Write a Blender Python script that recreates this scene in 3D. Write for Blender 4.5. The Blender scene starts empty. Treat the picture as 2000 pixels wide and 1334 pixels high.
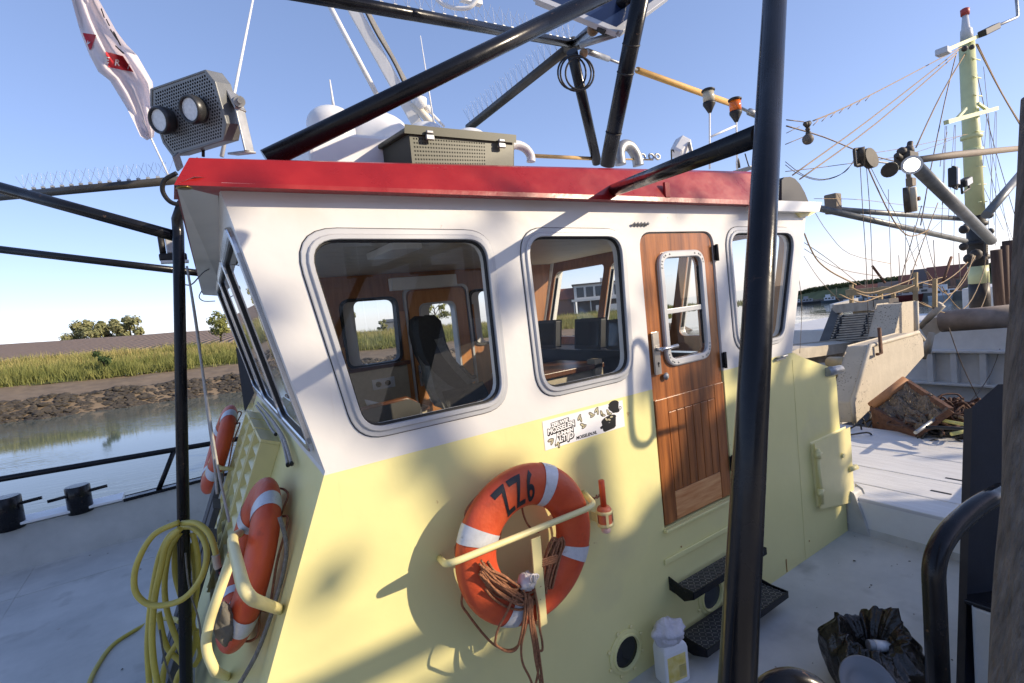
import bpy, math, random
from mathutils import Vector, Matrix, noise
random.seed(7)
R_ = math.radians
S = bpy.context.scene
COL = S.collection
# ---------------------------------------------------------------- camera
H = 2.2545                      # eye above the boat's deck (deck = z 0, x along the boat, y across it)
YAW, PITCH, ROLL, F = -0.573657415, -0.0730137617, -0.106731470, 999.5606
def _rot():
    cy, sy = math.cos(YAW), math.sin(YAW)
    cp, sp = math.cos(PITCH), math.sin(PITCH)
    cr, sr = math.cos(ROLL), math.sin(ROLL)
    R0 = Matrix(((1,0,0),(0,0,-1),(0,1,0)))
    Ry = Matrix(((cy,sy,0),(-sy,cy,0),(0,0,1)))
    Rp = Matrix(((1,0,0),(0,cp,sp),(0,-sp,cp)))
    Rr = Matrix(((cr,-sr,0),(sr,cr,0),(0,0,1)))
    return Rr @ Rp @ R0 @ Ry
R = _rot(); RT = R.transposed()
EYE = Vector((0,0,H))
cam_d = bpy.data.cameras.new('camera'); cam = bpy.data.objects.new('camera', cam_d); COL.objects.link(cam)
mw = Matrix(((R[0][0],-R[1][0],-R[2][0],0),(R[0][1],-R[1][1],-R[2][1],0),(R[0][2],-R[1][2],-R[2][2],H),(0,0,0,1)))
cam.matrix_world = mw
cam_d.sensor_width = 36; cam_d.lens = F/2000*36
cam_d.clip_start = .02; cam_d.clip_end = 5000
S.camera = cam
# ---------------------------------------------------------------- light
SUN = Vector((1.02, -1.0, .585)).normalized()       # towards the sun
elev = math.asin(SUN.z)
w = bpy.data.worlds.new('World'); S.world = w; w.use_nodes = True
nt = w.node_tree; nt.nodes.clear()
sk = nt.nodes.new('ShaderNodeTexSky'); sk.sky_type = 'NISHITA'; sk.sun_disc = False
sk.sun_elevation = elev; sk.sun_rotation = math.atan2(SUN.x, SUN.y)
sk.air_density = .6; sk.dust_density = .3; sk.ozone_density = 1.6
bg = nt.nodes.new('ShaderNodeBackground'); bg.inputs[1].default_value = 0.15
wo = nt.nodes.new('ShaderNodeOutputWorld')
gm = nt.nodes.new('ShaderNodeGamma'); gm.inputs[1].default_value = .62
hs = nt.nodes.new('ShaderNodeHueSaturation'); hs.inputs['Saturation'].default_value = 1.2
tn = nt.nodes.new('ShaderNodeMix'); tn.data_type = 'RGBA'; tn.blend_type = 'MULTIPLY'; tn.inputs[0].default_value = 1; tn.inputs[7].default_value = (1.06,.97,1.08,1)
nt.links.new(sk.outputs[0], gm.inputs[0]); nt.links.new(gm.outputs[0], hs.inputs['Color']); nt.links.new(hs.outputs[0], tn.inputs[6]); nt.links.new(tn.outputs[2], bg.inputs[0])
nt.links.new(bg.outputs[0], wo.inputs[0])
sd = bpy.data.lights.new('sun', 'SUN'); sd.energy = 2.25; sd.angle = R_(.5); sd.color = (1, .84, .62)
so = bpy.data.objects.new('sun', sd); COL.objects.link(so)
so.rotation_euler = (-SUN).to_track_quat('-Z', 'Y').to_euler()
S.view_settings.view_transform = 'Standard'; S.view_settings.look = 'None'
S.view_settings.exposure = 1.45; S.view_settings.gamma = 1
S.cycles.max_bounces = 8; S.cycles.transparent_max_bounces = 12
S.cycles.caustics_reflective = False; S.cycles.caustics_refractive = False
S.cycles.use_denoising = True

# ---------------------------------------------------------------- picture point -> place
def ray(x, y): return RT @ Vector(((x-1000)/F, (y-667)/F, 1))
def PY(x, y, Y): d = ray(x, y); return EYE + d*(Y/d.y)
def PX(x, y, X): d = ray(x, y); return EYE + d*(X/d.x)
def PZ(x, y, Z): d = ray(x, y); return EYE + d*((Z-H)/d.z)
def PD(x, y, D): return EYE + ray(x, y)*D
def PP(x, y, C, n): d = ray(x, y); return EYE + d*((Vector(C)-EYE).dot(n)/d.dot(n))
# the river valley is level; the boat lies a little down by the stern, so the valley is turned against it
_n = Vector((.038,.016,.999)).normalized()
_M = Vector((0,0,1)).rotation_difference(_n).to_matrix()
ENV = Matrix.Translation(EYE) @ _M.to_4x4() @ Matrix.Translation(-EYE)
_MT = _M.transposed()
def eray(x, y): return _MT @ ray(x, y)
def EZ(x, y, Z): d = eray(x, y); return EYE + d*((Z-H)/d.z)
def ED(x, y, dist): d = eray(x, y); return EYE + d*(dist/math.hypot(d.x, d.y))

# ---------------------------------------------------------------- materials
MATS = {}
def mat(name, col, rough=.5, metal=0., var=.08, scale=6., bump=0., bscale=40., coat=0., col2=None, stretch=None, spec=.5, rvar=.0):
    if name in MATS: return MATS[name]
    m = bpy.data.materials.new(name); m.use_nodes = True; n = m.node_tree.nodes; l = m.node_tree.links
    b = n['Principled BSDF']
    tc = n.new('ShaderNodeTexCoord'); mp = n.new('ShaderNodeMapping')
    l.new(tc.outputs['Object'], mp.inputs[0])
    if stretch: mp.inputs['Scale'].default_value = stretch
    nz = n.new('ShaderNodeTexNoise'); nz.inputs['Scale'].default_value = scale; nz.inputs['Detail'].default_value = 6; nz.inputs['Roughness'].default_value = .6
    l.new(mp.outputs[0], nz.inputs['Vector'])
    mx = n.new('ShaderNodeMix'); mx.data_type = 'RGBA'
    c = Vector(col)
    if col2 is None: a1, a2 = [max(0, v*(1-var)) for v in c], [min(1, v*(1+var)) for v in c]
    else: a1, a2 = col, col2
    mx.inputs[6].default_value = (*a1, 1); mx.inputs[7].default_value = (*a2, 1)
    mr = n.new('ShaderNodeMapRange'); mr.inputs[1].default_value = .3; mr.inputs[2].default_value = .7
    l.new(nz.outputs[0], mr.inputs[0]); l.new(mr.outputs[0], mx.inputs[0]); l.new(mx.outputs[2], b.inputs['Base Color'])
    b.inputs['Roughness'].default_value = rough; b.inputs['Metallic'].default_value = metal
    b.inputs['Specular IOR Level'].default_value = spec
    if rvar:
        rr = n.new('ShaderNodeMapRange'); rr.inputs[1].default_value = .3; rr.inputs[2].default_value = .7
        rr.inputs[3].default_value = max(.02, rough-rvar); rr.inputs[4].default_value = min(1, rough+rvar)
        l.new(nz.outputs[0], rr.inputs[0]); l.new(rr.outputs[0], b.inputs['Roughness'])
    if coat: b.inputs['Coat Weight'].default_value = coat; b.inputs['Coat Roughness'].default_value = .08
    if bump:
        n2 = n.new('ShaderNodeTexNoise'); n2.inputs['Scale'].default_value = bscale; n2.inputs['Detail'].default_value = 4
        l.new(mp.outputs[0], n2.inputs['Vector'])
        bp = n.new('ShaderNodeBump'); bp.inputs['Strength'].default_value = bump; bp.inputs['Distance'].default_value = .02
        l.new(n2.outputs[0], bp.inputs['Height']); l.new(bp.outputs[0], b.inputs['Normal'])
    MATS[name] = m; return m
def nodes(m): return m.node_tree.nodes, m.node_tree.links, m.node_tree.nodes['Principled BSDF']

BLACK = mat('black_gloss_paint', (.008,.0085,.011), .24, bump=.06, bscale=18, var=.3, rvar=.10, spec=.28)
BLACKM = mat('black_matt', (.014,.014,.015), .55, var=.25)
NAVY = mat('navy_steel_paint', (.010,.013,.022), .5, bump=.06, bscale=90, var=.25)
ALU = mat('window_aluminium', (.50,.51,.53), .38, .25, var=.05)
CHROME = mat('worn_chrome', (.55,.56,.58), .25, .9, var=.12)
GALV = mat('galvanised_steel', (.34,.35,.36), .45, .6, var=.25, scale=14)
RUBBER = mat('black_rubber', (.016,.016,.017), .6)
WHITE = mat('white_paint', (.78,.78,.77), .4, var=.04, bump=.05, bscale=12)
WHITEP = mat('white_plastic', (.74,.75,.76), .35, var=.04)
CREAM = mat('cream_yellow_paint', (.79,.70,.34), .38, var=.05, bump=.04, bscale=15)
RED = mat('red_gloss_paint', (.29,.012,.012), .33, bump=.10, bscale=14, coat=.08, var=.12, rvar=.10, spec=.35)
ORANGE = mat('orange_buoy', (.50,.060,.022), .45, col2=(.66,.105,.030), scale=7, bump=.12, bscale=45, rvar=.12)
TAPE = mat('reflective_tape', (.60,.62,.66), .45, .2, var=.08, scale=60)
ROPE = mat('brown_rope', (.40,.175,.085), .9, var=.35, scale=60, bump=.8, bscale=260)
ROPEG = mat('grey_rope', (.27,.25,.22), .9, var=.3, scale=60, bump=.8, bscale=260)
RIG = mat('rigging_wire', (.16,.12,.09), .6, .2, var=.3, scale=20)
RIGT = mat('tan_rigging_rope', (.36,.26,.16), .85, var=.2, scale=20)
HOSE = mat('yellow_hose', (.52,.43,.085), .45, var=.12, scale=5)
FAB = mat('grey_cloth', (.33,.31,.28), .95, var=.2, scale=12)
BEIGE = mat('beige_panel', (.46,.40,.29), .6, var=.08, scale=20)
DARKW = mat('dark_varnished_wood', (.085,.032,.014), .35, col2=(.15,.058,.022), stretch=(3,3,.6), scale=9)
HONEY = mat('honey_varnished_wood', (.44,.17,.040), .32, col2=(.56,.25,.07), stretch=(4,4,.5), scale=7)
WORN = mat('worn_bare_wood', (.50,.17,.045), .5, col2=(.74,.40,.17), stretch=(.7,4,7), scale=6)
SEATM = mat('black_seat_cloth', (.030,.032,.033), .8, var=.2, scale=40)
SEATG = mat('grey_seat_cloth', (.16,.16,.145), .85, var=.2, scale=40)
STEELB = mat('beige_rusty_steel', (.47,.42,.34), .6, var=.16, scale=5, bump=.12, bscale=20)
OLIVE = mat('olive_green_paint', (.050,.054,.034), .5, var=.15)
RUST = mat('rusty_steel', (.12,.055,.032), .8, var=.4, scale=12, bump=.4, bscale=40)
MASTY = mat('pale_yellow_mast_paint', (.62,.64,.34), .45, var=.06)

def glass_mat(name, tint, refl=1.0):
    m = bpy.data.materials.new(name); m.use_nodes = True; n = m.node_tree.nodes; l = m.node_tree.links; n.clear()
    o = n.new('ShaderNodeOutputMaterial'); t = n.new('ShaderNodeBsdfTransparent'); t.inputs[0].default_value = (*tint, 1)
    g = n.new('ShaderNodeBsdfGlossy'); g.inputs['Roughness'].default_value = .0; g.inputs[0].default_value = (.95,.97,1,1)
    f = n.new('ShaderNodeLayerWeight'); pw = n.new('ShaderNodeMath'); pw.operation = 'POWER'; pw.inputs[1].default_value = 5; l.new(f.outputs['Facing'], pw.inputs[0])
    mu = n.new('ShaderNodeMath'); mu.operation = 'MULTIPLY_ADD'; mu.inputs[1].default_value = .92; mu.inputs[2].default_value = .055*refl; mu.use_clamp = True
    mx = n.new('ShaderNodeMixShader')
    l.new(pw.outputs[0], mu.inputs[0]); l.new(mu.outputs[0], mx.inputs[0]) if False else None; l.new(mu.outputs[0], mx.inputs[0]); l.new(t.outputs[0], mx.inputs[1]); l.new(g.outputs[0], mx.inputs[2]); l.new(mx.outputs[0], o.inputs[0])
    MATS[name] = m; return m
GLASS = glass_mat('window_glass', (.94,.955,.95))

def chips(m, col, sc, lo, hi, amt):            # knocked-off paint and rust spots
    n, l, b = nodes(m); src = b.inputs['Base Color'].links[0].from_socket
    ge = n.new('ShaderNodeNewGeometry'); nz = n.new('ShaderNodeTexNoise'); nz.inputs['Scale'].default_value = sc; nz.inputs['Detail'].default_value = 5; l.new(ge.outputs['Position'], nz.inputs['Vector'])
    r_ = n.new('ShaderNodeMapRange'); r_.inputs[1].default_value = lo; r_.inputs[2].default_value = hi; r_.inputs[3].default_value = 0; r_.inputs[4].default_value = amt; l.new(nz.outputs[0], r_.inputs[0])
    mx = n.new('ShaderNodeMix'); mx.data_type = 'RGBA'; mx.inputs[7].default_value = (*col,1); l.new(r_.outputs[0], mx.inputs[0]); l.new(src, mx.inputs[6]); l.new(mx.outputs[2], b.inputs['Base Color'])
chips(BLACK, (.12,.075,.05), 22, .70, .76, .8); chips(RED, (.10,.02,.018), 9, .66, .80, .7); chips(CREAM, (.40,.30,.14), 16, .72, .80, .6); chips(WHITE, (.36,.30,.24), 10, .70, .82, .5)
chips(ORANGE, (.20,.05,.03), 14, .66, .80, .55); chips(HOSE, (.16,.13,.06), 20, .62, .78, .6); chips(TAPE, (.30,.28,.26), 40, .62, .74, .6)
# two coats of paint: white above the line, cream below it, with dribbles of rust and scuffs
m = bpy.data.materials.new('house_paint'); m.use_nodes = True; HOUSE = m
n, l, b = nodes(m)
ge = n.new('ShaderNodeNewGeometry'); sp = n.new('ShaderNodeSeparateXYZ'); l.new(ge.outputs['Position'], sp.inputs[0])
gt = n.new('ShaderNodeMath'); gt.operation = 'GREATER_THAN'; gt.inputs[1].default_value = 1.655; l.new(sp.outputs['Z'], gt.inputs[0])
mx = n.new('ShaderNodeMix'); mx.data_type = 'RGBA'; mx.inputs[6].default_value = (.80,.735,.335,1); mx.inputs[7].default_value = (.70,.69,.675,1)
l.new(gt.outputs[0], mx.inputs[0])
nz = n.new('ShaderNodeTexNoise'); nz.inputs['Scale'].default_value = 2.2; nz.inputs['Detail'].default_value = 7
l.new(ge.outputs['Position'], nz.inputs['Vector'])
mr = n.new('ShaderNodeMapRange'); mr.inputs[3].default_value = .90; mr.inputs[4].default_value = 1.06; l.new(nz.outputs[0], mr.inputs[0])
vm = n.new('ShaderNodeVectorMath'); vm.operation = 'SCALE'; l.new(mx.outputs[2], vm.inputs[0]); l.new(mr.outputs[0], vm.inputs['Scale'])
mp = n.new('ShaderNodeMapping'); mp.inputs['Scale'].default_value = (9, 9, .8); l.new(ge.outputs['Position'], mp.inputs[0])
n3 = n.new('ShaderNodeTexNoise'); n3.inputs['Scale'].default_value = 2.0; n3.inputs['Detail'].default_value = 3; l.new(mp.outputs[0], n3.inputs['Vector'])
st = n.new('ShaderNodeMapRange'); st.inputs[1].default_value = .70; st.inputs[2].default_value = .84; st.inputs[3].default_value = 0; st.inputs[4].default_value = .22; l.new(n3.outputs[0], st.inputs[0])
m2 = n.new('ShaderNodeMix'); m2.data_type = 'RGBA'; m2.inputs[7].default_value = (.42,.28,.13,1); l.new(st.outputs[0], m2.inputs[0]); l.new(vm.outputs[0], m2.inputs[6])
l.new(m2.outputs[2], b.inputs['Base Color']); b.inputs['Roughness'].default_value = .36
n4 = n.new('ShaderNodeTexNoise'); n4.inputs['Scale'].default_value = 3.2; n4.inputs['Detail'].default_value = 4; l.new(ge.outputs['Position'], n4.inputs['Vector'])
chips(HOUSE, (.36,.20,.09), 13, .74, .79, .7); chips(HOUSE, (.50,.44,.30), 1.7, .60, .78, .35)
bp = n.new('ShaderNodeBump'); bp.inputs['Strength'].default_value = .30; bp.inputs['Distance'].default_value = .02; l.new(n4.outputs[0], bp.inputs['Height']); l.new(bp.outputs[0], b.inputs['Normal'])

# deck paint with scuffs, grit and specks
m = bpy.data.materials.new('grey_deck_paint'); m.use_nodes = True; DECK = m
n, l, b = nodes(m)
ge = n.new('ShaderNodeNewGeometry')
nz = n.new('ShaderNodeTexNoise'); nz.inputs['Scale'].default_value = 1.3; nz.inputs['Detail'].default_value = 8; nz.inputs['Roughness'].default_value = .65; l.new(ge.outputs['Position'], nz.inputs['Vector'])
cr = n.new('ShaderNodeValToRGB'); cr.color_ramp.elements[0].position = .3; cr.color_ramp.elements[0].color = (.40,.405,.39,1); cr.color_ramp.elements[1].position = .7; cr.color_ramp.elements[1].color = (.60,.59,.56,1)
l.new(nz.outputs[0], cr.inputs[0])
vo = n.new('ShaderNodeTexNoise'); vo.inputs['Scale'].default_value = 26; vo.inputs['Detail'].default_value = 2; l.new(ge.outputs['Position'], vo.inputs['Vector'])
sm = n.new('ShaderNodeMapRange'); sm.inputs[1].default_value = .76; sm.inputs[2].default_value = .80; sm.inputs[3].default_value = 0; sm.inputs[4].default_value = .6; l.new(vo.outputs[0], sm.inputs[0])
m2 = n.new('ShaderNodeMix'); m2.data_type = 'RGBA'; m2.inputs[7].default_value = (.08,.075,.065,1); l.new(sm.outputs[0], m2.inputs[0]); l.new(cr.outputs[0], m2.inputs[6])
l.new(m2.outputs[2], b.inputs['Base Color']); b.inputs['Roughness'].default_value = .5
chips(DECK, (.24,.235,.22), 3.1, .58, .74, .55); chips(DECK, (.26,.15,.08), 7.5, .72, .78, .7); chips(DECK, (.70,.70,.68), 2.3, .64, .80, .4)
n4 = n.new('ShaderNodeTexNoise'); n4.inputs['Scale'].default_value = 180; l.new(ge.outputs['Position'], n4.inputs['Vector'])
bp = n.new('ShaderNodeBump'); bp.inputs['Strength'].default_value = .15; bp.inputs['Distance'].default_value = .01; l.new(n4.outputs[0], bp.inputs['Height']); l.new(bp.outputs[0], b.inputs['Normal'])

# ---------------------------------------------------------------- mesh helpers
def origin(o):
    v = Vector((0,0,0))
    while o is not None: v = v + o.location; o = o.parent
    return v
def xyz(p): return Vector((p[0], p[1], p[2]))
class MB:
    def __init__(s): s.v = []; s.f = []; s.mi = []; s.sm = []
    def add(s, vs, fs, mi=0, smooth=False):
        k = len(s.v); s.v += [xyz(p) for p in vs]
        for f in fs: s.f.append(tuple(i+k for i in f)); s.mi.append(mi); s.sm.append(smooth)
        return s
    def obox(s, c, ax, ay, az, mi=0):        # centre and three half axes
        c = Vector(c); ax, ay, az = Vector(ax), Vector(ay), Vector(az)
        vs = [c+ax*i+ay*j+az*k for i in (-1,1) for j in (-1,1) for k in (-1,1)]
        fs = [(0,1,3,2),(4,6,7,5),(0,4,5,1),(2,3,7,6),(0,2,6,4),(1,5,7,3)]
        if ax.cross(ay).dot(az) < 0: fs = [f[::-1] for f in fs]
        return s.add(vs, fs, mi)
    def box(s, lo, hi, mi=0):
        lo, hi = Vector(lo), Vector(hi); c = (lo+hi)/2; h = (hi-lo)/2
        return s.obox(c, (h.x,0,0), (0,h.y,0), (0,0,h.z), mi)
    def bar(s, a, b, w, h, up=(0,0,1), mi=0):
        a, b = Vector(a), Vector(b); d = b-a; L = d.length/2; d = d.normalized()
        sd = d.cross(Vector(up)); sd = sd.normalized() if sd.length > 1e-6 else Vector((1,0,0))
        u = sd.cross(d)
        return s.obox((a+b)/2, d*L, sd*w/2, u*h/2, mi)
    def tube(s, pts, r, n=12, closed=False, mi=0, caps=True):
        pts = [Vector(p) for p in pts]; N = len(pts)
        rs = r if isinstance(r, (list, tuple)) else [r]*N
        T = []
        for i in range(N):
            a = pts[(i-1) % N] if (closed or i > 0) else pts[i]
            c = pts[(i+1) % N] if (closed or i < N-1) else pts[i]
            T.append((c-a).normalized())
        u = T[0].orthogonal().normalized(); rings = []; k = len(s.v)
        for i in range(N):
            u = u - T[i]*u.dot(T[i])
            u = u.normalized() if u.length > 1e-6 else T[i].orthogonal().normalized()
            w_ = T[i].cross(u)
            for j in range(n):
                a = 2*math.pi*j/n; s.v.append(pts[i]+(u*math.cos(a)+w_*math.sin(a))*rs[i])
        M = N if closed else N-1
        off = 0
        if closed:   # match the twist at the seam
            ref = s.v[k+(N-1)*n]; nxt = min(range(n), key=lambda j: (s.v[k+j]-ref).length); off = nxt
        for i in range(M):
            i2 = (i+1) % N; o2 = off if i2 == 0 else 0
            for j in range(n):
                s.f.append((k+i*n+j, k+i*n+(j+1) % n, k+i2*n+(j+1+o2) % n, k+i2*n+(j+o2) % n)); s.mi.append(mi); s.sm.append(True)
        if caps and not closed:
            s.f.append(tuple(k+j for j in range(n))[::-1]); s.mi.append(mi); s.sm.append(False)
            s.f.append(tuple(k+(N-1)*n+j for j in range(n))); s.mi.append(mi); s.sm.append(False)
        return s
    def lathe(s, prof, o, ax=(0,0,1), n=24, mi=0, smooth=True, sx=1., cap=True):   # prof: (radius, along)
        o = Vector(o); ax = Vector(ax).normalized(); u = ax.orthogonal().normalized(); w_ = ax.cross(u); k = len(s.v)
        for r, h in prof:
            for j in range(n):
                a = 2*math.pi*j/n; s.v.append(o+ax*h+(u*math.cos(a)*sx+w_*math.sin(a))*r)
        for i in range(len(prof)-1):
            for j in range(n):
                s.f.append((k+i*n+j, k+i*n+(j+1) % n, k+(i+1)*n+(j+1) % n, k+(i+1)*n+j)); s.mi.append(mi); s.sm.append(smooth)
        if cap and prof[0][0] > 1e-5: s.f.append(tuple(k+j for j in range(n))[::-1]); s.mi.append(mi); s.sm.append(False)
        if cap and prof[-1][0] > 1e-5: s.f.append(tuple(k+(len(prof)-1)*n+j for j in range(n))); s.mi.append(mi); s.sm.append(False)
        return s
    def cyl(s, a, b, r, r2=None, n=20, mi=0):
        a, b = Vector(a), Vector(b); L = (b-a).length
        return s.lathe([(r,0),(r if r2 is None else r2, L)], a, b-a, n, mi)
    def ball(s, c, r, n=16, mi=0, sz=1.):
        m_ = n//2; return s.lathe([(max(1e-6, r*math.sin(math.pi*i/m_)), -r*sz*math.cos(math.pi*i/m_)) for i in range(m_+1)], c, (0,0,1), n, mi)
    def prism(s, poly, d, mi=0):              # 3-D outline pushed along vector d
        poly = [Vector(p) for p in poly]; d = Vector(d); n = len(poly)
        nrm = sum(((poly[i]-poly[0]).cross(poly[(i+1) % n]-poly[0]) for i in range(n)), Vector((0,0,0)))
        if nrm.dot(d) > 0: poly = poly[::-1]
        vs = poly+[p+d for p in poly]
        fs = [tuple(range(n)), tuple(range(2*n-1, n-1, -1))]+[(i, i+n, (i+1) % n+n, (i+1) % n) for i in range(n)]
        fs[2:] = [f[::-1] for f in fs[2:]]
        fs = [f for f in fs]
        return s.add(vs, fs, mi)
    def loft(s, loops, closed=True, mi=0, smooth=False, ring=False):
        n = len(loops[0]); k = len(s.v)
        for L in loops: s.v += [xyz(p) for p in L]
        for i in range(len(loops)-(0 if ring else 1)):
            i2 = (i+1) % len(loops)
            for j in range(n if closed else n-1):
                s.f.append((k+i*n+j, k+i*n+(j+1) % n, k+i2*n+(j+1) % n, k+i2*n+j)); s.mi.append(mi); s.sm.append(smooth)
        return s
    def build(s, name, mats, parent=None, bevel=0, seg=2, sub=0, at=None):
        me = bpy.data.meshes.new(name)
        o = bpy.data.objects.new(name, me); COL.objects.link(o)
        org = origin(parent) if parent is not None else (Vector(at) if at is not None else Vector((0,0,0)))
        me.from_pydata([tuple(p-org) for p in s.v], [], s.f)
        mats = mats if isinstance(mats, (list, tuple)) else [mats]
        for q in mats: me.materials.append(q)
        me.polygons.foreach_set('material_index', s.mi); me.polygons.foreach_set('use_smooth', s.sm)
        me.update()
        if parent is not None: o.parent = parent
        elif at is not None: o.location = org
        if bevel:
            bm_ = o.modifiers.new('bevel', 'BEVEL'); bm_.width = bevel; bm_.segments = seg; bm_.limit_method = 'ANGLE'; bm_.angle_limit = R_(35)
        if sub:
            sb = o.modifiers.new('sub', 'SUBSURF'); sb.levels = sub; sb.render_levels = sub
        return o
def tag(o, label, cat, group=None, kind=None):
    if label: o['label'] = label
    if cat: o['category'] = cat
    if group: o['group'] = group
    if kind: o['kind'] = kind
    return o
def thing(name, at, label, cat, group=None):
    o = bpy.data.objects.new(name, None); COL.objects.link(o); o.location = Vector(at); o.empty_display_size = .1
    return tag(o, label, cat, group)
def struct(o): o['kind'] = 'structure'; return o
def env(o):
    o.matrix_world = ENV @ Matrix.Translation(o.location); return o
def copy_tree(o, parent=None):
    c = o.copy(); COL.objects.link(c)
    if parent is not None: c.parent = parent
    for ch in list(o.children): copy_tree(ch, c)
    return c
def spline(pts, k=8, closed=False):
    pts = [Vector(p) for p in pts]; N = len(pts); out = []
    for i in range(N if closed else N-1):
        if closed: p0, p1, p2, p3 = (pts[(i+q) % N] for q in (-1,0,1,2))
        else: p0, p1, p2, p3 = pts[max(i-1,0)], pts[i], pts[i+1], pts[min(i+2,N-1)]
        for j in range(k):
            t = j/k
            out.append(.5*((2*p1)+(p2-p0)*t+(2*p0-5*p1+4*p2-p3)*t*t+(3*p1-p0-3*p2+p3)*t**3))
    if not closed: out.append(pts[-1])
    return out
def bend(pts, r=.05, k=6):                    # polyline with rounded corners
    pts = [Vector(p) for p in pts]; out = [pts[0]]
    for i in range(1, len(pts)-1):
        a, p, c = pts[i-1], pts[i], pts[i+1]
        d1 = (a-p); d2 = (c-p); q = min(r, d1.length*.49, d2.length*.49)
        A, B = p+d1.normalized()*q, p+d2.normalized()*q
        for j in range(k+1):
            t = j/k; out.append(A*(1-t)**2+p*2*t*(1-t)+B*t*t)
    out.append(pts[-1]); return out
def rounded(poly, r, k=6):                    # 2-D polygon with rounded corners
    n = len(poly); out = []
    for i in range(n):
        a, p, c = (Vector(poly[(i+q) % n]) for q in (-1,0,1))
        rr = r[i] if isinstance(r, (list, tuple)) else r
        d1 = (a-p); d2 = (c-p); ang = d1.angle(d2); q = min(rr/max(.2, math.tan(ang/2)), d1.length*.49, d2.length*.49)
        A, B = p+d1.normalized()*q, p+d2.normalized()*q
        for j in range(k+1):
            t = j/k; out.append(A*(1-t)**2+p*2*t*(1-t)+B*t*t)
    return out
def area2(p): return sum(p[i][0]*p[(i+1) % len(p)][1]-p[(i+1) % len(p)][0]*p[i][1] for i in range(len(p)))/2
def offset(poly, d):                          # grow a convex 2-D polygon by d
    n = len(poly); sgn = 1 if area2(poly) > 0 else -1; out = []
    for i in range(n):
        a, p, c = (Vector(poly[(i+q) % n]) for q in (-1,0,1))
        e1 = (p-a).normalized(); e2 = (c-p).normalized()
        n1 = Vector((e1.y,-e1.x))*sgn; n2 = Vector((e2.y,-e2.x))*sgn
        m_ = (n1+n2).normalized(); out.append(p+m_*(d/max(.3, m_.dot(n1))))
    return out
def plate(outer, holes, thick):               # flat sheet with holes; returns verts (u,v,w) and faces
    cu = bpy.data.curves.new('plate', 'CURVE'); cu.dimensions = '2D'; cu.fill_mode = 'BOTH'; cu.extrude = thick/2
    for L in [outer]+holes:
        sp_ = cu.splines.new('POLY'); sp_.points.add(len(L)-1); sp_.use_cyclic_u = True
        for i, p in enumerate(L): sp_.points[i].co = (p[0], p[1], 0, 1)
    return _curve_mesh(cu)
def _curve_mesh(cu):
    o = bpy.data.objects.new('tmp', cu); COL.objects.link(o)
    dg = bpy.context.evaluated_depsgraph_get(); me = bpy.data.meshes.new_from_object(o.evaluated_get(dg))
    vs = [v.co.copy() for v in me.vertices]; fs = [tuple(p.vertices) for p in me.polygons]
    bpy.data.objects.remove(o); bpy.data.curves.remove(cu); bpy.data.meshes.remove(me)
    return vs, fs
def refine(vs, fs, mx):                        # split long triangles so that flat lettering can follow a curved surface
    import bmesh
    bm = bmesh.new(); V_ = [bm.verts.new(v) for v in vs]
    for f in fs:
        try: bm.faces.new([V_[i] for i in f])
        except ValueError: pass
    bmesh.ops.remove_doubles(bm, verts=bm.verts[:], dist=1e-6)
    for _ in range(6):
        bmesh.ops.triangulate(bm, faces=bm.faces[:]); E_ = [e for e in bm.edges if e.calc_length() > mx]
        if not E_: break
        bmesh.ops.subdivide_edges(bm, edges=E_, cuts=1)
    bmesh.ops.triangulate(bm, faces=bm.faces[:]); bm.verts.index_update()
    o = [v.co.copy() for v in bm.verts], [tuple(v.index for v in f.verts) for f in bm.faces]; bm.free(); return o
def text(s, size=1., bold=0., shear=0., spacing=1., extrude=0.):
    cu = bpy.data.curves.new('t', 'FONT'); cu.body = s; cu.size = size; cu.offset = bold; cu.shear = shear; cu.space_character = spacing
    cu.align_x = 'CENTER'; cu.align_y = 'CENTER'; cu.resolution_u = 4; cu.extrude = extrude
    return _curve_mesh(cu)
# ================================================================ the boat: deck, bulwarks, hatch
YW = 2.117                                     # outer face of the wheelhouse side wall
boat = thing('fishing_boat', (4, 4, 0), 'large mussel boat with grey painted deck, low bulwark and white planked hatch', 'fishing boat')
b_ = MB(); b_.box((-14, .86, -.06), (4.62, 7.46, 0)); b_.build('deck', DECK, boat)
def bulw(y0, x0, x1, h0, h1, name='bulwark'):
    q = MB(); q.prism([(x0,y0,-1.2),(x1,y0,-1.2),(x1,y0,h1),(x0,y0,h0)], (0,.10 if y0 > 4 else -.10,0)); return q.build(name, DECK, boat, bevel=.01)
zt = PY(0,1033,7.42).z; zt2 = PY(243,979,7.42).z; zt3 = PY(413,946,7.42).z
xa, xb = PY(243,979,7.42).x, PY(413,946,7.42).x
sl = (zt3-zt2)/(xb-xa)
q = MB(); q.prism([(-14,7.42,-1.2),(13.6,7.42,-1.2),(13.6,7.42,zt2+.30),(xa,7.42,zt2),(-14,7.42,zt)], (0,.10,0)); q.build('bulwark', DECK, boat)
c_ = MB(); c_.box((-14, 7.36, zt+.002), (xa-.01, 7.66, zt+.03)); c_.build('cap_plate', WHITE, boat, bevel=.006)
c_ = MB(); c_.prism([(xa,7.40,zt2+.002),(13.6,7.40,zt2+.302),(13.6,7.40,zt2+.327),(xa,7.40,zt2+.027)], (0,.16,0)); c_.build('cap_rail', BLACK, boat, bevel=.006)
bulw(.86, -14, .35, .62, .62); bulw(.86, 3.05, 13.6, .55, .95)
c_ = MB(); c_.bar((3.05, .82, .563), (13.6, .82, .963), .16, .025); c_.bar((-14, .82, .633), (.35, .82, .633), .16, .025); c_.build('cap_rail', BLACK, boat, bevel=.006)
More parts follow.
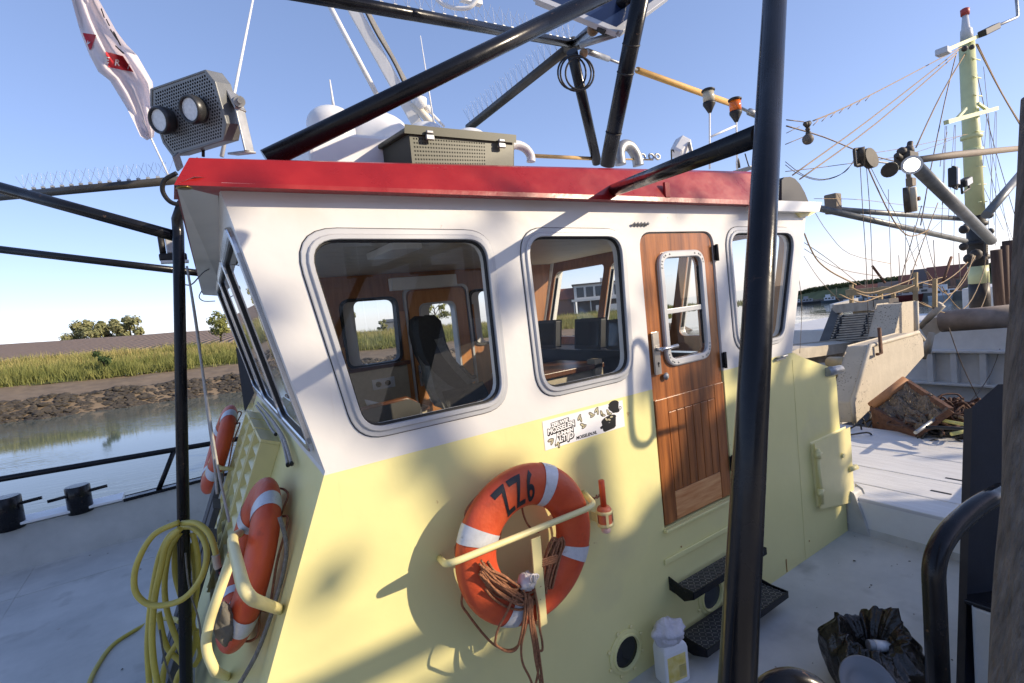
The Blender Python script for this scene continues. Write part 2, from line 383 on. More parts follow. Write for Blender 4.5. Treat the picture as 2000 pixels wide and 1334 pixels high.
# coaming, sloping ledge and hatch boards
e1 = PZ(1674,972,.30); XL = e1.x
q = MB(); q.prism([(4.60, .86, 0), (4.60, 7.42, 0), (4.66, 7.42, .15), (4.66, .86, .15)], (.04,0,0)); q.build('coaming', DECK, boat, bevel=.008)
q = MB(); q.prism([(4.66, .86, .14), (XL-.02, .86, .285), (XL-.02, .86, .05), (4.70, .86, 0)], (0,6.5,0)); q.build('ledge', WHITE, boat, bevel=.006)
q = MB(); q.prism([(4.60,2.09,.0),(4.60,1.96,.0),(4.62,1.99,.15),(4.60,2.06,.34),(4.60,2.10,.36)], (.16,0,0)); q.build('gusset', DECK, boat, bevel=.012)
q = MB(); q.box((4.655,.98,.150),(4.80,1.42,.20)); q.build('kick_strip', RED, boat, bevel=.006)
HATCH = mat('white_hatch_paint', (.62,.61,.60), .55, col2=(.74,.735,.73), stretch=(9,.8,4), scale=3, bump=.3, bscale=9)
xs = [XL]
for px in ((1657,939),(1655,905),(1650,868)): xs.append(PZ(*px,.30).x)
XE = PZ(1650,829,.30).x; xs.append(XE)
for a, c in zip(xs[:-1], xs[1:]):
    q = MB(); q.box((a+.006, .95, .20), (c-.006, 7.3, .30)); q.build('hatch_board', HATCH, boat, bevel=.008)
q = MB(); q.box((XL+.02,.96,.05),(XE-.02,7.29,.19)); q.build('hatch_bed', BLACKM, boat)
for px, py in ((1866,936),(1838,961)):
    p = PZ(px,py,.304); q = MB(); q.box((p.x-.012,p.y-.07,.299),(p.x+.012,p.y+.07,.3035)); q.build('finger_slot', BLACKM, boat)
# hold beyond the hatch
HOLD = mat('wet_hold_floor', (.030,.028,.026), .6, var=.5, scale=8, bump=.6, bscale=30)
q = MB(); q.box((XE, .95, -.75), (13.2, 7.4, -.6)); q.box((XE-.03, .95, -.74), (XE-.001, 7.4, .18)); q.build('hold', HOLD, boat)

# plate joints welded across the deck
for k, (a, c) in enumerate((((-13,6.6,.002),(4.58,6.6,.002)),((-1.6,.9,.002),(-1.6,7.4,.002)))):
    q = MB(); q.bar(a, c, .010, .003); q.build('weld_seam', DECK, boat)
# bollards on the far bulwark
for px0, px1, yt, yb, lab in ((-12,55,968,1030,'thick black mooring bollard on the bulwark at the left picture edge'),(132,188,946,1006,'thick black mooring bollard on the bulwark with its cross pin sticking out on both sides')):
    yc = 7.44; zb = zt-.03
    A = PY((px0+px1)/2, yb, yc); r = (PY(px1, yb, yc)-PY(px0, yb, yc)).length/2*.9; ztop = PY((px0+px1)/2, yt, yc).z
    t = thing('mooring_bollard', (A.x, yc, zb), lab, 'bollard', 'bollards on the far bulwark')
    q = MB(); q.lathe([(r,0),(r,ztop-zb-.01),(r-.01,ztop-zb)], (A.x,yc,zb), n=28); q.build('post', BLACK, t)
    zc = zb+(ztop-zb)*.68; q = MB(); q.cyl((A.x-2.3*r,yc,zc-.01),(A.x+2.3*r,yc,zc+.02),.018); q.build('cross_pin', BLACK, t)
# black rail along the far bulwark
t = thing('guard_rail', (-2, 7.47, zt2), 'black tubular guard rail with slanting brace above the far bulwark', 'railing')
Ra, Rb = PY(-60,946,7.47), PY(437,862,7.47)
q = MB(); q.tube([Ra-(Rb-Ra)*2, Rb+(Rb-Ra)*2.2], .032); q.build('rail', BLACK, t)
for k in (0, 1.9, 3.8, -2.2):
    o_ = Vector((k,0,.0)); q = MB(); q.tube([PY(340,880,7.47)+o_, PY(306,966,7.47)+o_], .028); q.build('brace', BLACK, t)

# ================================================================ the wheelhouse
wh = thing('wheelhouse', (2.2, 3.7, 0), 'white and cream yellow steel wheelhouse with red roof edge and rounded windows', 'wheelhouse')
def W2(px, py, Y=YW): p = PY(px, py, Y); return (p.x, p.z)
C0 = W2(635,921); T0 = (.188, 2.80)
outl = [(-.287,-.02), C0, T0, (4.255, 2.80), (4.235,2.70), (3.905,1.66), (4.03,1.603), (4.297,1.509), (4.48,1.45), (4.545,1.40), (4.56,1.30), (4.60,-.02)]
win1 = [W2(598,466), W2(945,466), W2(978,783), W2(712,836)]
win1 = [(.462,2.588),(1.272,2.570),(1.270,1.797),(.597,1.803)]
win2 = [(1.517,2.580),(2.166,2.568),(2.142,1.795),(1.532,1.798)]
win3 = [W2(1423,458), W2(1549,461), W2(1527,668), W2(1444,700)]
win3 = [(win3[0][0],2.572),(win3[1][0],2.562),(win3[2][0],1.80),(win3[3][0],1.80)]
door = [(2.330,2.595),(3.036,2.592),(3.036,.787),(2.330,.787)]
rr = [.10,.10,.10,.10]
def lift(vs, Y, thick): return [Vector((v[0], Y+thick/2-v[2] if False else Y+thick/2+v[2], v[1])) for v in vs]
holes = [rounded(offset(w_, -.004), .105, 6) for w_ in (win1, win2, win3)]+[rounded(door, [.10,.10,.012,.012], 6)]
vs, fs = plate(outl, holes, .05)
q = MB(); q.add(lift(vs, YW, .05), fs); q.build('side_wall', HOUSE, wh)
# rubbing strake above the steps and a few weld studs and rust runs on the wall
q = MB(); q.box((2.30,YW-.012,.565),(3.10,YW-.001,.60)); q.build('drip_strip', HOUSE, wh, bevel=.005)
q = MB(); q.box((2.318,YW-.030,.768),(3.048,YW-.001,.785)); q.build('door_sill', HOUSE, wh, bevel=.004)
RUN = mat('rust_run', (.42,.22,.07), .8, var=.3, scale=30)
q = MB()
for px, py, h, wd in ((1535,1092,.10,.008),(1580,1055,.012,.008),(1330,1066,.01,.008)):
    p = PY(px,py,YW); q.box((p.x-wd/2,YW-.004,p.z-h),(p.x+wd/2,YW-.001,p.z))
q.build('rust_mark', RUN, wh)
SEALC = mat('window_sealant', (.03,.03,.03), .7)
def window(poly, Y, name='window', mirror=1, r=.105, wd=.046, gl=GLASS, fm=ALU, depth=.013, close=False):
    """aluminium frame of two steps, rubber gasket, one pane; poly is the clear opening"""
    base = rounded(poly, r, 7)
    def loop(d, y): 
        pp = rounded(offset(poly, d), r+d, 7); return [(p[0], Y-mirror*y, p[1]) for p in pp]
    f_ = MB(); f_.loft([loop(wd, .0005), loop(wd, depth*.55), loop(wd*.93, depth*.7), loop(wd*.52, depth*.72), loop(wd*.48, depth*1.25), loop(wd*.40, depth*1.5), loop(wd*.06, depth*1.5), loop(.0, depth*1.2), loop(0, -.02)], smooth=False)
    o = f_.build(name, fm, wh)
    g_ = MB(); g_.loft([loop(.0, .002), loop(-.007, .002), loop(-.010, -.012)]); g_.build('gasket', RUBBER, o)
    s_ = MB(); s_.loft([loop(wd+.004, .0006), loop(wd-.002, .0016)]); s_.build('seal', SEALC, o)
    p_ = MB(); L = loop(-.004, -.008); p_.add(L, [tuple(range(len(L)))]); p_.build('pane', gl, o)
    return o
for wp in (win1, win2, win3): window(wp, YW)
# small maker's mark strip on the first window frame
# weld seams, small studs
q = MB()
for x in (3.90,): q.box((x-.004,YW-.0022,.0),(x+.004,YW-.0006,1.60))
q.build('weld_seam', HOUSE, wh, bevel=.001)
# ---- door
DOORW = mat('weathered_teak_door', (.135,.042,.012), .30, col2=(.46,.165,.045), stretch=(7,7,.45), scale=4, bump=.10, bscale=30, coat=.2)
dr = thing('tmp', (0,0,0), None, None); bpy.data.objects.remove(dr)
gl_out = [(2.435,2.455),(2.890,2.455),(2.890,1.715),(2.435,1.715)]
g0, g1, g2, g3 = (W2(*p) for p in ((1283,488),(1373,490),(1391,694),(1302,722)))
gl_out = [(g0[0], (g0[1]+g1[1])/2), (g1[0], (g0[1]+g1[1])/2), (g1[0], (g2[1]+g3[1])/2), (g0[0], (g2[1]+g3[1])/2)]
gl_in = offset(gl_out, -.042)
dl = [(2.340,2.585),(3.026,2.582),(3.026,.797),(2.340,.797)]
vs, fs = plate(rounded(dl, [.095,.095,.01,.01], 6), [rounded(gl_in, .06, 6)], .035)
q = MB(); q.add(lift(vs, YW+.012, .035), fs); D_ = q.build('door', DOORW, wh)
zpl = (1.60, .82)
# framed plank field: seven tongue-and-groove planks set back behind a raised frame
for a_, c_ in ((2.345,2.455),(2.925,3.022)): q = MB(); q.box((a_,YW+.001,.80),(c_,YW+.0115,1.58)); q.build('stile', DOORW, D_, bevel=.003)
q = MB(); q.box((2.457,YW+.002,1.49),(2.923,YW+.0115,1.58)); q.build('lock_rail', DOORW, D_, bevel=.003)
for k in range(6):
    a = 2.459+k*.0773; q = MB(); q.box((a+.0025,YW+.002,.985),(a+.0748,YW+.0118,1.487)); q.build('plank', DOORW, D_, bevel=.003)
    
q = MB(); q.box((2.459,YW+.003,.803),(2.922,YW+.0115,.982)); o = q.build('bottom_rail', WORN, D_, bevel=.004); o['label'] = 'sun-bleached bare bottom rail'
def dloop(poly, d, y, r): return [(p[0], YW-y, p[1]) for p in rounded(offset(poly, d), max(.02, r+d), 7)]
q = MB(); q.loft([dloop(gl_out,0,-.012,.10), dloop(gl_out,0,.006,.10), dloop(gl_out,-.008,.012,.10), dloop(gl_out,-.036,.012,.10), dloop(gl_out,-.042,.006,.10), dloop(gl_out,-.042,-.03,.10)]); pf = q.build('pane_frame', ALU, D_)
q = MB(); L = dloop(gl_out,-.040,-.012,.10); q.add(L, [tuple(range(len(L)))]); q.build('pane', GLASS, D_)
zb = W2(1338,604)[1]; q = MB(); q.box((gl_in[0][0],YW+.008,zb-.016),(gl_in[1][0],YW+.022,zb+.016)); q.build('glazing_bar', ALU, D_, bevel=.003)
q = MB()
for k in range(22):
    L = dloop(gl_out,-.02,.0125,.10); p = L[int(k*len(L)/22)]; q.lathe([(.006,0),(.006,.002),(.003,.003)], p, (0,-1,0), 8)
q.build('screw', GALV, D_)
# handle: tall white-metal plate, keyhole, lever
hp = W2(1281,690); q = MB(); q.prism([(hp[0]+x,YW+.001,hp[1]+z) for x, z in ((-.022,-.125),(.022,-.125),(.022,.125),(-.022,.125))], (0,-.012,0)); h_ = q.build('handle_plate', mat('worn_nickel', (.52,.48,.42), .35, .7, var=.2), D_, bevel=.004)
q = MB(); z0 = hp[1]+.025; q.cyl((hp[0],YW-.010,z0),(hp[0],YW-.055,z0),.013); q.tube(bend([(hp[0],YW-.050,z0),(hp[0]+.03,YW-.056,z0),(hp[0]+.135,YW-.056,z0+.004)],.02), .0115); q.build('handle', CHROME, D_)
q = MB(); q.cyl((hp[0]+.004,YW-.011,hp[1]-.062),(hp[0]+.004,YW-.013,hp[1]-.062),.008); q.box((hp[0]+.001,YW-.013,hp[1]-.085),(hp[0]+.007,YW-.0112,hp[1]-.062)); q.build('keyhole', BLACKM, D_)
kp = W2(1300,735); q = MB(); q.lathe([(.022,0),(.024,.006),(.014,.012),(.008,.02)], (kp[0],YW-.0,kp[1]), (0,-1,0), 14); q.build('door_stop', GALV, D_)
for px, py in ((1393,494),(1409,704),(1426,905)):
    a = W2(px, py); q = MB(); q.box((3.022,YW-.010,a[1]-.05),(3.062,YW-.001,a[1]+.05)); q.cyl((3.045,YW-.014,a[1]-.055),(3.045,YW-.014,a[1]+.055),.011,n=12); q.build('hinge', BLACK, D_, bevel=.002)

# ---- front (raked) end: lower apron, sill, three raked windows
YF = 5.25                                       # inner face of the far side wall
fd = .042                                       # the front falls back this much per metre towards the far side
def FX(z):                                      # x of the front at the near corner
    return C0[0]+(z-C0[1])*((C0[0]+.287)/(C0[1]+.02)) if z < C0[1] else C0[0]+(z-C0[1])*(T0[0]-C0[0])/(T0[1]-C0[1])
def FP(y, z, out=0.): return Vector((FX(z)+(y-YW)*fd-out, y, z))
q = MB()
q.prism([FP(YW+.051,-.02), FP(YF+.05,-.02), FP(YF+.05,C0[1]), FP(YW+.051,C0[1])], (.05,0,0)); q.build('front_apron', HOUSE, wh)
# frame of the front window band: plate with three openings, in (y, s) coordinates on the raked plane
up = (FP(YW,T0[1])-FP(YW,C0[1])); Lr = up.length; upn = up.normalized(); along = Vector((fd,1,0)).normalized(); nout = along.cross(upn).normalized()
if nout.x > 0: nout = -nout
def FW(u, s, d=0.): return FP(YW, C0[1])+along*u+upn*s+nout*d
wid = YF+.05-YW
ws = [[(a,.10),(c,.10),(c,.98),(a,.98)] for a, c in ((.10,1.02),(1.10,2.08),(2.16,3.08))]
vs, fs = plate([(.051,0),(wid,0),(wid,Lr),(.051,Lr)], [rounded(offset(x_, -.003), .07, 5) for x_ in ws], .05)
q = MB(); q.add([FW(v[0], v[1], v[2]-.025) for v in vs], fs); q.build('front_wall', HOUSE, wh)
for x_ in ws:
    def lp(d, h): return [FW(p[0], p[1], h) for p in rounded(offset(x_, d), .075+d, 6)]
    q = MB(); q.loft([lp(.04,.0006), lp(.04,.016), lp(.034,.02), lp(.004,.02), lp(0,.012), lp(0,-.03)]); o = q.build('window', CHROME, wh)
    q = MB(); q.loft([lp(0,.0125), lp(-.012,.010), lp(-.012,-.01)]); q.build('gasket', RUBBER, o)
    q = MB(); L = lp(-.008,.0); q.add(L, [tuple(range(len(L)))]); q.build('pane', GLASS, o)
# ---- far side wall (seen through the windows), wood lined, and the rear end
FARIN = YF
fwin = [[(.50,2.46),(1.24,2.45),(1.22,1.80),(.62,1.80)], [(1.405,2.450),(1.965,2.440),(1.945,1.790),(1.405,1.790)], [(2.235,2.345),(2.650,2.345),(2.650,1.27),(2.235,1.27)], [(2.88,2.44),(3.66,2.44),(3.50,1.84),(2.88,1.84)]]
fh = [rounded(x_, .08, 5) for x_ in fwin]
vs, fs = plate([(-.287,-.02), C0, (T0[0],2.75), (4.24,2.75), (3.905,1.66), (4.5,1.45), (4.60,-.02)], fh, .05)
q = MB(); q.add([Vector((v[0]+.13, FARIN+.06+v[2], v[1])) for v in vs], fs); q.build('far_wall', HOUSE, wh)
vs, fs = plate([(.45,.75), (.62,1.67), (.42,2.72), (4.10,2.72), (3.80,1.66), (3.80,.75)], [rounded(offset(x_, .012), .09, 5) for x_ in fwin], .02)
q = MB(); q.add([Vector((v[0], FARIN+v[2], v[1])) for v in vs], fs); q.build('wood_lining', mat('cabin_panelling', (.30,.115,.036), .35, col2=(.44,.19,.065), stretch=(4,4,.5), scale=6), wh)
for x_ in fwin:
    q = MB(); lp = lambda d, y: [(p[0], FARIN-y, p[1]) for p in rounded(offset(x_, d), .085+d, 6)]
    q.loft([lp(.03,.0105), lp(.03,.03), lp(.0,.03), lp(0,-.08)]); o = q.build('window_lining', BLACKM if x_ is not fwin[2] else ALU, wh)
    q = MB(); L = [(p[0], FARIN+.05, p[1]) for p in rounded(offset(x_, -.0), .085, 6)]; q.add(L, [tuple(range(len(L)))]); q.build('pane', GLASS, o)
# honey coloured door and posts on the far side
dv, df = plate(rounded([(2.10,2.50),(2.80,2.50),(2.80,.78),(2.10,.78)], [.08,.08,.01,.01], 5), [rounded(offset(fwin[2], .02), .09, 5)], .02)
q = MB(); q.add([Vector((v[0], FARIN-.022+v[2], v[1])) for v in dv], df); fd_ = q.build('far_door', HONEY, wh, bevel=.003)
q = MB(); q.box((2.125,FARIN-.046,1.47),(2.165,FARIN-.034,1.70)); q.tube(bend([(2.145,FARIN-.04,1.62),(2.145,FARIN-.09,1.62),(2.26,FARIN-.09,1.62)],.015),.01,8); q.build('far_handle', CHROME, fd_)
q = MB(); q.loft([[(p[0],FARIN-.012-y,p[1]) for p in rounded(offset([(2.10,2.50),(2.80,2.50),(2.80,.78),(2.10,.78)],d),.09,5)] for d, y in ((.02,0),(.02,.03),(.045,.03),(.045,0))]); q.build('door_frame', ALU, fd_)
q = MB(); q.box((1.99,FARIN-.03,1.15),(2.07,FARIN-.011,2.30)); q.box((2.86,FARIN-.03,1.86),(2.90,FARIN-.012,2.30)); q.box((1.30,FARIN-.03,1.62),(1.385,FARIN-.011,2.0)); q.build('wood_post', HONEY, wh, bevel=.004)
q = MB(); q.box((.75,FARIN-.10,1.735),(2.02,FARIN-.011,1.775)); q.build('window_shelf', DARKW, wh, bevel=.005)
q = MB(); q.box((.75,FARIN-.05,1.36),(2.00,FARIN-.011,1.733)); q.build('wainscot', BEIGE, wh)
q = MB(); q.box((1.60,FARIN-.062,1.52),(1.84,FARIN-.051,1.63)); so_ = q.build('socket_plate', WHITEP, wh, bevel=.004)
q = MB(); q.cyl((1.66,FARIN-.062,1.575),(1.66,FARIN-.075,1.575),.028); q.cyl((1.76,FARIN-.062,1.575),(1.76,FARIN-.075,1.575),.028); q.build('socket', BLACKM, so_)
# rear raked wall with windows
def RX(z): return 3.905+(z-1.66)*(4.255-3.905)/(2.80-1.66)
upr = Vector((RX(2.8)-RX(1.66), 0, 1.14)); Lb = upr.length; ur = upr.normalized()
def RW(u, s, d=0.): return Vector((RX(1.66)-d, YW+.05+u, 1.66))+ur*s
rws = [[(a,.14),(c,.14),(c,.98),(a,.98)] for a, c in ((.10,.98),(1.08,2.02),(2.12,3.02))]
vs, fs = plate([(0,0),(3.08,0),(3.08,Lb-.03),(0,Lb-.03)], [rounded(x_, .08, 5) for x_ in rws], .05)
q = MB(); q.add([RW(v[0], v[1], v[2]+.03) for v in vs], fs); q.build('rear_wall', HOUSE, wh)
q = MB(); q.add([RW(v[0], v[1], v[2]*.2+.066) for v in vs], fs); q.build('rear_lining', MATS['cabin_panelling'], wh)
for x_ in rws:
    q = MB(); lp = lambda d, h: [RW(p[0], p[1], h) for p in rounded(offset(x_, d), .08+d, 5)]
    q.loft([lp(.035,.0),lp(.035,-.012),lp(0,-.012),lp(0,.05)]); o = q.build('window', ALU, wh)
    q = MB(); L = lp(-.0, .02); q.add(L, [tuple(range(len(L)))]); q.build('pane', GLASS, o)
# yellow rear casing below the rear windows
q = MB(); 
for Yc in (FARIN+.0,): q.prism([(4.555,YW+.05,1.33),(4.60,YW+.05,-.02),(4.60,Yc,-.02),(4.555,Yc,1.33)], (-.05,0,0))
q.prism([(3.92,YW+.05,1.63),(4.03,YW+.05,1.60),(4.297,YW+.05,1.506),(4.48,YW+.05,1.447),(4.545,YW+.05,1.39),(4.50,YW+.05,1.30)], (0,3.1,0)); q.build('rear_casing', CREAM, wh)
# floor, ceiling
q = MB(); q.prism([(.33,YW+.06,.75),(.33,FARIN-.02,.75),(3.86,FARIN-.02,.75),(3.86,YW+.06,.75)], (0,0,-.04)); q.build('cabin_floor', mat('dark_floor', (.05,.042,.035), .5), wh)
CEIL = mat('ceiling_boards', (.58,.55,.50), .45, var=.06)
for k in range(15):
    y0 = YW+.06+k*.208; q = MB(); q.box((.30,y0+.004,2.708),(4.08,y0+.204,2.735)); q.build('ceiling_board', CEIL, wh, bevel=.003)
q = MB(); q.box((1.15,3.0,2.66),(1.35,3.5,2.705)); q.lathe([(.06,0),(.05,.02)], (2.3,2.9,2.69), n=16); q.box((1.75,4.7,2.50),(2.45,4.78,2.62)); q.build('ceiling_fitting', WHITEP, wh, bevel=.006)

# ---- roof: soffit, red fascia, white visor, rear lip
YB, YT = 2.032, 2.12
f0, f1 = PY(340,361,YB), PY(1478,400,YB); f2, f3 = PY(1476,333,YT), PY(372,303,YT)
fo, fi = PY(395,576,5.62), PY(440,579,5.62)
i0 = FP(YW,2.80)
q = MB()
q.add([f0, PY(425,366,YW), fi, fo, f0+Vector((.06,0,.03)), fo+Vector((.06,0,.03)), PY(425,366,YW)+Vector((.1,0,.03)), fi+Vector((.1,0,.03))],
      [(0,3,2,1),(0,4,5,3),(3,5,7,2),(4,6,7,5)])
q.build('visor_soffit', mat('visor_grp', (.70,.71,.70), .5, col2=(.80,.80,.78), scale=3, var=.1), wh, bevel=.01)
q = MB(); p_ = PZ(360,366,f0.z-.004); q.lathe([(.022,0),(.026,.003),(.012,.006)], p_, (0,0,-1), 16, sx=1); q.build('lamp_socket', mat('brass', (.25,.17,.05), .3, .9), wh)
mid0, mid1 = f0.lerp(f3,.10), f1.lerp(f2,.10)
q = MB()
nseg = 24
Lb_ = [[f0.lerp(f1,k/nseg), (f0.lerp(f3,.12)).lerp(f1.lerp(f2,.12),k/nseg)+Vector((0,-.006,0)), f0.lerp(f3,.9).lerp(f1.lerp(f2,.9),k/nseg), f3.lerp(f2,k/nseg)+Vector((0,.03,0)), f3.lerp(f2,k/nseg)+Vector((0,.3,.0)), f0.lerp(f1,k/nseg)+Vector((0,.3,.02))] for k in range(nseg+1)]
q.loft(Lb_, closed=True); q.add(Lb_[0], [(5,4,3,2,1,0)]); q.add(Lb_[-1], [(0,1,2,3,4,5)]); q.build('roof_fascia', RED, wh)
q = MB(); q.add([f0+Vector((.0,-.0,.0)), fo+Vector((0,0,.012)), fo+Vector((.20,0,.09)), f3+Vector((.02,0,-.004))], [(0,1,2,3)]); q.build('front_fascia', RED, wh)
wp = PY(1299,372,YB+.02); q = MB(); q.obox(wp+Vector((0,-.012,0)), (.022,0,0),(0,.008,0),(0,0,.045)); q.build('weld_pad', RED, wh, bevel=.003)
q = MB(); q.prism([(f0.x+.30,2.14,2.80),(f0.x+.45,5.55,2.70),(4.40,5.55,2.74),(4.40,2.14,2.77)], (0,0,.04)); q.build('roof', WHITE, wh)
q = MB(); q.prism([(f0.x+.14,YB+.004,f0.z+.004),(f1.x,YB+.004,f1.z+.004),(f1.x,YW-.001,f1.z+.030),(f0.x+.14,YW-.001,f0.z+.030)], (0,0,.01)); q.build('side_soffit', WHITE, wh)
r0, r1, r2 = PY(1479,392,YB), PY(1604,396,YB), PY(1600,412,YB)
q = MB(); q.prism([r0, r1, r2, PY(1479,410,YB)], (0,3.4,0)); q.build('rear_lip', WHITE, wh, bevel=.006)
q = MB(); q.prism([PY(1556,414,YW-.02), PY(1598,412,YW-.02), PY(1580,422,YW-.02), PY(1566,424,YW-.02)], (0,.02,0)); q.build('lip_bracket', CREAM, wh)
# small cleats beside and above the door
cp = PY(1246,440,YW); q = MB()
for k in range(5): q.tube([cp+Vector((-.055+.028*k,-.004,-.004)), cp+Vector((-.045+.028*k,-.022,.010)), cp+Vector((-.033+.028*k,-.006,.004))], .0065, 8)
q.build('key_hooks', GALV, wh)
cl = PY(1522,693,YW); q = MB(); q.tube(bend([cl+Vector((-.05,-.002,-.02)), cl+Vector((-.05,-.05,-.005)), cl+Vector((.03,-.05,-.005)), cl+Vector((.03,-.002,-.02))], .02), .008, 8); q.box(cl+Vector((-.07,-.02,-.035)), cl+Vector((.05,-.001,-.022))); q.build('cleat', GALV, wh)
# pipe stub at the rear corner
ps = PY(1620,725,YW-.01); q = MB(); q.tube([ps+Vector((-.05,.0,0)), ps+Vector((.14,-.02,-.005))], .036, 20); q.lathe([(.040,0),(.040,.012)], ps+Vector((.005,0,0)), (1,-.1,0), 20); q.build('exhaust_stub', GALV, wh)
# recessed access box with two hinges and catches
a0, a1, a2, a3 = (PY(*p, YW) for p in ((1583,868),(1650,843),(1656,980),(1597,985)))
q = MB(); q.prism([(4.085,YW-.001,.895),(4.655,YW-.001,.895),(4.66,YW-.001,.26),(4.115,YW-.001,.37)], (0,-.036,0)); ab = q.build('locker', CREAM, wh, bevel=.012)
q = MB(); q.tube([(4.095,YW-.042,.86),(4.12,YW-.042,.40)], .016, 10); 
for z in (.81,.50): q.cyl((4.10,YW-.044,z-.03),(4.10,YW-.044,z+.03),.024,n=12); q.tube([(4.06,YW-.05,z),(4.16,YW-.044,z)], .008, 8)
q.build('locker_hinge', CREAM, ab)
q = MB(); q.cyl((4.50,YW-.036,.70),(4.50,YW-.055,.70),.02); q.cyl((4.60,YW-.036,.55),(4.68,YW-.065,.56),.022); q.build('locker_knob', CREAM, ab)
# portholes low in the wall
def porthole(px, py, r, gm):
    c = PY(px, py, YW); 
    q = MB(); ring = lambda rad, y: [(c.x+rad*math.cos(2*math.pi*k/28), YW-y, c.z+rad*math.sin(2*math.pi*k/28)) for k in range(28)]
    q.loft([ring(r*1.22,.0005),ring(r*1.22,.006),ring(r*1.10,.010),ring(r*1.02,.010),ring(r*.98,.022),ring(r*.90,.022),ring(r*.86,.004)], smooth=False); o = q.build('porthole', HOUSE, wh)
    q = MB(); L = ring(r*.88,.003); q.add(L, [tuple(range(28))]); q.build('pane', gm, o)
    q = MB()
    for k in range(8):
        a = 2*math.pi*(k+.5)/8; q.lathe([(.011,0),(.011,.008),(.006,.011)], (c.x+1.32*r*math.cos(a),YW-.0005,c.z+1.32*r*math.sin(a)), (0,-1,0), 8)
    q.build('bolt', CREAM, o)
PORTG = mat('dark_port_glass', (.006,.007,.008), .05)
porthole(1222,1272,.105,PORTG); porthole(1388,1160,.108,mat('dusty_port_glass', (.05,.06,.07), .12))
# ================================================================ lifebuoys
RM, HW, HD = .276, .098, .060
def buoy(c, ex, ey, ez, label, txt=None, base=None):
    c, ex, ey, ez = Vector(c), Vector(ex), Vector(ey), Vector(ez)
    t = thing('lifebuoy', c, label, 'lifebuoy', 'orange lifebuoys on the wheelhouse')
    def at(th, rho, eps=0.):
        k = max(0., 1-(rho/HW)**2)**.5
        return c+(ex*math.cos(th)+ey*math.sin(th))*(RM+rho*(1+eps/HW*.6))+ez*(HD*k+eps)
    def sec(th, ph, g=0.):
        return c+(ex*math.cos(th)+ey*math.sin(th))*(RM+(HW+g)*math.cos(ph))+ez*((HD+g)*math.sin(ph))
    q = MB(); N = 64
    q.loft([[sec(2*math.pi*i/N, 2*math.pi*j/24) for j in range(24)] for i in range(N)], smooth=True, ring=True); q.build('ring', ORANGE, t)
    for a in (64, 154, 244, 334):
        q = MB(); q.loft([[sec(R_(a+d), 2*math.pi*j/24, .0025) for j in range(24)] for d in (-6.5,-3.2,0,3.2,6.5)], smooth=True); q.build('reflective_band', TAPE, t)
    q = MB(); pts = []
    for a in (64,154,244,334):
        for d, g in ((0,.004),(14,.030),(45,.012),(76,.030)):
            pts.append(sec(R_(a+d), R_(-62 if d else -90), g))
    q.tube(spline(pts, 6, True), .0055, 8, closed=True); q.build('grab_line', ROPE, t)
    if txt:
        vs, fs = refine(*text(txt, .135, .003, spacing=1.25), .012)
        def pos(v): return at(R_(103)-v[0]*.70/RM, v[1]*1.42-.002, .0018)
        q = MB(); q.add([pos(v) for v in vs], fs); q.build('lettering', mat('black_lettering', (.012,.014,.02), .4), t)
    return t
SB = .155
xl, xr = PY(890,1075,YW-SB).x, PY(1148,1040,YW-SB).x; zt_, zb_ = PY(1030,915,YW-SB-.0).z, PY(985,1230,YW-SB).z
BC = Vector(((xl+xr)/2, YW-SB, (zt_+zb_)/2))
buoy(BC, (1,0,0), (0,0,1), (0,-1,0), 'orange lifebuoy marked ZZ 6 hanging on the sunlit yellow side wall', 'ZZ6')
# ring rack on the side wall
rk = thing('lifebuoy_rack', PY(1050,1050,YW), 'cream tube rack holding the lifebuoy marked ZZ 6', 'rack', 'lifebuoy racks')
FR = YW-SB-HD-.030
q = MB(); q.tube(bend([PY(858,1090,YW), PY(872,1104,FR), PY(1163,987,FR), PY(1140,962,YW)], .075, 8), .0145, 14); q.build('rail', CREAM, rk)
q = MB(); a_, b_2 = PY(1046,1050,FR+.010), PY(1062,1228,YW-.004)
dv_ = PY(1066,1222,YW-.004)-a_
q.bar(a_, PY(1060,1222,YW-.224), .052, .007, up=(0,-1,.0)); q.bar(PY(1060,1220,YW-.224), PY(1060,1220,YW-.224)+Vector((0,.222,.02)), .052, .007, up=(0,0,1)); q.build('strap', CREAM, rk, bevel=.002)
# man-overboard light
mo = PY(1181,1008,YW-.10)
t = thing('smoke_marker', mo, 'orange tube shaped rescue light in a yellow holder beside the lifebuoy', 'rescue light')
q = MB(); q.lathe([(.016,.055),(.0165,.195),(.014,.198)], mo, n=18); q.build('tube', ORANGE, t)
q = MB(); q.lathe([(.034,-.055),(.038,-.05),(.038,.042),(.030,.054),(.016,.056)], mo, n=24); q.build('body', mat('faded_orange', (.62,.16,.08), .45, var=.1), t)
q = MB()
for z in (.018,-.050): q.lathe([(.041,0),(.043,0),(.043,.017),(.041,.017)], mo+Vector((0,0,z)), n=24)
for k in range(4):
    a = R_(45+90*k+20); p = mo+Vector((math.cos(a)*.043,math.sin(a)*.043,0)); q.bar(p+Vector((0,0,-.045)), p+Vector((0,0,.03)), .014, .004, up=(math.cos(a),math.sin(a),0))
q.bar(mo+Vector((0,.04,-.02)), mo+Vector((0,.10,-.02)), .03, .05); q.build('holder', CREAM, t)
q = MB(); q.lathe([(.026,-.055),(.024,-.085),(.008,-.094)], mo, n=18); q.build('lens', mat('pink_plastic', (.72,.50,.46), .3), t)
q = MB()
ps_ = PY(1150,972,YW-.01); q.tube(spline([ps_+Vector((.01*math.sin(k*2.1)+k*.008,-.02-.01*(k % 2),.008*math.cos(k*1.7))) for k in range(9)], 5), .004, 6); q.build('lanyard', ROPE, t)

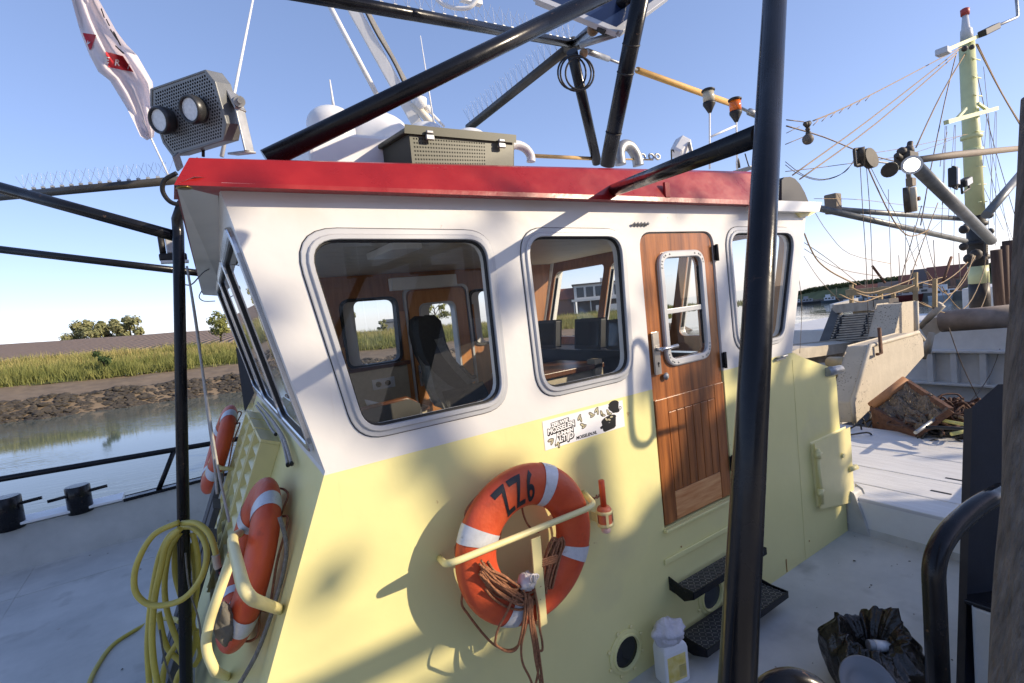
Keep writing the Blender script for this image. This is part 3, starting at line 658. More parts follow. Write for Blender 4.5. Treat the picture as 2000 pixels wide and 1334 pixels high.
# rope stowed in the ring
rnd = random.Random(3)
t = thing('rescue_rope', PY(1010,1150,YW-.16), 'brown laid rope bundled inside the side lifebuoy with long loops hanging down', 'rope')
def wob(p, s): return p+Vector((rnd.uniform(-s,s),rnd.uniform(-s,s),rnd.uniform(-s,s)))
q = MB()
for k in range(16):      # hank lying in the lower left of the ring
    j = k*.68-5; o = (rnd.uniform(-9,9), rnd.uniform(-9,9))
    pts = [PY(x+o[0]*.7, y+o[1]+j*2.0, YW-.215-.010*abs(k % 4)+.01) for x, y in ((946,1104),(962,1122),(985,1136),(1008,1150),(1018,1158),(1008,1164),(982,1150),(960,1132),(944,1112))]
    q.tube(spline([wob(p,.006) for p in pts], 5), .0052, 7)
for k in range(7):       # strands along the lower inside of the ring
    pts = [PY(x, y+k*4.5-8, YW-.225+.008*(k % 3)) for x, y in ((950,1128),(966,1152),(990,1165),(1015,1172),(1040,1166),(1056,1150))]
    q.tube(spline([wob(p,.008) for p in pts], 5), .0052, 7)
for k in range(9):       # hank on the right
    s_ = k*2.4
    pts = [PY(x+s_*.9, y+rnd.uniform(-3,3), YW-.205-.010*(k % 3)) for x, y in ((1050,1158),(1056,1122),(1064,1085),(1074,1062),(1082,1052),(1087,1062),(1080,1082),(1070,1112),(1062,1148))]
    q.tube(spline([wob(p,.005) for p in pts], 5), .0052, 7)
for k in range(4): q.tube(spline([PY(x, y+k*4, YW-.232) for x, y in ((1058,1094),(1070,1090),(1088,1084))],5), .0052, 7)
q.build('rope_hank', ROPE, t)
q = MB()
for pts in ([(1022,1152),(1030,1185),(1036,1225),(1040,1262),(1046,1290),(1052,1320),(1058,1352)], [(1030,1160),(1036,1200),(1046,1240),(1052,1280),(1056,1318),(1052,1346)], [(1044,1150),(1050,1195),(1054,1228),(1060,1252),(1059,1268),(1050,1266),(1045,1250),(1040,1215),(1032,1175)],
            [(1026,1158),(1024,1200),(1018,1240),(1008,1268),(990,1274),(972,1262),(968,1248),(976,1226),(990,1190),(1004,1160)], [(905,1150),(903,1178),(916,1200),(944,1238),(968,1262),(992,1272),(1012,1262),(1024,1240),(1030,1215)],
            [(1030,1180),(1026,1230),(1018,1262),(1022,1295),(1032,1322),(1042,1340)], [(1036,1165),(1042,1210),(1050,1255),(1056,1300),(1060,1340)], [(1040,1170),(1040,1225),(1046,1275),(1050,1310),(1046,1340)]):
    dep_ = .09 if pts[0][0] < 960 else .235
    q.tube(spline([wob(PY(x, y, YW-dep_+.0006*max(0,y-1230)*(dep_ > .1)),.004) for x, y in pts], 6), .0055, 8)
q.build('hanging_loop', ROPE, t)
q = MB()
for pts in ([(1018,978),(1022,1004),(1032,1026),(1048,1040)], [(980,1008),(978,1040),(970,1072)], [(1050,1040),(1075,1020),(1090,1005)]): q.tube(spline([PY(x, y, YW-.12) for x, y in pts], 6), .005, 7)
q.build('grab_line', ROPE, t)
def crumple(c, r, seed, n=28, sc=(1,1,1), amp=.35, f=7.):
    q = MB(); c = Vector(c); o = Vector((seed*3.1, seed*1.7, seed)); m_ = n//2; vs = []
    for i in range(m_+1):
        for j in range(n):
            a, b2 = math.pi*i/m_, 2*math.pi*j/n; d = Vector((math.sin(a)*math.cos(b2), math.sin(a)*math.sin(b2), math.cos(a)))
            h = noise.noise(d*1.6+o)*.5+abs(noise.noise(d*f*.45+o))*.8-abs(noise.noise(d*f+o))*.6
            p = d*r*(1+amp*h); vs.append(c+Vector((p.x*sc[0],p.y*sc[1],p.z*sc[2])))
    q.add(vs, [(i*n+j, (i+1)*n+j, (i+1)*n+(j+1) % n, i*n+(j+1) % n) for i in range(m_) for j in range(n)], smooth=True); return q
p = PY(1028,1136,YW-.215)
t = tag(crumple(p, .040, 5, amp=.45).build('knotted_cloth', mat('white_cloth', (.58,.55,.54), .95, var=.1, scale=30), at=p), 'small grey white cloth knotted among the brown rope in the lifebuoy', 'cloth')
q = MB(); 
for k in range(3): q.tube(spline([p+Vector((.0+.012*k,-.04,.01)), p+Vector((-.012+.014*k,-.055,.05)), p+Vector((.006+.012*k,-.06,.055-.008*k)), p+Vector((.01,-.05,.012))], 5), .004, 6)
q.build('knot', MATS['white_cloth'], t)

# ================================================================ steps
def tread(name, x0, x1, z, dep, label, arm):
    t = thing('boarding_step', ((x0+x1)/2, YW, z), label, 'step', 'boarding steps below the door')
    TR = MATS.get('chequer_tread')
    q = MB(); q.box((x0+.012,YW-dep+.012,z-.010),(x1-.012,YW-.045,z-.002)); q.build('tread', TR, t)
    q = MB(); nx, ny = int((x1-x0)/.026), int((dep-.05)/.026)
    for i in range(nx):
        for j in range(ny):
            cx, cy = x0+.022+i*.026, YW-dep+.022+j*.026; s_ = 1 if (i+j) % 2 else -1
            q.bar((cx-.008,cy-.008*s_,z-.002), (cx+.008,cy+.008*s_,z-.002), .005, .006)
    q.build('grip_pattern', STUD, t)['kind'] = 'stuff'
    q = MB(); q.bar((x0,YW-dep+.004,z-.012),(x1,YW-dep+.004,z-.012),.008,.045,up=(0,0,1)); q.build('nosing', BLACK, t, bevel=.002)
    for x in (x0+.004, x1-.004):
        q = MB(); q.prism([(x-.004,YW-.001,z+.035),(x-.004,YW-.001,z-arm),(x-.004,YW-.05,z-arm-.005),(x-.004,YW-dep*.6,z-.075),(x-.004,YW-dep+.002,z-.034),(x-.004,YW-dep+.002,z+.012),(x-.004,YW-dep*.55,z+.010)], (.008,0,0)); q.build('bracket', BLACK, t)
mat('chequer_tread', (.045,.045,.048), .5, .3, var=.3, scale=20); STUD = mat('worn_tread_studs', (.22,.21,.20), .45, .5, var=.4, scale=15)
tread('u', 2.325, 3.09, .445, .185, 'upper black chequered boarding step on the yellow wall below the door', .05)
tread('l', 2.315, 3.19, .130, .255, 'lower black chequered boarding step sticking out further from the wall', .06)

# ================================================================ jerrycan, rag, rubbish bag
jc = PZ(1314,1325,0)
t = thing('jerrycan', jc, 'white plastic jerrycan with yellow label on the grey deck below the steps', 'jerrycan')
ax = Vector((.98,-.20,0)).normalized(); ay = Vector((.20,.98,0)).normalized()
q = MB(); q.loft([[jc+ax*(sx*.082*k)+ay*(sy*.058*k)+Vector((0,0,z)) for sx, sy in ((-1,-1),(1,-1),(1,1),(-1,1))] for z, k in ((0,.94),(.008,1),(.20,1),(.225,.92),(.245,.62),(.25,.3))]); q.add([jc+ax*(sx*.077)+ay*(sy*.054) for sx, sy in ((-1,-1),(1,-1),(1,1),(-1,1))], [(3,2,1,0)]); q.build('body', WHITEP, t, bevel=.012, seg=3)
q = MB(); q.cyl(jc+ax*-.04+Vector((0,0,.24)), jc+ax*-.04+Vector((0,0,.275)), .022); q.build('cap', MATS['white_plastic'], t)
LAB = mat('yellow_label', (.62,.46,.05), .5, col2=(.80,.68,.30), scale=18)
q = MB(); q.obox(jc+ay*-.0592+ax*-.005+Vector((0,0,.105)), ax*.062, ay*.0008, Vector((0,0,.075))); lb = q.build('label', LAB, t)
q = MB()
for k in range(6): q.obox(jc+ay*-.0602+ax*.03+Vector((0,0,.05+.012*k)), ax*.022, ay*.0003, Vector((0,0,.0016)))
q.build('small_print', BLACKM, lb)
rg = jc+Vector((0,0,.285))
tag(crumple(rg, .092, 2, 48, (1.05,.85,.72), .42, 3.2).build('rag', mat('white_rag', (.56,.55,.60), .95, var=.15, scale=18, bump=.5, bscale=60), at=rg), 'crumpled white rag lying on top of the jerrycan', 'rag')
# bag
bc = PZ(1705,1345,0)
bt = thing('rubbish_bag', bc, 'dark brown black plastic bag standing open and crumpled on the deck', 'bag')
BAG = mat('dark_bag_film', (.016,.0135,.011), .20, var=.5, scale=6, bump=.55, bscale=26)
n_ = 96; vs = []; rows = 26
for i in range(rows):
    tt = i/(rows-1)
    for j in range(n_):
        a = 2*math.pi*j/n_; d = Vector((math.cos(a), math.sin(a), 0)); b3 = a-R_(58)
        w_ = .195*(.86+.24*math.sin(math.pi*min(1,tt*1.05)*.9))*(1 if tt < .7 else 1-.22*(tt-.7)/.3)
        pl_ = abs(noise.noise(Vector((math.cos(a)*3.1+tt*.8, math.sin(a)*3.1, tt*.9+5))))*.55*tt+abs(noise.noise(Vector((math.cos(a)*8+tt*1.6, math.sin(a)*8-tt, tt*2.2))))*.22*(.3+tt)
        h = (.345+.040*math.cos(b3)+.070*math.cos(2*b3+math.pi)*(1 if math.cos(b3) > 0 else .2)+.035*noise.noise(Vector((math.cos(a)*2.6,math.sin(a)*2.6,2)))+.010*noise.noise(Vector((math.cos(a)*6,math.sin(a)*6,5))))*tt
        vs.append(bc+d*w_*(1+pl_-.10*tt)+Vector((0,0,h)))
for i in range(6):       # inside of the bag
    for j in range(n_):
        p = vs[(rows-1)*n_+j]; c_ = bc+Vector((0,0,.10)); vs.append(p.lerp(c_+Vector((0,0,.03*(5-i))), .05+.16*i))
q = MB(); q.add(vs, [(i*n_+j, i*n_+(j+1) % n_, (i+1)*n_+(j+1) % n_, (i+1)*n_+j) for i in range(rows+5) for j in range(n_)], smooth=True); q.build('bag_film', BAG, bt)
wb = bc+Vector((.045,-.055,.245))
t = thing('drinks_bottle', wb, 'clear bottle with torn white label lying in the open rubbish bag', 'bottle')
u_ = Vector((.55,-.45,-.10)).normalized(); q = MB(); q.lathe([(.026,0),(.028,.01),(.028,.12),(.012,.155),(.012,.17)], wb-u_*.09, u_, 18); q.build('bottle', mat('clear_plastic', (.34,.35,.36), .12, var=.1), t)
q = MB(); q.lathe([(.0288,.03),(.0288,.10)], wb-u_*.09, u_, 18); q.build('paper_label', WHITEP, t)
pb = PD(1698,1340,2.36)
q = MB(); nb = Vector((-.30,-.55,.78)).normalized(); q.lathe([(1e-5,-.045),(.080,-.045),(.118,-.006),(.128,.0),(.122,.003),(.078,-.036),(1e-5,-.036)], pb, nb, 36)
tag(q.build('bowl', mat('grey_plastic', (.15,.16,.175), .3), at=pb), 'round grey plastic bowl leaning against the rubbish bag', 'bowl')
# ================================================================ sticker
sA, sB, sC, sD = W2(1059,822), W2(1214,783), W2(1222,836), W2(1064,876)
sx0, sx1 = (sA[0]+sD[0])/2, (sB[0]+sC[0])/2; sz0, sz1 = (sD[1]+sC[1])/2, (sA[1]+sB[1])/2
sw, sh = sx1-sx0, sz1-sz0
st_ = thing('advertising_sticker', ((sx0+sx1)/2, YW, (sz0+sz1)/2), 'white mussel advertising sticker with black cooking pot below the middle window', 'sticker')
def SP(u, v, e=.0): return Vector((sx0+u*sh, YW-.0016-e, sz0+v*sh))      # u, v in sticker heights
AR = sw/sh
q = MB(); q.box((sx0,YW-.0016,sz0),(sx1,YW-.0004,sz1)); q.build('backing', mat('sticker_vinyl', (.78,.78,.80), .35, var=.02), st_)
INK = mat('sticker_black', (.012,.012,.013), .4); INKW = mat('sticker_white', (.82,.82,.82), .4); SHELL = mat('sticker_mussel', (.46,.42,.28), .5, var=.3, scale=90)
def put(q, s, u, v, size, bold=.0, rot=0., e=.0004, shear=0., mi=0, sxx=1.):
    vs, fs = text(s, size, bold, shear); c, s2 = math.cos(rot), math.sin(rot)
    q.add([SP(u+(a[0]*c*sxx-a[1]*s2), v+(a[0]*s2*sxx+a[1]*c), e) for a in vs], fs, mi)
q = MB(); qw = MB()
for s, u, v, sz in (('ZEEUWSE',.72,.80,.17),('MOSSELEN',.76,.62,.25),('KUNNEN',.90,.43,.17),('ALTIJD',.86,.24,.27)):
    [put(q, s, u+.010*k, v-.014*k, sz, .030, .06, .0003, .08) for k in range(3)]
    put(qw, s, u, v, sz, .010, .06, .0007, .08)
put(q, 'MOSSELEN.NL', 1.86, .10, .155, .006, 0, .0004, .1)
def shape(q, pts, e=.0005, mi=0): q.add([SP(u, v, e) for u, v in pts], [tuple(range(len(pts)))], mi)
def ell(u, v, a, b2, r, n=16): return [(u+math.cos(t)*a*math.cos(r)-math.sin(t)*b2*math.sin(r), v+math.cos(t)*a*math.sin(r)+math.sin(t)*b2*math.cos(r)) for t in (2*math.pi*k/n for k in range(n))]
qs = MB()
for u, v, r in ((1.60,.80,.9),(1.72,.50,-.5),(2.16,.80,-.6),(2.42,1.0-.10,.7),(2.66,.72,1.9),(2.98,.70,2.1),(.26,.30,.1),(.52,.14,.8)):
    shape(q, ell(u, v, .135, .062, r), .0003); shape(q, ell(u+.06, v-.07, .13, .055, r+.9), .0003)
    shape(qs, ell(u, v, .105, .036, r), .0006); shape(qs, ell(u+.06, v-.07, .10, .030, r+.9), .0006)
# pot and lid
shape(q, [(2.62,.36),(2.66,.06),(2.74,.02),(3.22,.06),(3.30,.12),(3.34,.46),(3.0,.30)], .0004); shape(q, ell(2.98,.44,.38,.13,.12,24), .0005)
shape(q, [(2.52,.24),(2.64,.28),(2.64,.16),(2.54,.16)], .0004)
shape(q, [(3.02,.98)]+[(3.30+.30*math.cos(t), .86+.22*math.sin(t)) for t in [2.5-.28*k for k in range(8)]]+[(3.48,.60),(3.20,.62)], .0005); shape(q, ell(3.28,.76,.30,.12,-.42,20), .0006)
for k in range(10): shape(q, ell(3.60+.055*math.cos(.63*k), .74+.055*math.sin(.63*k), .016,.016,0,8), .0005)
for u, v in ((3.0,.42),(2.86,.46),(3.12,.5)): shape(qs, ell(u,v,.075,.035,u*3), .0009)
q.build('print_black', INK, st_); qw.build('print_white', INKW, st_); qs.build('print_mussels', SHELL, st_)

# ================================================================ front end fittings
sdir = Vector((FX(1.6)-FX(.6), 0, 1.0)).normalized(); nF = along.cross(sdir).normalized()
if nF.x > 0: nF = -nF
def AP(y, z, out=0.): return FP(y, z)+nF*out
def APX(px, py, out=0.): return PP(px, py, AP(2.5,1.0,out), nF)
buoy(AP(2.66,1.165,.100), -along, sdir, nF, 'orange lifebuoy on the shaded raked end nearest the wheelhouse corner')
buoy(AP(4.98,1.225,.20), -along, sdir, nF, 'orange lifebuoy on the raked end beyond the yellow louvre box')
rk = thing('lifebuoy_rack', AP(2.5,1.0), 'cream tube rack holding the lifebuoy at the shaded corner', 'rack', 'lifebuoy racks')
q = MB(); q.tube(bend([APX(550,1192,-.01), APX(480,1166,.235), APX(452,1052,.235), APX(484,1030,.0)], .15, 10), .020, 14)
q.tube(bend([APX(453,1085,.232), APX(408,1215,.232), APX(400,1265,.22), APX(420,1312,.16), APX(445,1322,.0)], .08, 8), .019, 12); q.build('rail', CREAM, rk)
rk = thing('lifebuoy_rack', AP(4.95,1.1), 'cream tube rack holding the lifebuoy beyond the louvre box', 'rack', 'lifebuoy racks')
q = MB(); q.tube(bend([AP(4.62,1.16,0), AP(4.60,1.15,.22), AP(4.70,1.30,.24), AP(5.0,.95,.24), AP(5.2,.84,.20), AP(5.3,.86,0)], .07, 6), .016, 12); q.build('rail', CREAM, rk)
# cloth and shackles stuffed in the near ring
p = APX(440,1218,.165); tag(crumple(p, .050, 8, 40, (.7,.8,1.7), .45, 3.0).build('stuffed_cloth', mat('dark_canvas', (.15,.14,.12), .95, var=.2, scale=12), at=p), 'grey canvas bundle stuffed between the near rack and its lifebuoy', 'canvas')
q = MB(); q.tube(spline([AP(2.33,1.44,.08), AP(2.28,1.30,.02), AP(2.26,1.0,.03), AP(2.27,.80,.08), AP(2.33,.66,.05), AP(2.42,.45,.05)], 6), .009, 8)
tag(q.build('bow_line', ROPEG, at=AP(2.3,.9,.03)), 'grey rope trailing down behind the near lifebuoy on the raked end', 'rope')
# yellow louvre box: three columns of small wedge shaped vents
lv = thing('louvre_box', AP(3.8,1.2), 'cream yellow ventilation box with three columns of wedge louvres on the raked end', 'ventilator')
for k in range(3):
    y0 = 3.34+k*.47; y1 = y0+.40
    q = MB(); 
    for yy in (y0, y1): q.prism([AP(yy-.012,.62,0),AP(yy+.012,.62,0),AP(yy+.012,.62,.11),AP(yy-.012,.62,.11)], sdir*1.02)
    q.prism([AP(y0,.62,.0),AP(y1,.62,.0),AP(y1,.62,.02),AP(y0,.62,.02)], sdir*1.02)
    q.prism([AP(y0-.012,1.56,.0),AP(y1+.012,1.56,.0),AP(y1+.012,1.56,.11),AP(y0-.012,1.56,.11)], sdir*.02); q.build('column_frame', CREAM, lv, bevel=.003)
    for j in range(11):
        z0 = .64+j*.083; q = MB(); A1, A2 = AP(y0+.012,z0,.10), AP(y1-.012,z0,.10); B1, B2 = AP(y0+.012,z0+.075,.03), AP(y1-.012,z0+.075,.03); D1, D2 = AP(y0+.012,z0,.03), AP(y1-.012,z0,.03)
        q.add([A1,A2,B1,B2,D1,D2], [(0,1,3,2),(0,4,5,1),(0,2,4),(1,5,3)]); q.build('louvre', CREAM, lv)
# dark boards standing under the louvres, hydraulic hose ends, wiper gear
t = thing('fender_boards', AP(4.2,.5), 'dark grey rubber boards lashed upright against the shaded raked end', 'board')
for k in range(3):
    q = MB(); q.prism([AP(3.55+.34*k,-.01,.16),AP(3.79+.34*k,-.01,.16),AP(3.79+.34*k,-.01,.20),AP(3.55+.34*k,-.01,.20)], sdir*(1.05+.1*k)); q.build('board', mat('grey_board', (.07,.07,.075), .7, var=.25), t, bevel=.004)
for px0, px1, lab in (((503,800),(532,848),'short white grey rod with black tip clipped below the raked windows'),((508,790),(569,908),'long white grey rod with black tip clipped below the raked windows')):
    pass
t = thing('hose_rods', AP(3.3,1.6), 'pair of stained grey hoses with black tips clipped below the raked windows', 'hose', None)
for L in ([(500,792),(515,812),(530,838),(538,848)], [(503,786),(524,812),(545,845),(556,876),(562,906)], [(505,789),(528,816),(550,848),(561,876),(569,904)]):
    P = []
    for i, (x, y) in enumerate(L):
        # meet the apron plane a little way off
        c_ = AP(3.0,1.6,.03); P.append(PP(x, y, c_, nF))
    q = MB(); q.tube(spline(P, 6), .0085, 8); q.build('hose', mat('stained_grey_hose', (.40,.36,.33), .6, var=.3, scale=30), t)
    q = MB(); q.tube([P[-1], P[-1]+(P[-1]-P[-2]).normalized()*.02], .0105, 8); q.build('tip', BLACKM, t)
# wheelhouse furniture ------------------------------------------------------------
t = thing('helm_chair', (1.9,4.05,.75), 'high backed black and grey helm chair behind the large window', 'chair')
YC = 4.05
def CH(pts, y0, y1, m, nm, bv=.03):
    q = MB(); q.prism([Vector((PY(x,y,y0).x, y0, PY(x,y,y0).z)) for x, y in pts], (0,y1-y0,0)); return q.build(nm, m, t, bevel=bv, seg=3)
CH([(824,628),(832,622),(846,622),(856,630),(862,652),(866,672),(880,702),(905,738),(918,752),(905,760),(878,745),(850,720),(834,690),(824,650)], YC-.10, YC+.12, SEATM, 'backrest')
CH([(852,665),(864,662),(872,684),(890,708),(912,730),(926,742),(914,748),(890,724),(866,694)], YC-.105, YC+.02, SEATG, 'back_pad', .012)
CH([(845,712),(880,742),(900,776),(898,800),(872,792),(856,760)], YC-.095, YC+.11, SEATG, 'lower_shell')
CH([(872,770),(940,752),(948,770),(880,792)], YC-.11, YC+.14, SEATM, 'seat')
q = MB(); q.cyl((2.15,YC,.75),(2.15,YC,1.2),.06); q.build('pedestal', GALV, t)
q = MB(); q.tube(bend([PY(900,716,YC-.28), PY(922,738,YC-.28), PY(930,734,YC-.28)],.02), .016, 8); q.tube(bend([PY(900,716,YC+.28), PY(922,738,YC+.28), PY(930,734,YC+.28)],.02), .016, 8); q.build('armrest', SEATM, t)
# chart bench along the far wall
t = thing('chart_bench', (1.3,4.9,.75), 'wood topped chart bench cluttered with instruments below the far window', 'bench')
q = MB(); q.box((.60,4.72,1.30),(2.0,FARIN-.06,1.335)); q.build('top', DARKW, t, bevel=.006)
q = MB(); q.box((.62,4.76,.751),(1.98,FARIN-.07,1.298)); q.build('cupboard', BEIGE, t)
q = MB(); q.box((1.30,3.95,1.23),(2.0,4.66,1.27)); q.build('lower_top', DARKW, t, bevel=.006)
q = MB(); q.box((1.34,3.98,.752),(1.98,4.64,1.228)); q.build('drawer_unit', BEIGE, t, bevel=.004)
q = MB(); q.box((1.31,4.1,.95),(1.339,4.5,1.18)); q.build('vent_grille', BLACKM, t)
for nm, lo, hi, mm, lab, cat in (('radio_set',(.78,4.78,1.337),(1.12,4.98,1.42),WHITEP,'cream radio set on the far chart bench at the window corner','radio'),
    ('instrument_box',(.70,5.02,1.337),(.92,5.14,1.47),BEIGE,'small beige instrument box behind the radio set','instrument'),
    ('paper_tray',(1.42,4.05,1.272),(1.86,4.45,1.30),WHITEP,'flat white paper tray on the low drawer unit behind the chair','tray'),
    ('keyboard',(1.30,4.80,1.337),(1.62,4.92,1.36),BLACKM,'black keyboard lying on the far chart bench','keyboard')):
    o = thing(nm, ((lo[0]+hi[0])/2,(lo[1]+hi[1])/2,lo[2]), lab, cat)
    q = MB(); q.box(lo, hi); q.build('case', mm, o, bevel=.01)
    q = MB(); 
    for k in range(4): q.box((lo[0]+.03+k*(hi[0]-lo[0]-.06)/4, lo[1]-.003, lo[2]+(hi[2]-lo[2])*.35), (lo[0]+.03+(k+.6)*(hi[0]-lo[0]-.06)/4, lo[1]-.0004, lo[2]+(hi[2]-lo[2])*.7))
    q.build('knob', BLACKM, o)
t = thing('bench_seat', (.95,2.9,.75), 'low grey settee with curved end just inside the large window', 'settee')
a_ = [PY(*p, 2.75) for p in ((705,806),(800,782),(818,790),(824,812),(826,860),(706,880))]
q = MB(); q.prism(a_, (0,.10,0)); q.build('back_board', mat('grey_laminate', (.075,.072,.066), .45, var=.06), t, bevel=.008)
q = MB(); q.tube([p+Vector((0,.05,.004)) for p in a_[:4]], .016, 8); q.build('trim', DARKW, t)
q = MB(); q.box((.60,2.9,1.05),(1.45,3.5,1.15)); q.build('cushion', SEATM, t, bevel=.03)
p_ = [PY(*p, 3.3) for p in ((712,780),(758,790),(768,804),(726,812))]
q = MB(); q.prism(p_, (0,.0,-.01)); tag(q.build('paper_sheet', WHITEP, at=p_[0]), 'white paper sheet lying beside the grey settee inside the large window', 'paper')
# helm console in front of the rear windows
t = thing('helm_console', (2.8,3.6,.75), 'beige helm console with dark wooden top seen through the middle window', 'console')
q = MB(); q.box((2.30,3.35,.751),(3.02,3.85,1.62)); q.box((2.95,3.30,.752),(3.04,3.40,1.70)); q.build('cabinet', BEIGE, t, bevel=.006)
q = MB(); q.box((2.26,3.30,1.622),(3.06,3.9,1.665)); q.build('top', DARKW, t, bevel=.006)
q = MB(); q.box((2.40,3.335,1.0),(2.80,3.349,1.30)); q.build('mesh_panel', BLACKM, t)
q = MB(); q.box((3.15,3.2,.752),(3.75,5.0,1.50)); q.prism([(3.15,3.2,1.501),(3.15,5.0,1.501),(3.30,5.0,1.72),(3.30,3.2,1.72)], (.40,0,.0)); q.build('wheel_desk', BLACKM, t, bevel=.01)
for y0, y1, z1, lab in ((3.25,3.55,2.00,'dark screen on the helm console nearest the side window'),(3.65,4.02,2.02,'middle dark screen on the helm console'),(4.35,4.75,2.02,'dark screen on the helm console beside the far wall')):
    o = thing('monitor', (3.45,(y0+y1)/2,1.72), lab, 'monitor', 'screens on the helm console')
    q = MB(); q.prism([(3.35,y0,1.74),(3.35,y1,1.74),(3.39,y1,z1),(3.39,y0,z1)], (.08,0,.0)); q.build('housing', BLACKM, o, bevel=.01)
    q = MB(); q.add([(3.347,y0+.02,1.77),(3.347,y1-.02,1.77),(3.384,y1-.02,z1-.02),(3.384,y0+.02,z1-.02)], [(0,1,2,3)]); q.build('screen', mat('screen_glass', (.02,.025,.03), .08), o)
o = thing('monitor', (2.42,3.5,1.665), 'small dark screen on an arm at the left edge of the middle window', 'monitor', 'screens on the helm console')
q = MB(); q.box((2.38,3.42,1.72),(2.44,3.70,1.93)); q.build('housing', BLACKM, o, bevel=.012)
q = MB(); q.tube([(2.44,3.55,1.82),(2.52,3.56,1.667)], .008, 8); q.build('arm', GALV, o)
for k in range(3):
    o = thing('control_lever', (3.2,3.35+.16*k,1.50), ('engine control lever with a pale shaft nearest the side window','engine control lever between two other levers','engine control lever beside the far screens')[k], 'lever', 'levers on the helm desk')
    q = MB(); q.tube([(3.10,3.35+.16*k,1.40),(3.04,3.35+.16*k,1.60)], .012, 8); q.build('shaft', CHROME, o)
    q = MB(); q.ball((3.035,3.35+.16*k,1.61), .025); q.build('knob', BLACKM, o)
# ================================================================ black tube gantry round the wheelhouse
def BT(q, a, b, r, n=20): q.tube([a, b], r, n)
g = thing('gantry_post', PD(1438,1400,1.46), 'thick black leaning gantry post in front of the wheelhouse door', 'post')
pA, pB = PD(1440,1334,.78), PD(1513,0,1.27)
q = MB(); q.tube([pA+(pA-pB)*.35, pB+(pB-pA)*.35], .0277, 28); q.build('tube', BLACK, g)
q = MB(); q.box((pA+(pA-pB)*.35)+Vector((-.12,-.10,-.02)), (pA+(pA-pB)*.35)+Vector((.12,.10,.02))); q.build('foot_plate', BLACK, g)
sA_ = PY(1197,372,YB+.045); sB_ = PD(1488,262,1.19)
q = MB(); q.tube([sA_, sB_], [.034,.0262], 24); q.build('strut', BLACK, g)
ND = PY(1120,86,3.85)                                  # joint of the roof gallows
gl_ = thing('roof_gallows', Vector((ND.x,3.85,2.9)), 'black tube gallows standing on the wheelhouse roof with several legs meeting at one joint', 'gallows')
def leg(nm, p0, p1, r, m=BLACK):
    q = MB(); q.tube([p0, p1], r, 20); return q.build(nm, m, gl_)
l1 = leg('leg', PD(1117,100,3.35), PY(1166,318,3.0), .037)
leg('leg', PD(1262,-60,2.95), PY(1186,322,2.75), .054)
for (x, y, d) in ((1245,95,2.9),(1212,235,2.85)):
    p = PD(x, y, d); 
lb_ = leg('long_beam', PY(520,312,2.30), PD(1190,-16,2.62), .041)
def spikes(o, a, b, n, up, h=.11, m=None):
    for k in range(n):
        p = a.lerp(b, (k+.5)/n); q = MB()
        for s_ in (-1,0,1): q.tube([p, p+up*h+(b-a).normalized()*(.02*s_)+Vector((.03*s_,-.04*s_,0))], .0012, 4, caps=False)
        q.box(p-Vector((.012,.012,.008)), p+Vector((.012,.012,.004))); q.build('bird_spike', GALV, o)
bA0, bA1 = PD(640,-2,3.0), ND
o = leg('spiked_beam', bA0+(bA0-bA1)*.4, bA1, .040); spikes(o, bA0+Vector((0,0,.04)), bA1+Vector((0,0,.04)), 24, Vector((0,0,1)), .13)
bB1 = PY(915,250,5.4)
o = leg('spiked_beam', bA1, bB1, .048, mat('weathered_dark_tube', (.045,.042,.036), .4, var=.3)); spikes(o, bA1+Vector((0,0,.048)), bB1+Vector((0,0,.048)), 20, Vector((-.3,0,.95)), .16)
leg('leg', ND, PD(1235,-12,3.1), .036); leg('leg', ND+Vector((.03,-.05,.0)), PD(1290,-60,3.2), .05)
q = MB(); q.lathe([(.052,-.10),(.058,-.09),(.058,.09),(.052,.10)], ND, (ray(1150,60)).normalized().cross(Vector((0,0,1))), 24); q.ball(ND, .066); q.build('joint', mat('joint_grey', (.07,.068,.06), .5, var=.2), gl_)
# clamps, turnbuckle and ochre pennant pole running forward from the joint
q = MB(); q.tube([PD(1134,88,3.45), PD(1205,66,3.3)], .021, 14); q.tube([PD(1205,66,3.3), PD(1200,44,3.25)], .014, 10); q.build('clamp_arm', GALV, gl_)
for p_, r_2 in ((PD(1158,58,3.4),.04),(PD(1140,104,3.4),.03)): q = MB(); q.ball(p_, r_2, 12); q.build('shackle', mat('tan_rusty', (.32,.20,.11), .6, var=.3), gl_)
wl = thing('forestay', PD(1250,140,3.8), 'ochre covered stay with turnbuckles running forward from the gallows joint', 'stay')
s0, s1, s2, s3 = PD(1146,100,3.5), PD(1188,115,3.8), PD(1245,137,4.3), PD(1432,204,6.6)
q = MB(); q.tube([s0,s1], .020, 12); q.tube([s1, s2], .010, 8); q.build('turnbuckle', GALV, wl)
q = MB(); q.tube([s2, s3], [.026,.036], 12); q.build('cover', mat('ochre_cover', (.62,.36,.10), .6, var=.12, scale=12), wl)
q = MB(); q.tube([s3, PD(1462,218,6.7), PD(1463,218,6.71), PD(1482,226,6.8)], [.018,.018,.045,.045], 8); q.build('shackle', GALV, wl)
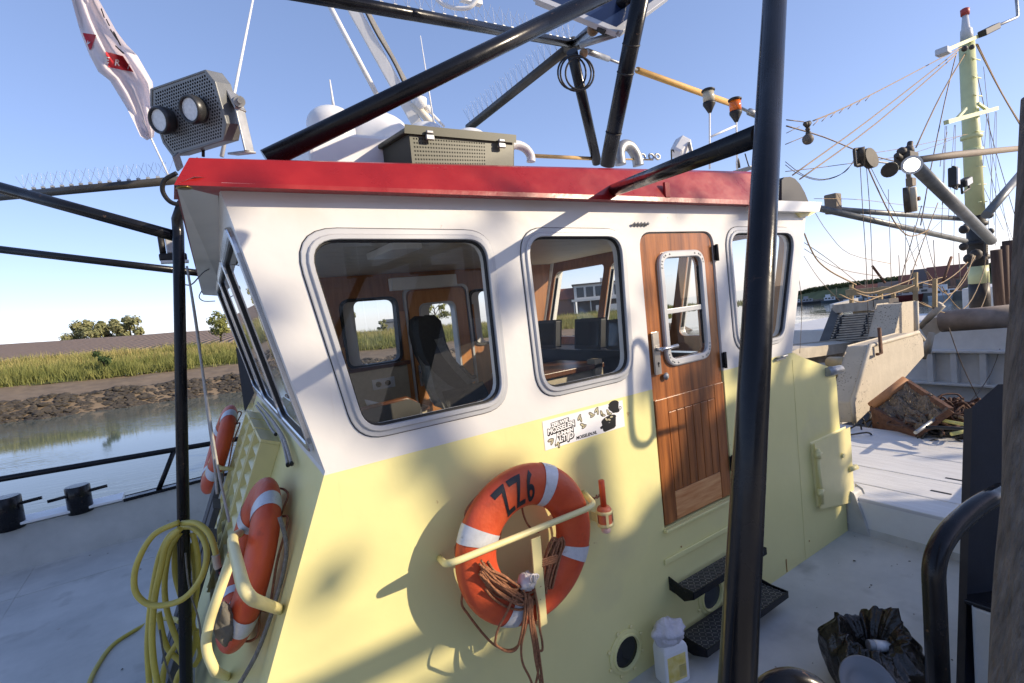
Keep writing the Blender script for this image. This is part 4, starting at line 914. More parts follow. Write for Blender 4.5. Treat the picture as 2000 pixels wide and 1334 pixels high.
# cable coil hanging below the joint
q = MB(); cc = PD(1117,142,3.2)
ux, uy = Vector((.84,-.54,0)), Vector((0,0,1))
for k in range(3):
    rr_ = (.088,.094,.086)[k]; q.tube([cc+ux*(math.cos(t)*rr_*(1.02 if k else 1)+.01*k)+uy*(math.sin(t)*rr_*1.15-.012*k)+Vector((0,-.02*k,0)) for t in [2*math.pi*i/28 for i in range(28)]], .006, 8, closed=True)
tag(q.build('cable_coil', RUBBER, at=cc), 'coil of black cable hanging below the gallows joint', 'cable')
for f_ in (.33,.47,.80):
    q = MB(); e0_, e1_ = PD(1262,-60,2.95), PY(1186,322,2.75); q.lathe([(.0545,-.006),(.058,0),(.0545,.006)], e0_.lerp(e1_,f_), e1_-e0_, 20); q.build('cable_tie', RUBBER, gl_)
# solar panel on the gallows top
sp_ = thing('solar_panel', PD(1165,20,3.3), 'dark blue panel in an aluminium frame lying on top of the gallows', 'panel')
pc = [PD(1048,0,3.2), PD(1205,64,3.2), PD(1300,-6,3.5), PD(1150,-70,3.5)]
nrm = (pc[1]-pc[0]).cross(pc[3]-pc[0]).normalized()
if nrm.z < 0: nrm = -nrm
q = MB()
for i in range(4): q.bar(pc[i], pc[(i+1) % 4], .05, .035, up=nrm)
q.build('frame', ALU, sp_, bevel=.003)
q = MB(); q.prism([p+nrm*.004 for p in pc], nrm*.01); q.build('cell_sheet', mat('solar_blue', (.012,.025,.075), .3, var=.3, scale=3), sp_)
q = MB(); q.bar(pc[0].lerp(pc[1],.62)+nrm*-.01, pc[3].lerp(pc[2],.62)+nrm*-.01, .28, .03, up=nrm); q.build('back_box', BLACKM, sp_, bevel=.004)
# rail across the top left and left hand side frame
lf = thing('side_frame', PD(362,1500,2.85), 'slim black tube frame standing before the raked end with bars running out to the left', 'frame')
a_, c_ = PD(348,438,3.08), PD(364,1345,2.72)
q = MB(); q.tube([PD(357,398,3.0), PD(346,428,3.08), a_+(c_-a_)*.02, c_+(c_-a_)*.4], .031, 18); q.build('post', BLACK, lf)
q = MB(); q.tube([PD(345,462,3.1), PD(-60,350,3.05)], .034, 18); q.build('upper_bar', BLACK, lf)
q = MB(); q.tube([PD(395,534,3.9), PD(-60,480,3.5)], .026, 16); q.build('lower_bar', BLACK, lf)
q = MB(); q.tube([PD(348,352,3.6), PD(-60,390,3.7)], .028, 14); o = q.build('spiked_bar', mat('weathered_dark_tube', (0,0,0)), lf); spikes(o, PD(40,378,3.69)+Vector((0,0,.03)), PD(338,352,3.6)+Vector((0,0,.03)), 16, Vector((0,0,1)), .10)
# small work lamp under the bar by the post
wk = PD(338,500,3.25); t = thing('work_lamp', wk, 'small black work lamp with white reflector behind the slim black post', 'lamp')
q = MB(); q.box(wk+Vector((-.075,-.03,-.03)), wk+Vector((.075,.03,.015))); q.build('housing', BLACKM, t, bevel=.01); q = MB(); q.box(wk+Vector((-.07,-.04,-.045)), wk+Vector((.08,.035,-.031))); q.build('reflector', WHITEP, t)
q = MB(); q.cyl(wk+Vector((-.05,0,.015)), wk+Vector((-.05,0,.12)), .018); q.build('stem', BLACKM, t); q = MB(); q.box(wk+Vector((-.03,-.02,.016)), wk+Vector((.06,.02,.11))); q.build('ballast', ALU, t, bevel=.006)
# cables along the corner
q = MB(); q.tube(spline([PD(345,338,2.15), PD(322,352,2.15), PD(318,374,2.16), PD(334,395,2.18), PD(362,400,2.2), PD(398,397,2.22)], 7), .0095, 8)
tag(q.build('lamp_cable', RUBBER, at=PD(340,370,2.15)), 'thick black cable looping from the twin floodlight to the visor', 'cable')
q = MB(); q.tube(spline([PD(358,555,3.1), PD(375,555,3.1), PD(400,530,3.3), PD(430,520,3.5), PD(455,532,3.6)], 6), .004, 6)
tag(q.build('thin_cable', GALV, at=PD(400,530,3.3)), 'thin grey cable sagging below the white visor', 'cable')
q = MB(); q.tube(spline([PD(394,568,4.3), PD(389,580,4.3), PD(398,588,4.3), PD(420,588,4.3)], 6), .004, 6)
tag(q.build('cable_loop', RUBBER, at=PD(392,580,4.3)), 'small black cable loop at the far lower end of the visor', 'cable')
# halyards running down by the slim post
for L, lab in ((([(365,520),(385,640),(402,780),(418,900),(424,965)],3.05),'pale grey halyard nearer the slim black post'),(([(372,560),(398,740),(424,905),(448,1020)],2.9),'pale grey halyard slanting across the near lifebuoy rack')):
    q = MB(); q.tube(spline([PD(x,y,L[1]-.0006*(y-500)) for x, y in L[0]], 5), .0065, 8); tag(q.build('halyard', mat('pale_rope', (.42,.40,.37), .8, var=.15, scale=40), at=PD(390,700,2.9)), lab, 'rope')
# dark brace behind the raked windows
q = MB(); q.prism([PD(460,675,5.0),PD(472,690,5.0),PD(497,768,5.0),PD(478,806,5.0)], ray(480,740)*.08); tag(q.build('corner_post', NAVY, at=PD(475,780,5.0)), 'dark steel brace beyond the far end of the raked windows', 'brace')
q = MB(); q.bar(PY(686,570,6.2), PY(655,720,6.2), .10, .10); tag(q.build('far_brace', BLACK, at=PY(670,640,6.2)), 'dark slanting brace outside the far cabin window', 'brace')

# ================================================================ twin floodlight
fl = thing('floodlight', PD(470,300,2.0), 'grey octagonal twin floodlight with perforated face on the red roof corner', 'floodlight')
uF = Vector((.59,-.81,0)).normalized(); nh = Vector((-.81,-.59,0)).normalized(); tau = R_(13)
vF = Vector((0,0,1))*math.cos(tau)+nh*math.sin(tau); nL = nh*math.cos(tau)-Vector((0,0,1))*math.sin(tau)
Cf = PD(368,220,1.95)
face = [PP(x, y, Cf, nL) for x, y in ((292,173),(401,135),(420,159),(443,241),(437,275),(336,306),(317,280),(292,206))]
uv = [((p-Cf).dot(uF), (p-Cf).dot(vF)) for p in face]
q = MB(); bk = [Cf+uF*(a*.98)+vF*(b2*.98)-nL*.075 for a, b2 in uv]
rim = [Cf+uF*(a*.93)+vF*(b2*.93) for a, b2 in uv]; rin = [Cf+uF*(a*.93)+vF*(b2*.93)-nL*.02 for a, b2 in uv]
q.loft([bk, face, rim, rin]); q.add(bk, [tuple(range(8))]); q.build('housing', mat('grey_cast_aluminium', (.20,.21,.215), .45, .4, var=.15, scale=20), fl, bevel=.004)
m = bpy.data.materials.new('perforated_sheet'); m.use_nodes = True; n, l, b = nodes(m)
q = MB(); q.add(rin, [tuple(range(8))]); q.build('back_sheet', BLACKM, fl)
# perforated sheet: real round holes
hs = []; cu_out = [(a*.93, b2*.93) for a, b2 in uv]
def inside(p, poly):
    s_ = None
    for i in range(len(poly)):
        a, c = Vector(poly[i]), Vector(poly[(i+1) % len(poly)]); e = c-a; d = Vector(p)-a; cr_ = e.x*d.y-e.y*d.x
        dist = cr_/e.length
        if s_ is None: s_ = 1 if cr_ > 0 else -1
        if dist*s_ < .006: return False
    return True
lampc = [PP(x, y, Cf, nL) for x, y in ((330,236),(390,215))]; luv = [((p-Cf).dot(uF),(p-Cf).dot(vF)) for p in lampc]
for i in range(-22,23):
    for j in range(-22,23):
        p = (i*.0125+(.00625 if j % 2 else 0), j*.0108)
        if inside(p, cu_out) and all(math.hypot(p[0]-c[0], p[1]-c[1]) > .046 for c in luv): hs.append([(p[0]+.0044*math.cos(2*math.pi*k/8), p[1]+.0044*math.sin(2*math.pi*k/8)) for k in range(8)])
vs, fs = plate(cu_out, hs, .001)
q = MB(); q.add([Cf+uF*v[0]+vF*v[1]-nL*(.004-v[2]) for v in vs], fs); q.build('perforated_face', mat('face_grey', (.24,.25,.255), .45, .3, var=.1), fl)
for c in lampc:
    q = MB(); q.lathe([(.036,-.003),(.047,.004),(.052,.03),(.049,.046),(.046,.050),(.041,.048),(.039,.040)], c, nL, 28, cap=False); lo = q.build('lamp', mat('dark_lamp_rim', (.045,.047,.05), .35, .3), fl)
    q = MB(); q.lathe([(1e-5,.036),(.02,.038),(.039,.040)], c, nL, 24); q.build('lens', mat('frosted_lens', (.68,.71,.74), .22, 0, var=.12, scale=90), lo)
cr0 = PP(465,198,Cf+uF*.135-nL*.03,uF)
q = MB(); q.bar(PD(452,180,1.94), PD(470,215,1.93), .05, .008, up=uF); q.bar(PD(466,205,1.93), PD(487,296,1.95), .042, .008, up=uF); q.bar(PD(489,297,1.95), PD(455,301,2.08), .042, .008); q.build('bracket', GALV, fl, bevel=.002)
q = MB(); q.cyl(PD(462,200,1.96), PD(468,198,1.90), .020, n=12); q.cyl(PD(466,196,1.92), PD(470,196,1.885), .011, n=8); q.build('clamp_knob', GALV, fl)
q = MB(); q.bar(PD(343,302,2.0), PD(352,330,2.05), .035, .006, up=uF); q.build('foot', GALV, fl)
q = MB(); q.tube([PD(397,290,2.05), PD(397,306,2.05)], .006, 6); q.build('wire', RUBBER, fl)

# ================================================================ things on the roof
def dome(name, c, r, h, label, cat='dome', grp=None, tilt=(0,0,1)):
    t = thing(name, c, label, cat, grp); q = MB(); P_ = [(r*.92,0),(r,.02),(r,h-r*.75)]+[(r*math.cos(a),h-r*.75+r*.75*math.sin(a)) for a in [math.pi/2*k/8 for k in range(1,9)]]
    P_[-1] = (1e-5, P_[-1][1]); q.lathe(P_, c, tilt, 36); q.build('radome', WHITEP, t)
    q = MB(); q.lathe([(r*1.005,.05),(r*1.012,.055),(r*1.005,.06)], c, tilt, 36); q.build('seam', ALU, t); return t
zr = 2.90
dome('satellite_dome', PY(655,312,2.75)+Vector((0,0,-.02)), .120, .29, 'slim white radome on the roof with a seam down its side')
dome('satellite_dome', PY(738,318,2.95)+Vector((.0,0,-.03)), .215, .31, 'wide white satellite dome partly hidden by the black beam')
dome('satellite_dome', PY(838,320,3.9)+Vector((0,0,-.13)), .17, .46, 'white dome peeping out just behind the green box', tilt=(0,0,1))
dome('satellite_dome', PY(920,312,3.9)+Vector((0,0,-.10)), .17, .36, 'low white dome behind the right end of the green box')
q = MB(); q.box(PY(606,312,2.62)+Vector((0,0,-.06)), PY(725,312,3.1)+Vector((.1,.0,-.02))); tag(q.build('dome_plinth', WHITE, bevel=.02, at=PY(660,305,2.8)), 'white plinth under the two foremost radomes', 'plinth')
# olive storage box with perforated sides, lid and two latches
bx = thing('storage_box', PY(900,315,2.4), 'olive green metal storage box with perforated side and two chrome latches', 'box')
YX = 2.38; c1, c2, c3, c4 = PY(798,257,YX), PY(1004,275,YX), PY(1002,318,YX), PY(804,318,YX); dpt = Vector((-.13,.62,-.02))
lt = [PY(793,246,YX-.02), PY(1006,266,YX-.02)]
q = MB(); fr_ = [c1,c2,c3,c4]; q.prism([c1+Vector((0,0,.0)),c2,c3+Vector((0,0,-.05)),c4+Vector((0,0,-.05))], dpt); q.build('body', mat('hole_shade_olive', (.040,.043,.030), .6), bx)  # body kept darker so the perforations look like shaded holes
q = MB(); q.prism([lt[0],lt[1],PY(1006,276,YX-.02),PY(793,257,YX-.02)], dpt*1.06+Vector((0,.02,0))); q.build('lid', OLIVE, bx, bevel=.008)
vs_, fs_ = [], []
hl = []; Wd, Ht = 1., 1.
nu, nv = 62, 17
for i in range(nu):
    for j in range(nv):
        if i < 28 and j < 9:
            u0, v0 = .03+i*.024, .05+j*.105; hl.append([(u0,v0),(u0+.011,v0),(u0+.011,v0+.046),(u0,v0+.046)])
vs, fs = plate([(0,0),(.99,0),(.99,.98),(0,.98)], hl, .001)
def BX(u, v, e): return c1.lerp(c2,u).lerp((c4+Vector((0,0,-.04))).lerp(c3+Vector((0,0,-.04)),u), v)+Vector((0,-.004-e,0))
q = MB(); q.add([BX(v[0], v[1], v[2]) for v in vs], fs); q.build('perforated_side', mat('olive_sheet', (.100,.105,.075), .45, var=.12), bx)
for px, py in ((836,264),(976,280)):
    p = PY(px,py,YX-.012); q = MB(); q.box(p+Vector((-.022,-.026,-.030)), p+Vector((.022,-.010,-.004))); q.box(p+Vector((-.018,-.028,.000)), p+Vector((.018,-.012,.016))); q.build('latch', GALV, bx, bevel=.004)
# gooseneck vents
def goose(L, r, lab, m=WHITE):
    t = thing('gooseneck_vent', L[0], lab, 'vent', 'gooseneck vents on the roof'); q = MB(); q.tube(spline(L, 8), r, 20); q.build('pipe', m, t)
goose([PY(978,322,2.5),PY(976,303,2.5),PY(988,289,2.5),PY(1008,283,2.5),PY(1026,290,2.5),PY(1036,304,2.5),PY(1037,316,2.5)], .026, 'white gooseneck vent in front of the green box')
goose([PY(1212,322,3.0),PY(1210,296,3.0),PY(1219,284,3.0),PY(1232,288,3.0),PY(1243,306,3.0),PY(1247,324,3.0)], .045, 'grey gooseneck vent behind the black gallows legs', GALV)
# tan boat hook lying across
q = MB(); q.tube([PY(1036,304,3.0), PY(1160,310,3.0)], .014, 10); q.tube([PY(1160,310,3.0), PY(1275,312,3.0)], .007, 8)
tag(q.build('boat_hook', mat('bamboo', (.50,.33,.14), .6, var=.2, scale=10), at=PY(1100,306,3.0)), 'tan wooden boat hook lying along the roof edge', 'boat hook')
q = MB()
for x in (1255,1272,1284): q.tube([PY(x,306,3.0)+Vector((.03*math.cos(a),0,.022*math.sin(a))) for a in [2*math.pi*k/12 for k in range(12)]], .009, 6, closed=True)
tag(q.build('chain_links', GALV, at=PY(1270,308,3.0)), 'short galvanised chain at the end of the boat hook', 'chain')
# white crane boom and tubes
bo = thing('crane_boom', PY(825,300,4.4), 'white slanting crane boom with black cable rising from behind the green box', 'boom')
b0, b1 = PY(826,262,4.4), PD(664,-30,4.2)
q = MB(); dd = (b1-b0); q.bar(b0, b1, .10, .17, up=ray(750,120)); q.build('box_beam', WHITE, bo, bevel=.01)
q = MB(); q.bar(b0+Vector((.05,-.09,.02)), b1+Vector((.05,-.09,.02)), .035, .035, up=ray(750,120)); q.build('conduit', mat('cream_conduit', (.72,.66,.55), .5), bo)
q = MB(); q.tube(spline([b0.lerp(b1,t_)+Vector((.02+.007*math.sin(t_*17),-.11,.007*math.cos(t_*11))) for t_ in [k/14 for k in range(15)]], 4), .008, 6); q.build('cable', RUBBER, bo)
q = MB(); q.tube([PY(742,196,4.0), PD(622,-30,3.8)], .020, 12); tag(q.build('white_strut', WHITE, at=PY(742,250,4.0)), 'thin white tube slanting up left of the crane boom', 'tube')
t = thing('lamp_cluster', PY(822,215,4.2), 'cluster of white fittings at the foot of the crane boom', 'fittings')
q = MB(); q.tube([PY(806,200,4.2), PY(852,252,4.2)], .035, 12); q.build('arm', mat('cream_conduit', (0,0,0)), t)
q = MB(); q.lathe([(.06,0),(.065,.05),(.04,.09)], PY(815,205,4.2), (.3,-.6,.5), 16); q.build('horn', WHITE, t); q = MB(); q.ball(PY(836,213,4.2), .035); q.tube([PY(832,210,4.2), PY(868,248,4.2)], .012, 8); q.build('tube', WHITE, t)
for x0, y0, x1, y1, Y, lab in ((848,246,821,70,4.0,'white whip aerial beside the crane boom'),(652,212,644,156,2.9,'short white whip aerial on the slim radome'),(433,306,496,-10,2.6,'long thin whip aerial rising behind the twin floodlight')):
    q = MB(); q.tube([PY(x0,y0,Y), PY(x0,y0,Y).lerp(PY(x1,y1,Y),.35), PY(x1,y1,Y)], [.009,.007,.004], 8); tag(q.build('whip_aerial', WHITEP, at=PY(x0,y0,Y)), lab, 'aerial')
# folded white handle at the top edge
q = MB(); q.tube(spline([PD(848,-12,3.4),PD(862,6,3.4),PD(890,16,3.4),PD(918,14,3.4),PD(935,-6,3.4)], 6), .014, 10); q.box(PD(896,0,3.4)+Vector((0,-.05,-.02)), PD(928,-30,3.4)+Vector((.05,.05,.02))); tag(q.build('radar_bracket', WHITE, at=PD(890,0,3.4)), 'white looped bracket at the top edge above the roof', 'bracket')
# navigation lamps on white stems
nv_ = thing('navigation_lights', PY(1385,320,2.9), 'pair of navigation lights, one clear and one orange, on joined white stems', 'navigation light')
def navl(px, py, Y, m, pb):
    c = PY(px, py, Y); s_ = (R @ (c-EYE)).z/F*1.06
    q = MB(); q.lathe([(11*s_,10*s_),(12*s_,11*s_),(12*s_,13*s_),(9*s_,15*s_)], c, n=20); q.build('lamp_cap', BLACKM, nv_); q = MB(); q.lathe([(3*s_,-28*s_),(7*s_,-20*s_),(11*s_,-13*s_),(11*s_,-9*s_)], c, n=20); o = q.build('lamp_housing', BLACKM, nv_)
    q = MB(); q.lathe([(10*s_,-9*s_),(10.4*s_,0),(10*s_,10*s_)], c, n=20); q.build('lens', m, o)
    q = MB(); q.tube([c+Vector((0,0,-26*s_)), PY(pb[0],pb[1],Y)], .0085, 10); q.build('stem', WHITE, nv_)
navl(1384,190,2.9, mat('clear_lamp_glass', (.50,.45,.33), .2, var=.1), (1386,330)); navl(1436,208,2.9, mat('orange_lamp_glass', (.75,.16,.02), .15), (1440,335))
q = MB(); q.tube([PY(1386,268,2.9), PY(1436,246,2.9)], .010, 8); q.build('cross_tube', WHITE, nv_)
q = MB(); q.lathe([(.02,0),(.018,.06),(.008,.09)], PY(1442,328,2.9), n=10); q.tube([PY(1455,300,2.9), PY(1464,330,2.9)], .006, 6); q.build('cable_gland', BLACKM, nv_)
# white floodlight on the roof
wf = PY(1330,288,2.8); t = thing('roof_lamp', wf, 'white tilted floodlight on the roof edge left of the navigation lights', 'floodlight')
dl_ = Vector((.75,.0,.62)).normalized(); q = MB(); q.lathe([(.045,-.10),(.06,-.08),(.075,.02),(.078,.055),(.07,.06)], wf, dl_, 6, smooth=False); q.build('housing', WHITEP, t, bevel=.006)
q = MB(); q.bar(wf+Vector((.0,-.08,.02)), wf+Vector((.03,-.08,-.10)), .03, .008); q.build('bracket', GALV, t)
q = MB(); q.tube(spline([wf+dl_*-.09, wf+Vector((-.12,0,-.03)), wf+Vector((-.13,0,-.12))], 6), .006, 6); q.build('cable', RUBBER, t)
# black cowl at the rear of the roof
cw = PY(1556,394,2.3); t = thing('cowl_vent', cw, 'black hooded cowl vent on the white rear lip of the roof', 'vent')
pr_ = [(1527,394),(1527,352),(1532,346),(1543,345),(1553,349),(1563,360),(1572,376),(1580,396)]
L0 = [PY(x,y,2.12) for x, y in pr_]; L1 = [PY(x,y,2.12)+Vector((0,.26,0)) for x, y in pr_]
q = MB(); q.loft([L0, L1], closed=False, smooth=False); q.add(L0, [tuple(range(8))]); q.add(L1, [tuple(range(8))[::-1]]); q.build('hood', mat('satin_black', (.005,.005,.0055), .45), t, bevel=.012, seg=3)
q = MB(); q.box(PY(1465,318,2.5)+Vector((0,0,-.03)), PY(1481,332,2.5)+Vector((.03,.2,.03))); tag(q.build('grey_case', GALV, at=PY(1472,328,2.5)), 'small grey case on the roof edge beside the gantry post', 'case')

# ================================================================ flag
fg = thing('flag', PD(235,150,6.0), 'white flag with red lettered patches hanging slack from a thin staff', 'flag')
LE = [(128,-60),(140,0),(152,45),(158,66),(175,108),(192,140),(215,158),(232,186),(248,212),(262,240),(274,266),(287,274)]
RE = [(172,-60),(192,-2),(210,30),(228,62),(248,88),(268,108),(284,136),(298,160),(303,200),(303,225),(303,250),(300,268)]
def FLG(t_, s_, e=0.):
    k = t_*(len(LE)-1); i = min(int(k), len(LE)-2); f_ = k-i
    lx, ly = LE[i][0]*(1-f_)+LE[i+1][0]*f_, LE[i][1]*(1-f_)+LE[i+1][1]*f_
    rx, ry = RE[i][0]*(1-f_)+RE[i+1][0]*f_, RE[i][1]*(1-f_)+RE[i+1][1]*f_
    fold = .14*math.sin(s_*9.5+t_*5)+.07*math.sin(s_*19-t_*9)+.05*math.sin(t_*14)
    return PD(lx+(rx-lx)*s_, ly+(ry-ly)*s_, 6.0+fold-e)
q = MB(); nr, nc = 44, 22
q.add([FLG(i/nr, j/nc) for i in range(nr+1) for j in range(nc+1)], [(i*(nc+1)+j, (i+1)*(nc+1)+j, (i+1)*(nc+1)+j+1, i*(nc+1)+j+1) for i in range(nr) for j in range(nc)], smooth=True)
CLOTH = mat('thin_white_flag_cloth', (.80,.76,.78), .9, var=.03)
n, l, b = nodes(CLOTH); b.inputs['Transmission Weight'].default_value = 0
tr = n.new('ShaderNodeBsdfTranslucent'); tr.inputs[0].default_value = (.85,.75,.76,1); ms = n.new('ShaderNodeMixShader'); ms.inputs[0].default_value = .4
l.new(b.outputs[0], ms.inputs[1]); l.new(tr.outputs[0], ms.inputs[2]); l.new(ms.outputs[0], n['Material Output'].inputs[0])
q.build('cloth', CLOTH, fg)
def FXY(px, py, e):                            # where on the cloth a picture point lies
    def err(t_, s_):
        k = t_*(len(LE)-1); a = min(int(k), len(LE)-2); f_ = k-a
        lx, ly = LE[a][0]*(1-f_)+LE[a+1][0]*f_, LE[a][1]*(1-f_)+LE[a+1][1]*f_; rx, ry = RE[a][0]*(1-f_)+RE[a+1][0]*f_, RE[a][1]*(1-f_)+RE[a+1][1]*f_
        return (lx+(rx-lx)*s_-px)**2+(ly+(ry-ly)*s_-py)**2
    t0, s0_ = min(((i/40, j/12) for i in range(41) for j in range(13)), key=lambda p: err(*p)); st_ = .025
    for _ in range(6):
        t0, s0_ = min(((min(1,max(0,t0+i*st_)), min(1,max(0,s0_+j*st_*2))) for i in (-1,0,1) for j in (-1,0,1)), key=lambda p: err(*p)); st_ *= .55
    return FLG(t0, s0_, e)
def patch(poly, m, nm, e=.02, k=10):
    A, B, C_, D2 = poly; q = MB()
    g_ = [[((A[0]*(1-u)+B[0]*u)*(1-v)+(D2[0]*(1-u)+C_[0]*u)*v, (A[1]*(1-u)+B[1]*u)*(1-v)+(D2[1]*(1-u)+C_[1]*u)*v) for u in [i/k for i in range(k+1)]] for v in [j/k for j in range(k+1)]]
    q.add([FXY(x,y,e) for row in g_ for x, y in row], [(i*(k+1)+j, i*(k+1)+j+1, (i+1)*(k+1)+j+1, (i+1)*(k+1)+j) for i in range(k) for j in range(k)], smooth=True); return q.build(nm, m, fg)
FR_ = mat('flag_red', (.48,.025,.035), .85, var=.08)
patch([(161,64),(188,68),(178,96),(175,98)], FR_, 'red_panel'); patch([(206,101),(240,109),(261,141),(212,131)], FR_, 'red_panel')
q = MB()
for ch, x, y, sz, rot in (('E',209,118,17,.12),('R',229,123,17,.10),('I',251,130,15,.3),('V',172,84,9,.5)):
    vs, fs = refine(*text(ch, sz, .4), 2.5); q.add([FXY(x+v[0]*math.cos(rot)+v[1]*math.sin(rot), y-v[1]*math.cos(rot)+v[0]*math.sin(rot), .035) for v in vs], fs)
q.build('white_letters', WHITEP, fg)
for a, c in (((216,58),(229,78)),((222,62),(235,88)),((226,90),(241,104)),((198,17),(204,34)),((208,38),(214,50))): q = MB(); q.tube([FXY(a[0],a[1],.03), FXY(c[0],c[1],.03)], .008, 5); q.build('dark_print', BLACKM, fg)
q = MB(); q.tube([PD(330,345,6.0), PD(265,205,6.1), PD(200,60,6.3)], .010, 8); q.build('staff', WHITEP, fg)

# ================================================================ yellow hose on the slim post
hz = thing('water_hose', PD(350,1180,2.75), 'yellow water hose hung in long loops over the slim black post', 'hose')
def H3(L, d, k=7): return spline([PD(x, y, d if not isinstance(d, (list, tuple)) else d[i]) for i, (x, y) in enumerate(L)], k)
q = MB(); RH = .0148
q.tube(H3([(350,1020),(300,1045),(268,1100),(263,1150),(285,1178),(320,1182),(360,1168),(392,1130),(404,1085),(396,1050),(375,1030),(356,1030)], [2.72,2.68,2.64,2.62,2.62,2.62,2.62,2.63,2.66,2.7,2.76,2.8]), RH, 12)
q.tube(H3([(350,1034),(330,1048),(312,1085),(300,1140),(292,1200),(288,1265),(292,1345)], 2.78), RH, 12)
q.tube(H3([(352,1032),(326,1062),(314,1110),(302,1170),(297,1235),(300,1290),(310,1350)], 2.70), RH*1.05, 12)
q.tube(H3([(352,1040),(332,1075),(322,1130),(324,1180),(336,1225),(352,1265),(362,1300)], 2.80), RH, 12)
q.tube(H3([(352,1040),(342,1075),(342,1120),(352,1160),(362,1185)], 2.84), RH, 12)
q.tube(H3([(310,1195),(318,1240),(330,1270),(350,1290),(368,1310)], 2.85), RH, 12)
q.tube(H3([(376,1040),(386,1085),(386,1140),(378,1190),(366,1225),(340,1265),(322,1300),(316,1345)], 2.84), RH, 12)
q.tube(H3([(372,1060),(380,1110),(382,1170),(376,1215),(382,1240),(392,1275),(380,1300)], 2.88), RH, 12)
q.tube(H3([(384,1230),(380,1260),(368,1290),(350,1315),(340,1345)], 2.82), RH, 12)
q.tube(H3([(356,1022),(384,1022),(408,1042),(420,1075),(422,1090)], [2.74,2.7,2.66,2.62,2.6]), RH, 12)
q.build('loops', HOSE, hz)
G0 = [PZ(170,1345,.012),PZ(186,1308,.012),PZ(218,1262,.012),PZ(262,1232,.012),PZ(300,1213,.012)]
q = MB(); q.tube(spline(G0+[PD(330,1208,3.4),PD(352,1214,3.0)], 8), RH, 12); q.build('lead', HOSE, hz)
q = MB(); q.tube(H3([(421,1084),(424,1102),(427,1110)], 2.6), .019, 12); q.build('coupling', BEIGE, hz)
q = MB(); q.tube(H3([(425,1104),(429,1118),(434,1132)], 2.6), .017, 12); q.build('valve', BLACKM, hz)
q = MB(); q.tube(H3([(432,1116),(440,1140)], 2.58), .012, 8); q.build('valve_handle', RED, hz)
q = MB(); q.tube(H3([(362,1080),(370,1150),(388,1210),(394,1262)], 2.75), .005, 6); q.tube(H3([(312,1230),(322,1290),(340,1345)], 2.75), .005, 6); q.build('lashing', ROPEG, hz)

# ================================================================ hoops, navy post, timber pile at the right
for L, r, lab in (([PD(1836,1420,1.85),PD(1826,1180,1.85),PD(1822,1095,1.85),PD(1850,1040,1.9),PD(1905,990,1.98),PD(1960,960,2.05)], .036, 'bent black hand hoop in front of the navy steel post'),
                  ([PD(1470,1420,1.45),PD(1495,1345,1.45),PD(1545,1326,1.45),PD(1600,1348,1.45),PD(1622,1420,1.45)], .036, 'low black hand hoop just rising over the bottom edge')):
    q = MB(); q.tube(bend(L, .07, 6), r, 20); tag(q.build('hand_hoop', BLACK, at=L[0]), lab, 'hoop', None)
po = thing('steel_post', PD(1925,1300,2.55), 'dark navy steel post with sloping top beside the timber pile', 'post')
dp = 2.55
q = MB(); q.prism([PD(1895,800,dp),PD(1950,752,dp),PD(1990,752,dp),PD(1990,1420,dp),PD(1878,1420,dp)], ray(1930,1000)*.06); q.build('web', NAVY, po, bevel=.004)
q = MB(); q.prism([PD(1884,800,dp-.03),PD(1898,798,dp-.03),PD(1880,1420,dp-.03),PD(1866,1420,dp-.03)], ray(1900,1000)*.05); q.build('flange', mat('brown_black_steel', (.030,.024,.020), .5, var=.3), po, bevel=.003)
PILE = mat('weathered_timber', (.060,.055,.050), .9, col2=(.17,.155,.14), stretch=(11,11,.9), scale=4, bump=1., bscale=9)
pl = thing('timber_pile', PD(2120,1334,1.0), 'weathered grey timber mooring pile with long cracks at the right edge', 'pile')
q = MB(); A_, B_ = PD(2152,1500,.98), PD(2172,150,1.22); rows = []
for i in range(40):
    c = A_.lerp(B_, i/39); r0 = .165-.012*i/39
    rows.append([c+Vector((math.cos(a), math.sin(a), 0))*(r0*(1+.05*noise.noise(Vector((math.cos(a)*3, math.sin(a)*3, i*.12)))+.03*noise.noise(Vector((math.cos(a)*14, math.sin(a)*14, i*.05))))) for a in [2*math.pi*k/60 for k in range(60)]])
q.loft(rows, smooth=True); q.add(rows[-1], [tuple(range(60))]); q.build('trunk', PILE, pl)
q = MB()
for k, (x, y0, y1) in enumerate(((1972,930,1110),(1962,1120,1290),(1984,1000,1200),(1990,760,900),(1978,1230,1400))):
    pts = [PP(x+6*math.sin(t_*5+k), y0+(y1-y0)*t_, A_+Vector((-.11,-.11,.3)), Vector((-.7,-.7,0))) for t_ in [i/6 for i in range(7)]]
# ================================================================ river valley (level frame)
U = Vector((.995,.100,0)).normalized(); V = Vector((-.100,.995,0)).normalized(); V0 = 39.69
def BK(u, v, z): return U*u+V*(V0+v)+Vector((0,0,z))
PROF = [(-6,-2.2),(0,-1.0),(2,.0),(7,.62),(11,1.25),(16,1.95),(22,2.75),(45,4.62),(70,4.9),(140,4.6),(420,3.5)]
def bz(v):
    for (a, za), (b2, zb2) in zip(PROF[:-1], PROF[1:]):
        if v <= b2: return za+(zb2-za)*(v-a)/(b2-a)
    return PROF[-1][1]
def crest(u): return 1.0 if u < 14 else max(.0, 1-(u-14)/26)     # the field hill falls away to the right
def gz(u, v):
    z = bz(v)
    if v > 16: z = 1.95+(z-1.95)*crest(u)
    return z
